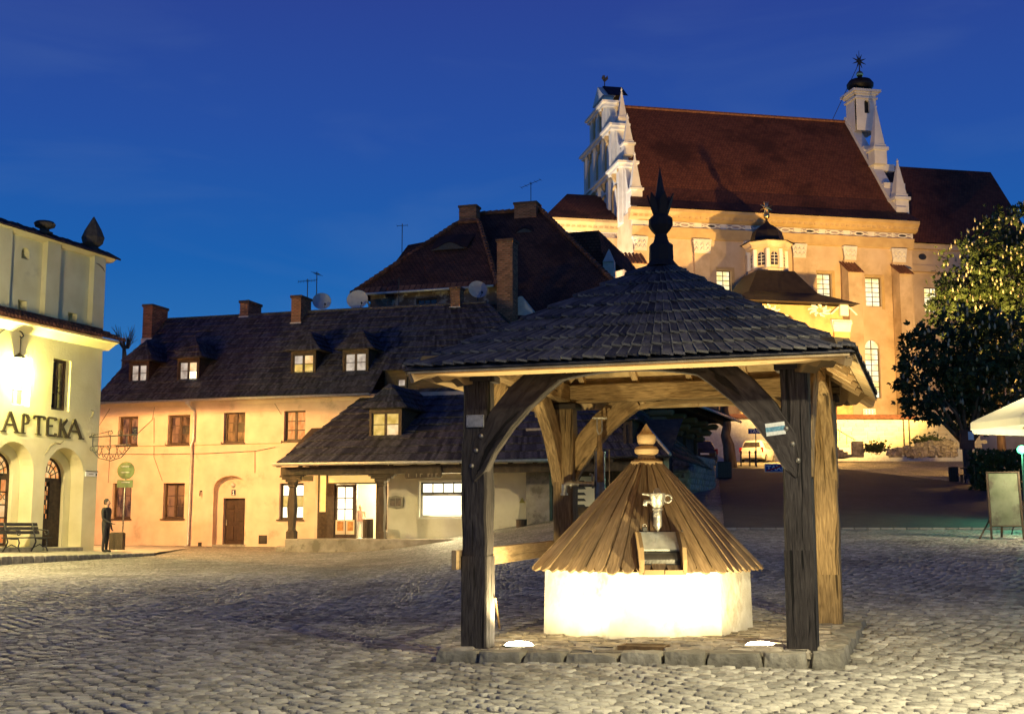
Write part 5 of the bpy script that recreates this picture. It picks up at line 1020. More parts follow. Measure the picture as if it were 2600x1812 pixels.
for u0, u1, vt, vb in ((2138, 2188, 664, 690), (2268, 2314, 671, 694), (1575, 1640, 640, 668)):
    x0, x1 = XC(u0 + 16, 700, -1.6), XC(u1, 700, -1.6); zt = ZC(u0, vt + 4, 0); zl = ZC(u1, vb, -1.8); s = MB(); s.prism([(x0, -.301, -1), (x0, -1.6, -1), (x0, -1.6, zl), (x0, -.301, zt - .2)], (x1 - x0, 0, 0)); s.build('buttress', m_ch, rc)
    t = MB(); n = 6
    for k in range(n): a, b_ = lerp(x0 - .15, x1 + .15, k / n), lerp(x0 - .15, x1 + .15, (k + .9) / n); mm_ = (a + b_) / 2; t.add([(a, -.25, zt), (mm_, -.25, zt + .12), (b_, -.25, zt), (b_, -1.95, zl - .1), (mm_, -1.95, zl + .04), (a, -1.95, zl - .1)], [(0, 1, 4, 5), (1, 2, 3, 4), (5, 4, 3), (0, 5, 3, 2)])
    t.build('buttress_tiles', m_redtile, rc, fix=False)
# nave roof, swept out at the eaves
prof = [(-1.0, zE + .05), (.6, zE + 1.15), (2.2, zE + 2.7), (4.2, lerp(zE, zRg, .42)), (YR, zRg)]
m = MB(); gx0, gx1 = .9, Lc - .9
for (ya, za), (yb, zb) in zip(prof, prof[1:]): e = [-.5, 0, .9, .9, .9][prof.index((ya, za))]; e2 = [-.5, 0, .9, .9, .9][prof.index((yb, zb))]; quv(m, [(e, ya, za), (Lc - e, ya, za), (Lc - e2, yb, zb), (e2, yb, zb)])
quv(m, [(.9, YR, zRg), (Lc - .9, YR, zRg), (Lc - .9, 2 * YR, zE), (.9, 2 * YR, zE)]); rfc = m.build('nave_roof', m_ct, rc)
b = MB(); b.tube([(.9, YR, zRg), (Lc - .9, YR, zRg)], .18, 6); b.build('ridge', m_redtile, rfc)
def obelisk(x, y, z, h, w_=.42, ped=1.3, parent=rc):
    b = MB(); b.box(x - w_, x + w_, y - w_, y + w_, z, z + ped * .7); b.box(x - w_ * 1.25, x + w_ * 1.25, y - w_ * 1.25, y + w_ * 1.25, z + ped * .7, z + ped * .85); b.box(x - w_ * .95, x + w_ * .95, y - w_ * .95, y + w_ * .95, z + ped * .85, z + ped)
    b.lathe([(w_ * 1.18, 0), (w_ * .12, h - ped - .3), (w_ * .22, h - ped - .25), (.02, h - ped)], (x, y, z + ped), 4, R(45)); return b.build('obelisk', m_chw, parent)
# west gable in three tiers
zt1, zt2, zt3, zt4 = ZC(1604, 412, 2.5), ZC(1590, 318, 5), ZC(1572, 262, 7.5), ZC(1556, 232, YR)
for i, (hw, za, zb) in enumerate(((7.4, zE - .6, zt1), (4.9, zt1, zt2), (2.6, zt2, zt3))):
    yc = YR; b = MB(); b.box(-.05, .9, yc - hw, yc + hw, za, zb - .5); tier = b.build('gable_tier', m_chw, rc)
    b = MB(); b.box(-.45, 1.2, yc - hw - .35, yc + hw + .35, zb - .5, zb - .22); b.box(-.65, 1.3, yc - hw - .6, yc + hw + .6, zb - .22, zb); b.build('tier_cornice', m_chw, tier)
    n = 5 - i
    for k in range(n):
        y = lerp(yc - hw + .45, yc + hw - .45, k / (n - 1)); b = MB(); b.box(-.35, -.052, y - .28, y + .28, za + .1, zb - .51); b.build('gable_pilaster', m_chw, tier)
        if k < n - 1:
            y2 = y + (2 * hw - .9) / (n - 1) / 2; b = MB(); hh = (zb - za) * .62; ww = (2 * hw - .9) / (n - 1) * .24; zz = za + .5
            b.tube([(-.1, y2 - ww, zz), (-.1, y2 - ww, zz + hh - ww)] + [(-.1, y2 - ww * math.cos(math.pi * j / 8), zz + hh - ww + ww * math.sin(math.pi * j / 8)) for j in range(1, 8)] + [(-.1, y2 + ww, zz + hh - ww), (-.1, y2 + ww, zz)], .12, 6); b.build('blind_arch', m_cho, tier)
    x = -.5
    for k in range(2 * n - 1): y = lerp(yc - hw + .45, yc + hw - .45, k / (2 * n - 2)); b = MB(); b.prism([(-.07, y - .2, zb - .52), (-.42, y - .2, zb - .52), (-.3, y - .2, zb - .95), (-.07, y - .2, zb - 1.25)], (0, .4, 0)); b.build('bracket', m_cho, tier)
    for s in (-1, 1):     # side scroll
        b = MB(); b.prism([(.2, yc + s * hw, zb - .5), (.2, yc + s * (hw + .3), zb - 1.6), (.2, yc + s * (hw + .9), lerp(za, zb, .45)), (.2, yc + s * (hw + 1.7), lerp(za, zb, .16)), (.2, yc + s * (hw + 2.1), za + .05), (.2, yc + s * hw, za + .05)], (.5, 0, 0)); b.build('scroll', m_chw, tier)
b = MB(); b.box(.0, .9, YR - 1.5, YR + 1.5, zt3, zt3 + .9); b.prism([(-.2, YR - 1.9, zt3 + .9), (-.2, YR + 1.9, zt3 + .9), (-.2, YR, zt4 + .3)], (1.2, 0, 0)); pd = b.build('pediment', m_chw, rc)
b = MB(); b.prism([(.3, YR - 2.0, zt3 + .95), (.3, YR, zt4 + .45), (.3, YR + 2.0, zt3 + .95), (.3, YR, zt4 + .3)], (1.9, 0, 0)); b.build('pediment_roof', m_slate, pd)
zv = ZC(1556, 193, YR); b = MB(); b.tube([(.5, YR, zt4), (.5, YR, zv)], .05, 5); b.prism([(.2, YR, zv - .3), (.5, YR, zv - .7), (.85, YR, zv - .35), (.8, YR, zv), (.55, YR, zv - .25), (.35, YR, zv + .05)], (0, .06, 0)); b.build('weathervane', m_iron, pd)
def obpx(u, vt, vb, y, w_=.42): x, z = HC.px(u, vb, y); obelisk(x, y, z, HC.px(u, vt, y)[1] - z, w_)
obpx(1613, 386, 512, 1.3, .50); obpx(1594, 288, 396, 3.0, .46); obpx(1579, 223, 330, 5.4, .42)
obpx(1535, 276, 345, 13.6, .4); obpx(1516, 372, 460, 16.2, .44)
# west block
yB = 5.0; xw0 = XC(1392, 700, yB); entab(xw0, -.002, yB, rc, 0.0)
m = MB(); m.box(xw0, -.001, yB, yB + .4, -1, zA); m.box(xw0, xw0 + .4, yB + .41, 19, -1, zE); m.build('west_wall', m_ch, rc)
zr = ZC(1490, 495, 10); m = MB(); xa, xb_ = XC(1440, 495, 10), XC(1548, 495, 10); e0 = xw0 - .5; quv(m, [(e0, yB - 1, zE + .05), (-.1, yB - 1, zE + .05), (-.1, 10, zr), (xa, 10, zr)]); quv(m, [(e0, 19.5, zE), (e0, yB - 1, zE + .05), (xa, 10, zr)]); quv(m, [(xa, 10, zr), (-.1, 10, zr), (-.1, 19.5, zE), (e0, 19.5, zE)]); m.build('west_roof', m_ct, rc)
# east gable with parapet, obelisks, bell turret
m = MB(); pr = [(y, z + .5) for y, z in prof]; pr = pr[1:] + [(2 * YR - y, z) for y, z in pr[1:-1][::-1]]
m.prism([(Lc - 1.0, y, z) for y, z in pr] + [(Lc - 1.0, 2 * YR - .6, zE - .3), (Lc - 1.0, .6, zE - .3)], (1.0, 0, 0)); eg = m.build('east_gable', m_chw, rc)
for y in (2.6, 4.4, 6.2):
    z = interp(y, prof) + .75; b = MB(); b.box(Lc - .9, Lc + 1.2, y + .2, y + .9, z - .1, z + .55); b.build('gable_step', m_chw, eg)
def eob(u, vt, vb, y, w_): x, z = HC.px(u, vb, y); obelisk(x, y, z, HC.px(u, vt, y)[1] - z, w_, 1.9)
eob(2284, 404, 548, 1.4, .62); eob(2229, 266, 420, 4.6, .62)
xt, zt = HC.px(2187, 300, YR - 1.2); yt = YR - 1.2; z1 = ZC(2187, 238, yt); hw = 1.05
b = wall_open(xt - hw, xt + hw, zt - 1.6, z1 - .45, [(xt - .28 + .1, xt + .38, zt + .15, zt + 1.5, .3)], .3, yt - hw); b.box(xt - hw, xt + hw, yt + hw - .2, yt + hw, zt - 1.6, z1 - .45); b.box(xt - hw, xt - hw + .01, yt - hw + .3, yt + hw - .21, zt - 1.6, z1 - .45); b.box(xt + hw - .01, xt + hw, yt - hw + .3, yt + hw - .21, zt - 1.6, z1 - .45); tu = b.build('bell_turret', m_chw, rc)
b = MB(); b.box(xt - hw - .15, xt + hw + .15, yt - hw - .15, yt + hw + .15, z1 - .9, z1 - .75); b.box(xt - hw - .2, xt + hw + .2, yt - hw - .2, yt + hw + .2, z1 - .45, z1 - .25); b.box(xt - hw - .4, xt + hw + .4, yt - hw - .4, yt + hw + .4, z1 - .25, z1); b.build('turret_cornice', m_chw, tu)
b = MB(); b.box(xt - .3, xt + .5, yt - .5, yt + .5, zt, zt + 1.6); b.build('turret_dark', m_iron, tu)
zd = ZC(2187, 200, yt); hd_ = zd - z1; b = MB(); b.lathe([(1.5, 0), (1.15, .12), (1.0, .2 * hd_), (1.28, .42 * hd_), (1.3, .6 * hd_), (1.05, .84 * hd_), (.4, .98 * hd_), (.12, 1.1 * hd_), (.1, 1.35 * hd_)], (xt, yt, z1), 20); b.build('onion_dome', m_slate, tu, 50)
zb_ = ZC(2187, 190, yt); b = MB(); b.lathe([(.35 * math.sin(math.pi * k / 8) + .001, .35 - .35 * math.cos(math.pi * k / 8)) for k in range(9)], (xt, yt, zb_ - .35), 14); b.build('gilt_ball', m_gold, tu, True)
def star(x, y, z0, z1, r, parent, mat):
    b = MB(); zc = (z0 + z1) / 2; b.tube([(x, y, z0), (x, y, z1)], [.07, .02], 6)
    for k in range(4): a = math.pi * k / 4 + math.pi / 8; d = Vector((math.cos(a), 0, math.sin(a))) * r; b.tube([Vector((x, y, zc)) - d, (x, y, zc), Vector((x, y, zc)) + d], [.02, .12, .02], 5)
    return b.build('star_cross', mat, parent)
star(xt, yt, zb_ + .3, ZC(2187, 130, yt), .75, tu, m_iron)
q0 = (xt, yt, ZC(2187, 160, yt)); b = MB(); b.tube([q0, (XC(2112, 305, YR), YR, zRg)], .03, 4); b.build('stay_wire', m_iron, tu)
# chancel, in shade
yK = 3.2; zk = ZC(2360, 622, yK); zkr = ZC(2400, 430, YR); xk1 = XC(2600, 700, yK); kw = HC.rect(2347, 2379, 730, 793, yK)
m = wall_open(Lc + .002, xk1, -1, zk, [kw], .4, yK); m.build('chancel_wall', m_ch, rc); window(rc, kw[0], kw[1], kw[2], kw[3], yK + .1, MATS['bronze_frame'], m_cw, 2, 5, .07, .05, .1)
s = MB(); s.box(Lc + .3, xk1, yK - .5, yK - .002, zk - .5, zk); s.box(Lc + .3, xk1, yK - .2, yK - .003, zk - 2.0, zk - .501); s.box(Lc + .3, xk1, yK - .4, yK - .003, zk - 2.6, zk - 2.001); s.build('chancel_cornice', m_ch, rc)
o = HC.px(2342, 652, yK - .2); b = MB(); b.prism([(o[0] + .4 * math.cos(2 * math.pi * k / 14), yK - .22, o[1] + .3 * math.sin(2 * math.pi * k / 14)) for k in range(14)], (0, .015, 0)); b.build('oval_opening', m_iron, rc)
xr1 = XC(2515, 433, YR); m = MB(); quv(m, [(Lc + .01, yK - .9, zk), (xk1 + 1, yK - .9, zk), (xr1, YR, zkr), (Lc + .01, YR, zkr)]); quv(m, [(xk1 + 1, yK - .9, zk), (xk1 + 1, 18, zk), (xr1, YR, zkr)]); quv(m, [(Lc + .01, YR, zkr), (xr1, YR, zkr), (xk1 + 1, 18, zk), (Lc + .01, 18, zk)]); m.build('chancel_roof', m_ct, rc)
# domed chapel before the nave
cx, cy = XC(1950, 690, -5.2), -5.2; hw = 5.0; ze_ = ZC(2160, 772, -10.2); zr_ = ZC(1962, 697, cy)
xq = XC(2150, 800, cy - hw); hw = xq - cx; yf = cy - hw * .98
na = HC.rect(1984, 2016, 798, 850, yf); m = wall_open(cx - hw, cx + hw, -1, ze_ - .1, [(*na, (na[1] - na[0]) / 2)], .4, yf); m.box(cx + hw - .3, cx + hw, yf + .41, -.51, -1, ze_ - .1); m.box(cx - hw, cx - hw + .3, yf + .41, -.51, -1, ze_ - .1); m.build('chapel_wall', m_chp, rc)
window(rc, na[0], na[1], na[2], na[3], yf + .2, m_chw, m_glassd, 2, 3, .07, .05, .08, name='chapel_window')
b = MB(); yy = yf - .05; b.box(cx - hw - .1, cx + hw + .1, yy - .15, yy + .045, ze_ - 3.3, ze_ - 3.0); b.box(cx - hw - .1, cx + hw + .1, yy - .1, yy + .045, ze_ - 5.0, ze_ - 4.8); b.build('chapel_band', m_cho, rc)
o = HC.rect(2112, 2164, 812, 842, yf - .3); b = MB(); b.box(o[0] + .2, o[1] - .2, yf - .3, yf - .001, -1, o[2]); b.build('chapel_pilaster', m_chp, rc); b = MB(); b.prism([(o[0] + .2, yf - .32, o[2]), (o[1] - .2, yf - .32, o[2]), (o[1], yf - .32, o[3]), (o[0], yf - .32, o[3])], (0, .32, 0)); b.tube([(o[0] + .1, yf - .4, o[3] - .25), (o[1] - .1, yf - .4, o[3] - .25)], .14, 6); b.build('chapel_capital', m_chw, rc)
for u in (1950, 2080):
    o = HC.px(u, 788, yf); b = MB()
    for k in range(9): a = 2 * math.pi * k / 9; b.tube([(o[0] + .3 * math.cos(a), yf - .04, o[1] + .2 * math.sin(a)), (o[0] + .75 * math.cos(a), yf - .04, o[1] + .38 * math.sin(a)), (o[0] + 1.0 * math.cos(a + .25), yf - .04, o[1] + .5 * math.sin(a + .25))], [.12, .10, .07], 5)
    b.build('stucco_cartouche', m_chw, rc)
o = HC.px(2140, 790, yf); b = MB(); b.box(o[0] - .35, o[0] + .35, yf - .3, yf - .05, o[1] - .4, o[1] + .45); b.tube([(o[0] - 1.1, yf - .2, o[1] - .3), (o[0] - .45, yf - .2, o[1] + .3)], .07, 5); b.tube([(o[0] + 1.1, yf - .2, o[1] - .3), (o[0] + .45, yf - .2, o[1] + .3)], .07, 5); b.build('stucco_crest', m_chw, rc)
ex = hw + 1.0; tw = 1.6; m = MB(); c0 = [(cx - ex, cy - ex, ze_), (cx + ex, cy - ex, ze_), (cx + ex, -.02, ze_), (cx - ex, -.02, ze_)]; md = [(cx - ex * .55, cy - ex * .55, lerp(ze_, zr_, .36)), (cx + ex * .55, cy - ex * .55, lerp(ze_, zr_, .36)), (cx + ex * .55, cy + ex * .5, lerp(ze_, zr_, .36)), (cx - ex * .55, cy + ex * .5, lerp(ze_, zr_, .36))]; c1 = [(cx - tw, cy - tw, zr_), (cx + tw, cy - tw, zr_), (cx + tw, cy + tw, zr_), (cx - tw, cy + tw, zr_)]
m.add(c0 + md + c1, [(0, 1, 5, 4), (1, 2, 6, 5), (2, 3, 7, 6), (3, 0, 4, 7), (4, 5, 9, 8), (5, 6, 10, 9), (6, 7, 11, 10), (7, 4, 8, 11), (8, 9, 10, 11), (3, 2, 1, 0)]); m.build('chapel_roof', m_slate, rc)
zl1 = ZC(1950, 640, cy); lr = 1.42; b = MB(); b.lathe([(lr + .25, zr_ - .1), (lr + .2, zr_ + .25), (lr, zr_ + .3), (lr, zl1)], (cx, cy, 0), 8, R(22.5)); lt = b.build('lantern', m_ch, rc)
for k in range(8):
    a = R(45 * k); d = Vector((math.cos(a), math.sin(a), 0)); s = Vector((-d.y, d.x, 0)); ap = lr * math.cos(R(22.5)) + .02; z0, z1 = zr_ + .55, zl1 - .25; c = Vector((cx, cy, 0)) + d * ap
    b = MB(); b.prism([c - s * .3 + Vector((0, 0, z0)), c + s * .3 + Vector((0, 0, z0)), c + s * .3 + Vector((0, 0, z1 - .3))] + [c + s * .3 * math.cos(math.pi * j / 6) + Vector((0, 0, z1 - .3 + .3 * math.sin(math.pi * j / 6))) for j in range(1, 6)] + [c - s * .3 + Vector((0, 0, z1 - .3))], d * .02); wn = b.build('lantern_window', m_glassd, lt)
    b = MB(); q = c + d * .03; b.tube([q + Vector((0, 0, z0)), q + Vector((0, 0, z1))], .022, 4)
    for t in (.25, .5, .75): b.tube([q - s * .28 + Vector((0, 0, lerp(z0, z1, t))), q + s * .28 + Vector((0, 0, lerp(z0, z1, t)))], .02, 4)
    b.build('glazing_bar', m_chw, wn)
    a2 = a + R(22.5); q = Vector((cx + (lr + .05) * math.cos(a2), cy + (lr + .05) * math.sin(a2), 0)); b = MB(); b.tube([q + Vector((0, 0, zr_ + .3)), q + Vector((0, 0, zl1))], [.2, .17], 8); b.build('lantern_column', m_chw, lt)
zdm = ZC(1945, 622, cy); zdt = ZC(1945, 560, cy); h = zdt - zdm
b = MB(); b.lathe([(lr, zl1 + .001), (lr + .35, zl1 + .12), (lr + .4, zl1 + .3), (lr + .65, zdm - .02)], (cx, cy, 0), 8, R(22.5)); b.build('lantern_cornice', m_ch, lt)
b = MB(); b.lathe([(lr + .85, 0), (lr + .25, .07 * h), (lr - .05, .14 * h), (lr - .08, .3 * h), (lr - .25, .52 * h), (lr * .52, .72 * h), (lr * .2, .85 * h), (.1, .97 * h), (.08, 1.1 * h)], (cx, cy, zdm), 8, R(22.5)); b.build('lantern_dome', m_slate, lt, 20)
zb_ = ZC(1945, 551, cy); b = MB(); b.lathe([(.28 * math.sin(math.pi * k / 8) + .001, .28 - .28 * math.cos(math.pi * k / 8)) for k in range(9)], (cx, cy, zb_ - .2), 12); b.build('gilt_ball', m_gold, lt, True)
star(cx, cy, zb_ + .3, ZC(1945, 512, cy), .55, lt, m_gold)
# ------------------------------------------------------------------ pavement before the pharmacy
pvm = E('pavement', gnd(200, 1421), 0); pvm['kind'] = 'structure'; o0 = pvm.location.copy()
kl = []
for k in range(19): t = k / 18; u = lerp(-120, 388, t); q = gnd(u, lerp(1441, 1410, t)); kl.append((q, lerp(.30, .09, t)))
b = MB(); top = [q + Vector((0, .1, h)) - o0 for q, h in kl]; back = [q + Vector((-1.5, 16, h + .1)) - o0 for q, h in kl]; n = len(kl)
b.add(top + back, [(k, k + 1, n + k + 1, n + k) for k in range(n - 1)]); b.build('paving', M('flagstone', (.22, .20, .17), (.34, .31, .27), 3, .85, .6, 18), pvm)
for k in range(n - 1):
    q0, h0 = kl[k]; q1, h1 = kl[k + 1]; d = q1 - q0; m = MB(); m.cbox(.01, d.length - .01, -.12, .14, -.3, .002, .025); o = m.build('kerb_stone', m_stone, pvm); o.location = q0 + Vector((0, 0, h0 + .006)) - o0; o.rotation_euler = (0, -math.atan2(d.z + h1 - h0, d.xy.length), math.atan2(d.y, d.x))
def pav(u, v):
    t = min(1, max(0, (u + 120) / 508)); return gnd(u, v, lerp(.33, .12, t))
# bench
be = E('park_bench', pav(62, 1399), math.atan2(.938, .345), 'black iron and slat bench beside the pharmacy doors', 'bench')
for k in range(5): b = MB(); b.cbox(-.85, .95, -.30 + k * .105, -.22 + k * .105, .42, .455, .008); b.build('seat_slat', m_iron, be)
for k in range(3): b = MB(); y = .24 + k * .045; z = .56 + k * .13; b.prism([(-.85, y, z), (.95, y, z), (.95, y + .035, z + .10), (-.85, y + .035, z + .10)], (0, .025, -.01)); b.build('back_slat', m_iron, be)
for x in (-.6, .7):
    b = MB(); b.tube([(x, -.34, 0), (x, -.26, .12), (x, -.30, .28), (x, -.26, .40), (x, 0, .40), (x, .2, .42), (x, .24, .55), (x, .36, .92)], .026, 6); b.tube([(x, .34, 0), (x, .24, .14), (x, .16, .30), (x, .2, .42)], .026, 6); b.tube([(x, -.30, .1), (x, 0, .22), (x, .28, .1)], .018, 6)
    b.tube([(x, .27, .66), (x, .05, .70), (x, -.22, .68)] + [(x, -.26 - .08 * math.sin(a) * 1.0, .60 + .08 * math.cos(a)) for a in [math.pi * j / 5 for j in range(9)]], .022, 6); b.build('iron_end', m_iron, be, True)
# wrought iron hanging sign
q = HA.wp(acut(226, 1110)[0], -.02, acut(226, 1110)[1]); br = E('iron_sign_bracket', q, math.atan2(-.345, .938), 'wrought iron scroll bracket projecting from the pharmacy corner', 'bracket')
b = MB(); ln = 2.05; b.tube([(0, 0, 0), (ln, 0, .05)], .022, 6); b.tube([(0, 0, .03), (.95, 0, .22), (1.0, 0, .10)], .014, 5); b.build('arm', m_iron, br)
def scroll(cx, cz, r, s=1, turns=1.4): return [(cx + s * r * (1 - j / 26) * math.cos(2 * math.pi * turns * j / 20), 0, cz + r * (1 - j / 26) * math.sin(2 * math.pi * turns * j / 20)) for j in range(21)]
for cx, cz, r in ((.15, .07, .09), (.88, .12, .11), (1.3, .12, .11), (1.95, -.08, .10), (1.95, .17, .09), (.12, -.42, .10), (.85, -.4, .10), (1.7, -.38, .09)): b = MB(); b.tube(scroll(cx, cz, r), .012, 5); b.build('scroll', m_iron, br)
b = MB(); b.tube([(.12, 0, -.42), (.45, 0, -.75), (.95, 0, -.85), (1.4, 0, -.74), (1.75, 0, -.38)], .018, 6); b.tube([(.12, 0, -.32), (1.75, 0, -.30)], .014, 5)
for k in range(9): t = k / 8; x = lerp(.3, 1.6, t); z = -.42 - .38 * math.sin(math.pi * lerp(.12, .9, t)); b.tube([(x, 0, z), (x + (.16 if k % 2 else -.12), 0, -.33)], .012, 5); b.tube([(x, 0, z), (x + (-.14 if k % 2 else .14), 0, z + .16)], .010, 5)
b.build('hanging_frame', m_iron, br)
b = MB()
for x in (.15, .9, 1.6): b.tube([(x, 0, .01), (x, 0, -.31)], .02, 5)
b.build('chain', m_iron, br)
# road sign seen from behind, bin
sp_ = pav(309, 1393); rs = E('road_sign', sp_, 0, 'backs of round and rectangular traffic signs on a leaning steel post', 'sign')
Y = sp_.y; f_ = lambda u, v: at(u, v, Y) - sp_; m_sgn = M('sign_back', (.13, .17, .07), (.19, .23, .10), 3, .6)
b = MB(); b.tube([(0, 0, 0), f_(320, 1182)], .03, 8); b.build('post', m_steel, rs, True)
c = f_(321, 1194); b = MB(); b.lathe([(.31, 0), (.325, .01), (.325, .02), (.31, .025)], n=28); o = b.build('round_plate', m_sgn, rs, 40); o.rotation_euler = (R(90), 0, 0); o.location = c + Vector((0, -.035, 0))
a0, a1 = f_(298, 1237), f_(339, 1218); b = MB(); b.box(a0.x, a1.x, -.06, -.04, a0.z, a1.z); b.build('rectangular_plate', m_sgn, rs)
for v in (1184, 1199, 1224): c = f_(320, v); b = MB(); b.box(c.x - .16, c.x + .16, -.085, -.061, c.z - .015, c.z + .015); b.build('clamp', m_steel, rs)
def bin_(u, v, h, r, label, name='litter_bin', lift=None, pos=None, mat=m_dkw, square=False):
    p = pos or (pav(u, v) if lift is None else gnd(u, v, lift)); e = E(name, p, 0, label, 'bin'); n = 14; b = MB()
    if square:
        b.cbox(-r, r, -r * .8, r * .8, .03, h, .02); b.build('body', mat, e)
        for k in range(7): b = MB(); x = lerp(-r, r - .05, k / 6); b.box(x, x + .06, -r * .8 - .02, -r * .8 - .001, .05, h - .02); b.build('slat', mat, e)
    else:
        b.lathe([(r * .86, .03), (r * .86, h - .05)], n=16); b.build('liner', m_iron, e)
        for k in range(n): a = 2 * math.pi * k / n; o = MB(); o.box(-r * .19, r * .19, -.012, .012, .02, h); s = o.build('slat', mat, e); s.location = (r * .93 * math.cos(a), r * .93 * math.sin(a), 0); s.rotation_euler = (0, 0, a + math.pi / 2)
    b = MB(); b.tube([(r * .95 * math.cos(2 * math.pi * k / 16), (r * (.95 if not square else .75)) * math.sin(2 * math.pi * k / 16), h) for k in range(17)], .02, 5); b.build('rim', m_iron, e); return e
bin_(297, 1397, .62, .23, 'square dark bin at the foot of the road sign', square=True)
x = H2.px(934, 1366, .9)[0]; bin_(0, 0, .72, .2, 'slatted wooden barrel bin before the lit shop door', pos=H2.wp(x, .9, zf))
x = H2.px(1324, 1362, 1.2)[0]; bin_(0, 0, .7, .2, 'dark slatted bin against the pale arcade wall', pos=H2.wp(x, 1.2, zf if 'zf' in globals() else 0))
# ------------------------------------------------------------------ people
def cloth_mat(name, bands):
    m = bpy.data.materials.new(name); m.use_nodes = True; nt = m.node_tree; N = nt.nodes.new; L = nt.links.new; b = nt.nodes['Principled BSDF']; b.inputs['Roughness'].default_value = .85
    tc = N('ShaderNodeTexCoord'); s = N('ShaderNodeSeparateXYZ'); mr = N('ShaderNodeMapRange'); mr.inputs[2].default_value = 2; cr = N('ShaderNodeValToRGB'); cr.color_ramp.interpolation = 'CONSTANT'
    L(tc.outputs['Object'], s.inputs[0]); L(s.outputs['Z'], mr.inputs[0]); L(mr.outputs[0], cr.inputs[0]); L(cr.outputs[0], b.inputs['Base Color'])
    while len(cr.color_ramp.elements) < len(bands): cr.color_ramp.elements.new(.5)
    for e, (z, c) in zip(cr.color_ramp.elements, bands): e.position = z / 2; e.color = (*c, 1)
    return m
def person(loc, rz, label, mat, hairc, sc=1.0, arm_r=((-.24, 0, 1.38), (-.27, -.04, 1.10), (-.22, -.28, .98)), arm_l=((.24, 0, 1.38), (.28, .04, 1.10), (.26, -.05, .85))):
    e = E('person', loc, rz, label, 'person'); V = []; Ed = []; Rd = []
    def ch(pts, rad, root=None):
        prev = root
        for p, r in zip(pts, rad):
            V.append(p); Rd.append(r); i = len(V) - 1
            if prev is not None: Ed.append((prev, i))
            prev = i
        return prev
    pel = ch([(0, 0, .95)], [(.155, .12)]); sp1 = ch([(0, .0, 1.12), (0, -.01, 1.28), (0, .01, 1.42)], [(.15, .115), (.175, .125), (.15, .10)], pel); nk = ch([(0, -.01, 1.51), (0, -.025, 1.56)], [(.058, .058), (.062, .066)], sp1)
    hd = ch([(0, -.035, 1.62), (0, -.03, 1.69), (0, -.02, 1.74)], [(.072, .085), (.078, .095), (.045, .055)], nk)
    for s in (-1, 1):
        k = ch([(s * .095, 0, .86), (s * .105, -.015, .52), (s * .11, .02, .12), (s * .115, .01, .05)], [(.10, .10), (.068, .07), (.045, .048), (.05, .05)], pel); ch([(s * .12, -.09, .035), (s * .125, -.16, .03)], [(.045, .035), (.035, .025)], k)
    for s, arm in ((-1, arm_r), (1, arm_l)):
        wr = ch([(s * .17, 0, 1.43)] + list(arm), [(.075, .075), (.062, .062), (.048, .048), (.032, .03)], sp1); a, b_ = Vector(arm[1]), Vector(arm[2]); d = (b_ - a).normalized(); sd = Vector((s, 0, 0)); up = d.cross(sd).normalized()
        pm = ch([b_ + d * .06], [(.034, .020)], wr)
        for f, (o, ln) in enumerate(((-.028, .062), (-.010, .075), (.010, .070), (.028, .055))): q = b_ + d * .10 + sd * o; ch([q, q + d * ln * .55 + up * .012 * s, q + d * ln + up * .03 * s], [(.0095, .0095)] * 3, pm)
        q = b_ + d * .03 - sd * .03; ch([q + d * .01 - sd * .012, q + d * .05 - sd * .03], [(.011, .011)] * 2, pm)
    me = bpy.data.meshes.new('body'); me.from_pydata([Vector(v) for v in V], Ed, []); me.materials.append(mat); o = link('body', me, e); md = o.modifiers.new('skin', 'SKIN'); me.skin_vertices.new() if not me.skin_vertices else None
    sv = me.skin_vertices[0].data
    for i, r in enumerate(Rd): sv[i].radius = r
    sv[0].use_root = True; ss = o.modifiers.new('sub', 'SUBSURF'); ss.levels = 2; ss.render_levels = 2; o.scale = (sc,) * 3
    h = MB(); h.lathe([(.001, .155), (.05, .145), (.085, .105), (.098, .05), (.095, .0), (.075, -.05)], (0, .012, 1.645), 14); hr = h.build('hair', M('hair_' + label[:6], hairc, None), o, True); hr.scale = (.88, 1.05, 1)
    f = MB(); f.lathe([(.016, -.02), (.012, .0), (.005, .025)], (0, -.135, 1.63), 6); f.build('nose', mat, o, True)
    for s in (-1, 1): f = MB(); f.lathe([(.001, -.008), (.009, 0), (.001, .008)], (s * .03, -.122, 1.655), 8); f.build('eye', m_iron, o); f = MB(); f.lathe([(.004, -.03), (.014, -.01), (.012, .02), (.003, .03)], (s * .083, -.02, 1.645), 6); f.build('ear', mat, o)
    f = MB(); f.box(-.025, .025, -.122, -.112, 1.583, 1.59); f.build('mouth', m_iron, o)
    return e
SK = (.42, .25, .17)
pp = pav(266, 1401); person(pp, R(78), 'person in dark jacket and trousers standing beside the square bin', cloth_mat('dark_clothes', [(0, (.012, .012, .014)), (.1, (.022, .021, .024)), (.93, (.028, .026, .026)), (1.5, SK)]), (.05, .04, .035), 1.0)
x = H2.px(914, 1366, 3.0)[0]; person(H2.wp(x, 3.0, zf + .01), R(20), 'small person in pale pink top and white trousers inside the lit shop doorway', cloth_mat('pale_clothes', [(0, (.3, .28, .26)), (.07, (.72, .70, .66)), (.9, (.62, .36, .28)), (1.5, SK)]), (.42, .33, .2), .72, arm_l=((.24, 0, 1.38), (.28, -.02, 1.10), (.20, -.26, 1.02)))
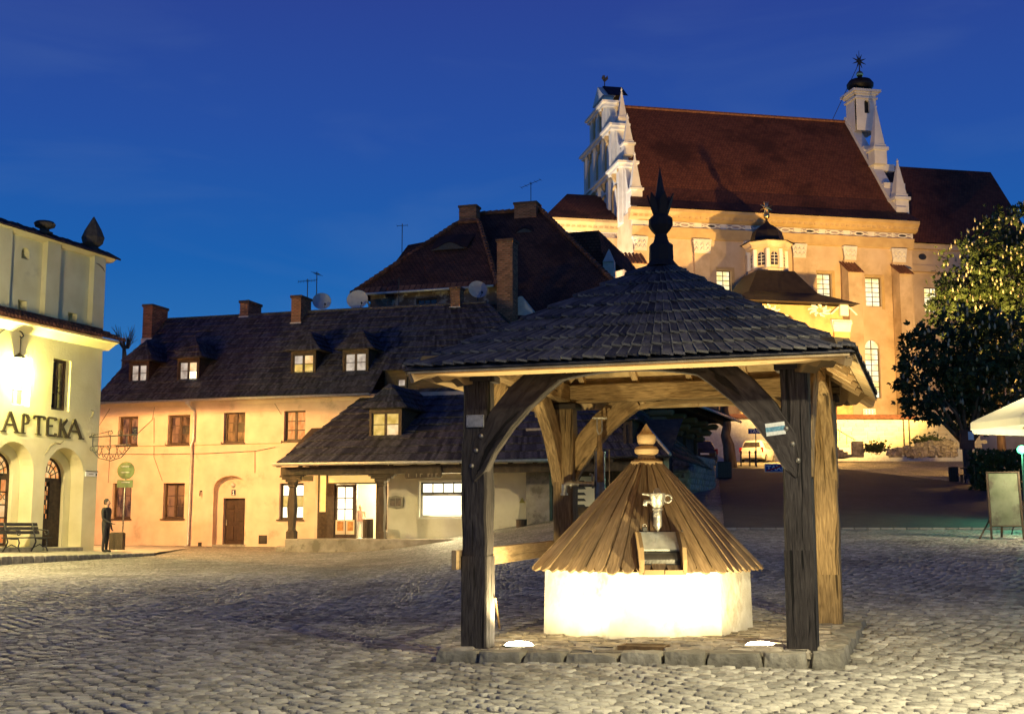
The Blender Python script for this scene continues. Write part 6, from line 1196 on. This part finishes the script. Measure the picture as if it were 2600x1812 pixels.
# ------------------------------------------------------------------ trees
def leaf_mat(name, a, b_): m = M(name, a, b_, 1.2, .6, isl=.35, spec=.35); m.node_tree.nodes['Principled BSDF'].inputs['Transmission Weight'].default_value = 0; return m
m_leaf = leaf_mat('chestnut_leaf', (.040, .060, .016), (.085, .115, .032)); m_leafd = leaf_mat('shaded_leaf', (.030, .044, .014), (.060, .080, .025))  # second leaf is a shaded copy, the front crown's dimness in its colour
m_bark = M('bark', (.10, .065, .04), (.24, .165, .10), 5, .9, 1, 12, st=(1, 1, .25)); m_blos = M('blossom', (.42, .36, .20), (.58, .50, .32), 9, .8)
def add_leaf(m, p, d, L_, rn):
    s = d.orthogonal().normalized(); s.rotate(Matrix.Rotation(rn.uniform(0, 6.28), 3, d)); n = d.cross(s)
    for a in (-.75, 0, .75):
        e = (d * math.cos(a) + s * math.sin(a)) ; w = (s * math.cos(a) - d * math.sin(a)) * L_ * .21; ll = L_ * (1 if a == 0 else .8)
        m.add([p, p + e * ll * .6 + w + n * L_ * .05, p + e * ll - n * L_ * .12, p + e * ll * .6 - w + n * L_ * .05], [(0, 1, 2, 3)])
def tree(base, Y, blobs, label, leafm, name='chestnut_tree', dens=15, L_=.34, blos=0, trunk_r=.28, seed=1, tu=None, cat='tree', group=None):
    rn = random.Random(seed); e = E(name, base, 0, label, cat, group); lv = MB(); bl = MB(); tr = MB(); cen = []
    for u, v, r in blobs:
        dy = rn.uniform(-1.6, 1.6); c = at(u, v, Y + dy) - base; rad = r / F * Y; cen.append((c, rad)); n = int(4 * math.pi * rad * rad * dens * .75)
        clumps = []
        for _ in range(max(6, int(10 * rad * rad))):
            d = Vector((rn.gauss(0, 1), rn.gauss(0, 1), rn.gauss(0, 1))).normalized(); clumps.append((c + d * rad * rn.uniform(.55, 1.08), d))
        for _ in range(n):
            q, d = rn.choice(clumps); pt = q + Vector((rn.gauss(0, .28), rn.gauss(0, .28), rn.gauss(0, .24))) * min(1, rad); dd = (d + Vector((rn.uniform(-.8, .8), rn.uniform(-.8, .8), rn.uniform(-.9, .25)))).normalized(); add_leaf(lv, pt, dd, L_ * rn.uniform(.7, 1.2), rn)
        for _ in range(int(blos * rad * rad)):
            d = Vector((rn.gauss(0, 1), rn.gauss(0, 1) - .5, rn.gauss(0, 1) + .35)).normalized(); pt = c + d * rad * rn.uniform(.95, 1.1); h = rn.uniform(.2, .34); bl.lathe([(.035, 0), (.065, h * .3), (.045, h * .65), (.008, h)], pt, 5, rn.uniform(0, 1))
    top = max(c.z for c, _ in cen) * .72; mid = sum((c for c, _ in cen), Vector()) / len(cen); fork = Vector((mid.x * .2, 0, top * .3))
    tr.tube([(0, 0, -.4), (0, 0, .3), fork * .6, fork], [trunk_r * 1.35, trunk_r, trunk_r * .9, trunk_r * .8], 12)
    for c, rad in cen:
        k = lerp(fork, c, .5) + Vector((rn.uniform(-.3, .3), rn.uniform(-.3, .3), .2)); tr.tube([fork, k, c], [trunk_r * .5, trunk_r * .28, .04], 7)
    tr.build('trunk', m_bark, e, True); cr_ = lv.build('crown', leafm, e, fix=False)
    if bl.v: bl.build('blossoms', m_blos, cr_, True)['kind'] = 'stuff'
    return e
b1 = gnd(2545, 1172); b1 = Vector((b1.x, 80, gz(at(2545, 1150, 80).x, 80))); b1.x = at(2545, 1150, 80).x
tree(b1, 80, [(2455, 705, 85), (2530, 640, 85), (2592, 720, 95), (2500, 775, 90), (2435, 800, 60), (2575, 830, 90), (2585, 575, 55), (2415, 745, 45), (2470, 850, 70), (2620, 650, 80), (2540, 710, 90)], 'tall flowering chestnut tree behind the darker chestnut', m_leaf, blos=11, seed=4, dens=15)
b2 = at(2462, 1190, 66); b2.z = gz(b2.x, 66)
tree(b2, 66, [(2345, 900, 62), (2420, 855, 80), (2500, 890, 95), (2370, 985, 78), (2450, 985, 90), (2545, 960, 95), (2318, 965, 42), (2405, 1048, 42), (2570, 860, 75), (2480, 1050, 40), (2330, 1030, 32), (2300, 930, 26), (2590, 1000, 70), (2430, 930, 90)], 'dark spreading chestnut tree with low hanging leaves by the tables', m_leafd, blos=5, seed=8, dens=16)
# gnarled tree in front of the parked cars
b3 = at(1856, 1178, 78); b3.z = gz(b3.x, 78); e = E('gnarled_tree', b3, 0, 'gnarled bare trunked tree standing beside the silver car', 'tree'); tr = MB(); f_ = lambda u, v, dy=0: at(u, v, 78 + dy) - b3
tr.tube([(0, 0, -.3), f_(1850, 1130), f_(1842, 1105, .1), f_(1846, 1080), f_(1838, 1040), f_(1842, 1010), f_(1850, 985)], [.42, .36, .30, .27, .27, .22, .17], 10); tr.build('trunk', m_bark, e, True)
tr = MB(); tr.tube([f_(1840, 1078), f_(1815, 1062), f_(1790, 1052), f_(1770, 1052)], [.17, .13, .08, .03], 7); tr.tube([f_(1840, 1030), f_(1828, 1010), f_(1815, 990)], [.15, .12, .05], 7); tr.tube([f_(1846, 1000), f_(1862, 985), f_(1875, 970)], [.13, .09, .04], 7); tr.tube([f_(1790, 1052), f_(1784, 1030), f_(1790, 1010)], [.06, .04, .015], 5); tr.tube([f_(1850, 985), f_(1843, 960), f_(1850, 940)], [.15, .1, .04], 6)
rn = random.Random(2)
for _ in range(26): u, v = rn.uniform(1775, 1890), rn.uniform(955, 1050); q = f_(u, v, rn.uniform(-1, 1)); tr.tube([q, q + Vector((rn.uniform(-.5, .5), 0, rn.uniform(-.1, .5)))], [.03, .01], 4)
tr.build('branches', m_bark, e, True)
lv = MB()
for _ in range(500): q = f_(rn.uniform(1765, 1900), rn.uniform(945, 1010), rn.uniform(-1.5, 1.5)); add_leaf(lv, q, Vector((rn.uniform(-1, 1), rn.uniform(-1, 1), rn.uniform(-1, .3))).normalized(), .22, rn)
lv.build('crown', m_leafd, e, fix=False)
b4 = at(318, 880, 66); b4.z = 1; e = E('bare_tree', b4, 0, 'bare twiggy treetop showing above the roof left of chimney', 'tree'); tr = MB(); f_ = lambda u, v, dy=0: at(u, v, 66 + dy) - b4; tr.tube([(0, 0, -1), f_(316, 900), f_(314, 860)], [.2, .12, .05], 7); tr.build('trunk', m_bark, e)
tr = MB()
for _ in range(30): u = rn.uniform(292, 352); a = f_(lerp(u, 318, .75), 885, rn.uniform(-.4, .4)); c = f_(u, rn.uniform(822, 862), rn.uniform(-.6, .6)); k = lerp(a, c, .5) + Vector((rn.uniform(-.12, .12), 0, 0)); tr.tube([a, k, c], [.03, .018, .006], 4); tr.tube([k, k + (c - a) * .35 + Vector((rn.uniform(-.4, .4), 0, .1))], [.014, .005], 4)
tr.build('crown', m_bark, e)
# ------------------------------------------------------------------ hill in front of the church
p = at(2230, 1136, 93); HW = Fr('retaining_wall', (p.x, p.y), (1, .05), p.z, 'pale block retaining wall with brown coping below the church', 'wall'); rw = HW.root
x0, x1 = HW.px(1600, 1130)[0], HW.px(2480, 1130)[0]; zt = HW.px(2230, 1064)[1]; m_wallw = M('pale_block', (.60, .50, .34), (.72, .62, .44), 3, .9, .4, 10, obr=.12)
s = MB(); s.box(x0, x1, .03, .6, -1.5, zt); s.build('core', m_zincw, rw)
blk = MB(); blk.cbox(0, 1, 0, 1, 0, .08, .02); bv = [(x, -z, y) for x, y, z in blk.v]; BL_ = MB(); BL_.v = bv; BL_.f = blk.f; BLK = BL_.mesh('block', m_wallw); xa = HW.px(2100, 1100)[0]; rn = random.Random(6); nrow = 7
for r in range(nrow):
    x = xa - rn.uniform(0, .8)
    while x < x1 - .3:
        w_ = rn.uniform(.7, 1.3); o = link('block', BLK, rw, (x + .02, .03, r * zt / nrow + .015)); o.scale = (w_ - .03, .6, zt / nrow - .025); x += w_
s = MB(); s.prism([(x0, -.45, zt + .0), (x0, .3, zt + .38), (x0, 1.0, zt + .1), (x0, 1.0, zt)], (HW.px(2326, 1055)[0] - x0, 0, 0)); s.build('coping', m_redtile, rw)
for u in (2295, 2309): a = HW.px(u, 1095, -.1); s = MB(); s.box(a[0] - .04, a[0] + .04, -.14, -.055, 0, zt - .02); s.build('drain_pipe', m_iron, rw)
o = HW.rect(2196, 2226, 1037, 1052, .4); s = MB(); s.box(o[0], o[1], .7, .78, o[2] - .3, o[3]); gp_ = s.build('notice_board', m_pale, rw)
for k in range(8): x = lerp(o[0] + .06, o[1] - .14, (k % 4) / 3); z = lerp(o[2], o[3], .12 if k < 4 else .56); s = MB(); s.box(x, x + .08, .68, .699, z, z + .14); s.build('notice_print', m_iron, gp_)
o = HW.rect(2294, 2306, 1042, 1056, 0); s = MB(); s.box(o[0], o[1], -.6, -.5, o[2], o[3]); s.build('blue_plate', M('violet_plate_glow', (.10, .05, .30), None, emit=(.2, .08, .7), es=.25), rw)  # faint glow put into the plate, no lamp behind it
# steps with hand rail
st = E('stone_steps', (at(2150, 1150, 88).x, 88, at(2150, 1152, 88).z), 0, 'stone steps with iron hand rail climbing to the church wall', 'steps'); o0 = st.location.copy(); f_ = lambda u, v, y=88: at(u, v, y) - o0
for k in range(6): a = f_(2168 - k * 11, 1152 - k * 6.0); c = f_(2100, 1152); s = MB(); s.cbox(c.x, a.x, .4 + k * .02, 2.6, a.z - .2, a.z, .015); s.build('step', m_stonei, st)
a, c = f_(2165, 1160), f_(2192, 1120); s = MB(); s.cbox(a.x, c.x, -.1, .39, a.z, c.z, .04); s.build('newel_block', m_stonei, st)
s = MB(); s.tube([f_(2112, 1093), f_(2122, 1088), f_(2172, 1117)], .03, 6)
for u, v in ((2124, 1089), (2132, 1094), (2150, 1104), (2168, 1115)): s.tube([f_(u, v), f_(u, v + 24)], .022, 6)
s.build('hand_rail', m_iron, st)
# rubble bank, shrubs
ru = E('rubble_wall', (at(2360, 1156, 84).x, 84, at(2360, 1156, 84).z), 0, 'low bank of loose rubble stones beneath the chestnut tree', 'wall'); rn = random.Random(12); stn = [rough_block(.5, .4, -.1, .26, .08, rn, .06).mesh('stone', m_stonei, 50) for _ in range(6)]
for k in range(150):
    t = rn.random(); u = lerp(2255, 2428, t); r = rn.randint(0, 4); hmax = lerp(1.2, 4.4, min(1, t * 1.5))
    if r > hmax: continue
    p = at(u, 1157 - r * 7 - rn.uniform(0, 4), 84 + r * .25) - ru.location; o = link('stone', stn[k % 6], ru, p, rn.uniform(0, 6)); o.rotation_euler = (rn.uniform(-.3, .3), rn.uniform(-.3, .3), rn.uniform(0, 6)); s_ = rn.uniform(.6, 1.15); o.scale = (s_, s_, s_)
for u, v, wd, lb in ((2222, 1136, 24, 'small dark shrub at the foot of the pale block wall beside steps'), (2360, 1120, 34, 'low spreading shrub on top of the rubble bank')):
    c = at(u, v, 88); rn = random.Random(u); e = E('shrub', c - Vector((0, 0, .4)), 0, lb, 'shrub'); lv = MB()
    for _ in range(420): q = Vector((rn.gauss(0, wd / F * 88 * .5), rn.gauss(0, .4), abs(rn.gauss(0, .28)) + .1)); add_leaf(lv, q, Vector((rn.uniform(-1, 1), rn.uniform(-1, 1), rn.uniform(0, 1))).normalized(), .22, rn)
    lv.build('foliage', m_leafd, e, fix=False); t = MB()
    for _ in range(8): t.tube([(rn.uniform(-.3, .3), 0, -.1), (rn.uniform(-.9, .9), rn.uniform(-.2, .2), .5)], [.02, .008], 4)
    t.build('stems', m_bark, e)
# tables, bin and notice under the tree
tb = at(2485, 1182, 62); tb.z = gz(tb.x, 62); e = E('picnic_table', tb, R(8), 'rustic table with benches under the dark chestnut tree', 'table'); s = MB(); s.cbox(-.8, .8, -.35, .35, .70, .76, .01); s.build('table_top', m_lit, e)
for x in (-.6, .6): s = MB(); s.tube([(x, -.3, 0), (x, .1, .7)], .035, 6); s.tube([(x, .3, 0), (x, -.1, .7)], .035, 6); s.build('leg', m_iron, e)
for y in (-.65, .65): s = MB(); s.cbox(-.75, .75, y - .13, y + .13, .41, .45, .01); s.box(-.6, -.55, y - .1, y + .1, 0, .409); s.box(.55, .6, y - .1, y + .1, 0, .409); s.build('bench', m_lit, e)
q = at(2420, 1178, 63); q.z = gz(q.x, 63); bin_(0, 0, .72, .24, 'dark bin standing left of the picnic table', pos=q)
q = at(2462, 1168, 64.5); q.z = gz(q.x, 64.5); nb_ = E('notice_stand', q, 0, 'dark reddish notice stand with white sheet against the chestnut trunk', 'sign'); f_ = lambda u, v: at(u, v, 64.5) - q
a, c = f_(2438, 1140), f_(2470, 1092); s = MB(); s.cbox(a.x, c.x, -.2, .1, a.z, c.z, .02); s.build('board', M('red_brown', (.14, .05, .03), (.2, .08, .05), 3, .7), nb_); s = MB(); s.box(a.x + .1, a.x + .17, -.1, 0, 0, a.z); s.box(c.x - .17, c.x - .1, -.1, 0, 0, a.z); s.build('legs', m_iron, nb_)
a, c = f_(2455, 1117), f_(2468, 1096); s = MB(); s.box(a.x, c.x, -.215, -.202, a.z, c.z); s.build('white_sheet', mw, nb_)
# menu easel and parasol at the right edge
eb = at(2556, 1366, 32); eb.z = gz(eb.x, 32); es_ = E('menu_easel', eb, R(-12), 'tall pale menu board on a folding easel at the right edge', 'sign'); f_ = lambda u, v: at(u, v, 32) - eb
s = MB(); s.prism([(-.34, -.1, .35), (.36, -.1, .35), (.36, .12, 1.66), (-.34, .12, 1.66)], (0, .04, 0)); s.build('board', M('menu_board', (.12, .14, .08), (.2, .22, .14), 2.5, .6, c3=(.10, .09, .06), sc3=1.6, lo3=.5, hi3=.6), es_)
s = MB()
for x in (-.38, .38): s.sweep([(x, -.16, 0), (x, .13, 1.70)], .05, .04, (0, 1, 0), .005)
s.sweep([(-.38, .12, 1.68), (.38, .12, 1.68)], .05, .04); s.sweep([(-.38, -.1, .33), (.38, -.1, .33)], .05, .04); s.sweep([(-.36, .10, .5), (-.66, -.1, .02)], .04, .04, (0, 1, 0), .005); s.sweep([(0, .16, 1.5), (0, .75, .02)], .05, .04, (0, 1, 0), .005); s.build('frame', m_dkw, es_)
ct = at(2610, 1364, 33.5); ct.z = gz(ct.x, 33.5); ch_ = E('cafe_table', ct, 0, 'iron cafe table with curled legs behind the menu easel', 'table'); s = MB(); s.lathe([(.4, .70), (.41, .72), (.4, .74)], n=20); s.build('table_top', m_iron, ch_)
for k in range(3): a = 2 * math.pi * k / 3 + .4; d = Vector((math.cos(a), math.sin(a), 0)); s = MB(); s.tube([d * .42, d * .36 + Vector((0, 0, .2)), d * .08 + Vector((0, 0, .4)), d * .2 + Vector((0, 0, .69))], .018, 6); s.build('leg', m_iron, ch_)
pb = at(2700, 1366, 31); pb.z = gz(pb.x, 31); ps = E('cafe_parasol', pb, 0, 'cream canvas cafe parasol lit from below at the right edge', 'parasol'); z_ = at(2482, 1074, 31).z - pb.z; zt = at(2700, 975, 31).z - pb.z; rr = (at(2700, 1074, 31) - at(2481, 1074, 31)).length
m_canv = M('cream_canvas', (.72, .68, .52), (.8, .76, .6), 3, .9, .1, 30)
nt = m_canv.node_tree; tl_ = nt.nodes.new('ShaderNodeBsdfTranslucent'); tl_.inputs[0].default_value = (.8, .74, .5, 1); mx = nt.nodes.new('ShaderNodeMixShader'); mx.inputs[0].default_value = .35; out = nt.nodes['Material Output']; nt.links.new(nt.nodes['Principled BSDF'].outputs[0], mx.inputs[1]); nt.links.new(tl_.outputs[0], mx.inputs[2]); nt.links.new(mx.outputs[0], out.inputs[0])
s = MB(); s.lathe([(rr, z_), (rr * .98, z_ + .04), (.06, zt)], n=8, rot=R(0), cap=False); s.build('canopy', m_canv, ps, fix=True); s = MB(); s.lathe([(rr, z_ - .16), (rr * 1.002, z_ - .001)], n=8, rot=R(0), cap=False); s.build('valance', m_canv, ps)
s = MB(); s.tube([(0, 0, 0), (0, 0, zt + .1)], .035, 8); s.build('pole', m_lit, ps); s = MB(); s.lathe([(.4, 0), (.4, .08), (.06, .12)], n=16); s.build('foot', m_conc, ps)
for k in range(8): a = R(45 * k); s = MB(); s.tube([(0, 0, zt - .05), (rr * .97 * math.cos(a), rr * .97 * math.sin(a), z_ + .02)], .015, 5); s.build('rib', m_lit, ps)
s = MB(); s.lathe([(.06, 0), (.09, -.08), (.07, -.16), (.01, -.18)], (0, .1, z_ - .05), 10); s.build('lamp_bulb', EM('parasol_bulb', (1, .9, .6), 20), ps); lamp('POINT', 'parasol_light', pb + Vector((0, .1, z_ - .35)), 480, (1, .88, .55), ps, .06)
gl = at(2594, 1142, 38); gl2 = gl.copy(); gl2.z = gz(gl.x, 38); ge = E('green_lamp', gl2, 0, 'small green garden lamp glowing beyond the parasol', 'lamp'); s = MB(); s.tube([(0, 0, 0), (0, 0, gl.z - gl2.z - .12)], .03, 6); s.build('post', m_iron, ge); s = MB(); s.lathe([(.02, -.12), (.12, -.06), (.14, .04), (.08, .12), (.01, .14)], (0, 0, gl.z - gl2.z), 12); s.build('globe', EM('green_globe', (.12, 1, .4), 5), ge, True); lamp('POINT', 'green_light', gl + Vector((0, -.35, .1)), 500, (.2, 1, .5), ge, .1)
hd = at(2560, 1188, 56); hd.z = gz(hd.x, 56); e = E('garden_hedge', hd, 0, 'dark clipped hedge behind the green lamp', 'hedge'); lv = MB(); rn = random.Random(31)
for _ in range(2600): q = Vector((rn.uniform(-1.6, 3.2), rn.uniform(-.5, .5), rn.uniform(.05, 1.75))); add_leaf(lv, q, Vector((rn.uniform(-1, 1), -rn.random(), rn.uniform(-.5, .8))).normalized(), .22, rn)
lv.build('foliage', m_leafd, e, fix=False); t = MB()
for k in range(9): t.tube([(-1.5 + k * .55, 0, -.1), (-1.5 + k * .55, 0, 1.5)], .03, 5)
t.build('stems', m_bark, e)
# ------------------------------------------------------------------ cars
def car(u, v, Y, rz, label, paint, k=1.0):
    p = at(u, v, Y); p.z = gz(p.x, Y) + .02; e = E('parked_car', p, rz, label, 'car', 'cars parked before the church wall'); e.scale = (k, k, k)
    sec = [(-.02, .62, .42, .60, .62, .6), (.0, .72, .30, .86, .88, .62), (.06, .80, .25, .92, .98, .66), (.38, .83, .22, .93, 1.42, .60), (.7, .84, .2, .93, 1.50, .60), (1.9, .85, .2, .92, 1.50, .60), (2.35, .85, .2, .92, 1.40, .60), (3.0, .84, .2, .92, .96, .62), (3.6, .78, .22, .80, .82, .6), (3.85, .66, .3, .62, .64, .5)]
    m = MB(); vs = []
    for y, w_, zl, zb, zr, rw_ in sec: vs += [(-w_ * .94, y, zl), (-w_, y, zl + .22), (-w_ * .97, y, zb), (-rw_, y, zr - .06), (-rw_ + .09, y, zr), (rw_ - .09, y, zr), (rw_, y, zr - .06), (w_ * .97, y, zb), (w_, y, zl + .22), (w_ * .94, y, zl)]
    n = 10; fs = [(i * n + j, i * n + (j + 1) % n, (i + 1) * n + (j + 1) % n, (i + 1) * n + j) for i in range(len(sec) - 1) for j in range(n)] + [tuple(range(n)), tuple(range((len(sec) - 1) * n, len(sec) * n))]
    m.add(vs, fs); m.build('body', paint, e, 35)
    g = MB(); g.poly([(-.60, .062, .99), (.60, .062, .99), (.50, .355, 1.385), (-.50, .355, 1.385)]); g.build('rear_window', m_glassd, e)
    for s in (-1, 1):
        for y0, y1 in ((.55, 1.25), (1.32, 2.25)): g = MB(); g.poly([(s * .832, y0, .96), (s * .838, y1, .95), (s * .618, min(y1, 2.15), 1.40), (s * .618, max(y0, .75), 1.42)]); g.build('side_window', m_glassd, e)
        for y in (.72, 3.05):
            t = MB(); t.tube([(s * .66, y, .29), (s * .86, y, .29)], .29, 18); ty = t.build('wheel', m_iron, e, 40); t = MB(); t.tube([(s * .80, y, .29), (s * .868, y, .29)], .19, 14); t.build('rim', m_steel, ty, 40)
        t = MB(); t.cbox(s * .72 - .09, s * .72 + .09, -.0, .08, .66, .98, .02); t.build('tail_light', M('tail_red', (.35, .02, .01), None, rough=.2) if 'tail_red' not in MATS else MATS['tail_red'], e)
    t = MB(); t.cbox(-.76, .76, -.10, .1, .32, .54, .04); t.build('bumper', paint, e); t = MB(); t.box(-.26, .26, -.03, -.012, .64, .74); t.build('number_plate', mw, e)
    return e
m_silver = M('silver_paint', (.55, .52, .46), (.6, .57, .5), 3, .35, metal=.0, coat=.4); m_black = M('black_paint', (.02, .018, .018), None, 3, .25, coat=.5)
car(1908, 1173, 86, R(-24), 'silver hatchback parked beyond the gnarled tree', m_silver, 1.02); car(1790, 1195, 80, R(12), 'black car parked left of the gnarled tree in shadow', m_black, 1.12)
for u, vt, vb in ((1882, 1150, 1187), (1904, 1150, 1188), (1919, 1152, 1190)):
    p = at(u, vb, 80); h = at(u, vt, 80).z - p.z; p.z = gz(p.x, 80); nm = {1882: 'leftmost black bollard before the silver car', 1904: 'middle black bollard before the silver car', 1919: 'rightmost black bollard before the silver car, by the sign post'}[u]; e = E('bollard', p, 0, nm, 'bollard', 'black bollards along the road'); s = MB(); s.lathe([(.08, -.1), (.07, .05), (.05, .1), (.05, .85), (.07, .88), (.07, .93), (.03, 1.0)], n=12); s.build('post', m_iron, e, 40)
m_blue = M('sign_blue_glow', (.02, .05, .26), (.03, .06, .3), 3, .5, emit=(.02, .05, .3), es=.015)  # slight glow put into the blue of the plates
def taxi(u, v0, v1, w_, Y, vb, label, slash, du=0):
    p = at(u, vb, Y); p.z = gz(p.x, Y); e = E('taxi_sign', p, 0, label, 'sign'); a, c = at(u, v1, Y) - p, at(u, v0, Y) - p; s = MB(); s.tube([(0, 0, 0), (0, 0, c.z + .05)], .035, 8); s.build('post', m_iron, e); h = c.z - a.z
    s = MB(); s.cbox(-w_ / 2, w_ / 2, -h / 2, h / 2, 0, .02, .01); o = s.build('plate', mw if slash else m_blue, e); o.rotation_euler = (R(90), 0, 0); o.location = (du, -.05, (a.z + c.z) / 2)
    if slash: s = MB(); i = .035; s.cbox(-w_ / 2 + i, w_ / 2 - i, -h / 2 + i, h / 2 - i, .021, .026, .002); s.build('face', m_blue, o)
    text_mesh('lettering', 'TAXI', h * .8, mw, o, (-w_ * .42, -h * .28, .03), (0, 0, 0), .008, w_ / h * .44)
    if slash: s = MB(); d = Vector((w_, h * .8, 0)).normalized(); n_ = Vector((-d.y, d.x, 0)) * .035; q = Vector((w_ * .42, h * .36, .036)); s.prism([-q * 1 + n_ + Vector((0, 0, .072)), -q - n_ + Vector((0, 0, .072)), q - n_, q + n_], (0, 0, .004)); s.build('slash', M('sign_red', (.5, .02, .02), None), o)
taxi(1921, 1088, 1101, .95, 79, 1191, 'dark blue TAXI sign on post before the silver car', False); taxi(1992, 1177, 1198, 1.05, 62, 1290, 'white edged blue TAXI sign with red slash behind the canopy post', True, -.40)
# low stone wall and planter left of the road
p = at(1770, 1290, 56); lw = E('low_stone_wall', (p.x, p.y, gz(p.x, 56)), math.atan2(.93, .37), 'low dark stone wall below the timber house', 'wall'); rn = random.Random(17); s = MB(); s.box(-2.6, 2.4, -.25, .3, -.4, 1.5); s.build('core', m_mortar, lw); stn2 = [rough_block(.42, .3, -.12, .14, .05, rn, .03).mesh('stone', m_stonei, 50) for _ in range(6)]
for r in range(6):
    x = -2.5 + (r % 2) * .2
    while x < 2.3: o = link('stone', stn2[(r + int(x * 7)) % 6], lw, (x, -.2, .1 + r * .25), rn.uniform(-.1, .1)); x += .44
for r in range(6):
    for y in (-.1, .2): link('stone', stn2[r % 6], lw, (-2.5, y, .1 + r * .25), R(90))
p = at(1838, 1228, 66); p.z = gz(p.x, 66); bin_(0, 0, .85, .36, 'black slatted planter box at the left road edge', name='planter_box', pos=p, square=True, mat=m_iron)
# ------------------------------------------------------------------ street lamps, floodlights and added fill lights (all out of view or behind things)
def street_lamp(x, y, h, power, color, label, size=.15, cone=168, blend=.12):
    p = Vector((x, y, gz(x, y))); e = E('street_lamp', p, 0, label, 'lamp'); s = MB(); s.lathe([(.16, 0), (.14, .6), (.07, .75), (.05, h - .5), (.03, h)], n=12); s.build('post', m_iron, e, 40); s = MB(); s.lathe([(.02, .30), (.12, .24), (.26, .12), (.27, .1)], (0, 0, h), 10); s.build('hood', m_iron, e); s = MB(); s.lathe([(.22, .09), (.14, -.28), (.05, -.3)], (0, 0, h), 10); s.build('lantern_glass', EM('glass_' + label[:9], color, 25), e); lamp('SPOT', 'street_light', p + Vector((0, 0, h - .45)), power, color, e, size, p, cone, blend) if cone else lamp('POINT', 'street_light', p + Vector((0, 0, h - .45)), power, color, e, size); return e
def flood(loc, aim, power, color, angle, label):
    e = E('floodlight', loc, 0, label, 'floodlight'); d = (Vector(aim) - loc).normalized(); s = MB(); s.sweep([-d * .25, d * .0], .5, .35, (0, 0, 1)); s.build('housing', m_iron, e); s = MB(); s.sweep([d * .001, d * .02], .44, .3, (0, 0, 1)); s.build('lens', EM('flood_' + label[:9], color, 15), e); s = MB(); s.tube([(0, 0, gz(loc.x, loc.y) - loc.z if loc.z - gz(loc.x, loc.y) < 20 else -1.2), (0, 0, -.2)], .05, 6); s.build('stand', m_iron, e); lamp('SPOT', 'flood_light', loc + d * .1, power, color, e, .3, aim, angle, .5); return e
street_lamp(5.2, 6.4, 7.4, 10500, (1, .88, .52), 'tall square lamp to the right of the photographer', cone=158, blend=.9)
sq = street_lamp(-15.5, 34.5, 7.0, 6500, (1, .76, .38), 'lantern post on the left side of the square'); lamp('POINT', 'lantern_fill', Vector((-15.5, 34.5, gz(-15.5, 34.5) + 6.9)), 4000, (1, .80, .42), sq, .3)  # second light added at the lantern to brighten the pharmacy attic
aw_ = HA.wp(.9, 2.0, 6.9); e = E('alley_lamp', aw_, 0, 'wall lamp in the alley beside the pharmacy', 'lamp'); s = MB(); s.tube([-HA.d * .88, -HA.d * .3 + Vector((0, 0, .2)), (0, 0, .15)], .025, 6); s.build('arm', m_iron, e); s = MB(); s.lathe([(.05, .15), (.2, .08), (.18, .03)], n=10); s.build('shade', m_iron, e); s = MB(); s.lathe([(.14, .02), (.10, -.1), (.01, -.14)], n=10); s.build('bulb', EM('sodium_bulb', (1, .6, .2), 20), e); lamp('SPOT', 'alley_light', aw_ - Vector((0, 0, .3)), 7500, (1, .52, .17), e, .15, aw_ - Vector((0, 0, 9)), 172, .05)
flood(at(2452, 955, 79), Vector((20.5, 107, 19)), 62000, (1, .60, .17), 74, 'orange floodlight on the slope right of the church')
flood(HC.wp(-5, -24, 4.0), HC.wp(9, 0, 17), 15000, (1, .66, .34), 80, 'amber floodlight on the slope left of the church')  # added fill, softens the chapel shadow on the nave wall
flood(at(2440, 905, 71.5), Vector((30, 81, 17.5)), 15000, (1, .66, .20), 115, 'small amber floodlight fixed among the chestnut branches')  # added spot hidden in the front crown, lights the tree behind
flood(HC.wp(-13, -2, 7.0), HC.wp(0, 10, 24), 32000, (1, .82, .60), 70, 'white floodlight aimed at the west gable')
q = at(2660, 955, 69); street_lamp(q.x, 69, q.z - gz(q.x, 69) + .4, 6500, (1, .52, .11), 'orange street lamp right of the chestnut trees', cone=None)
q = at(2000, 1035, 84); street_lamp(q.x, 84, q.z - gz(q.x, 84) + .4, 8000, (1, .54, .13), 'orange street lamp hidden behind the right canopy post', cone=128)
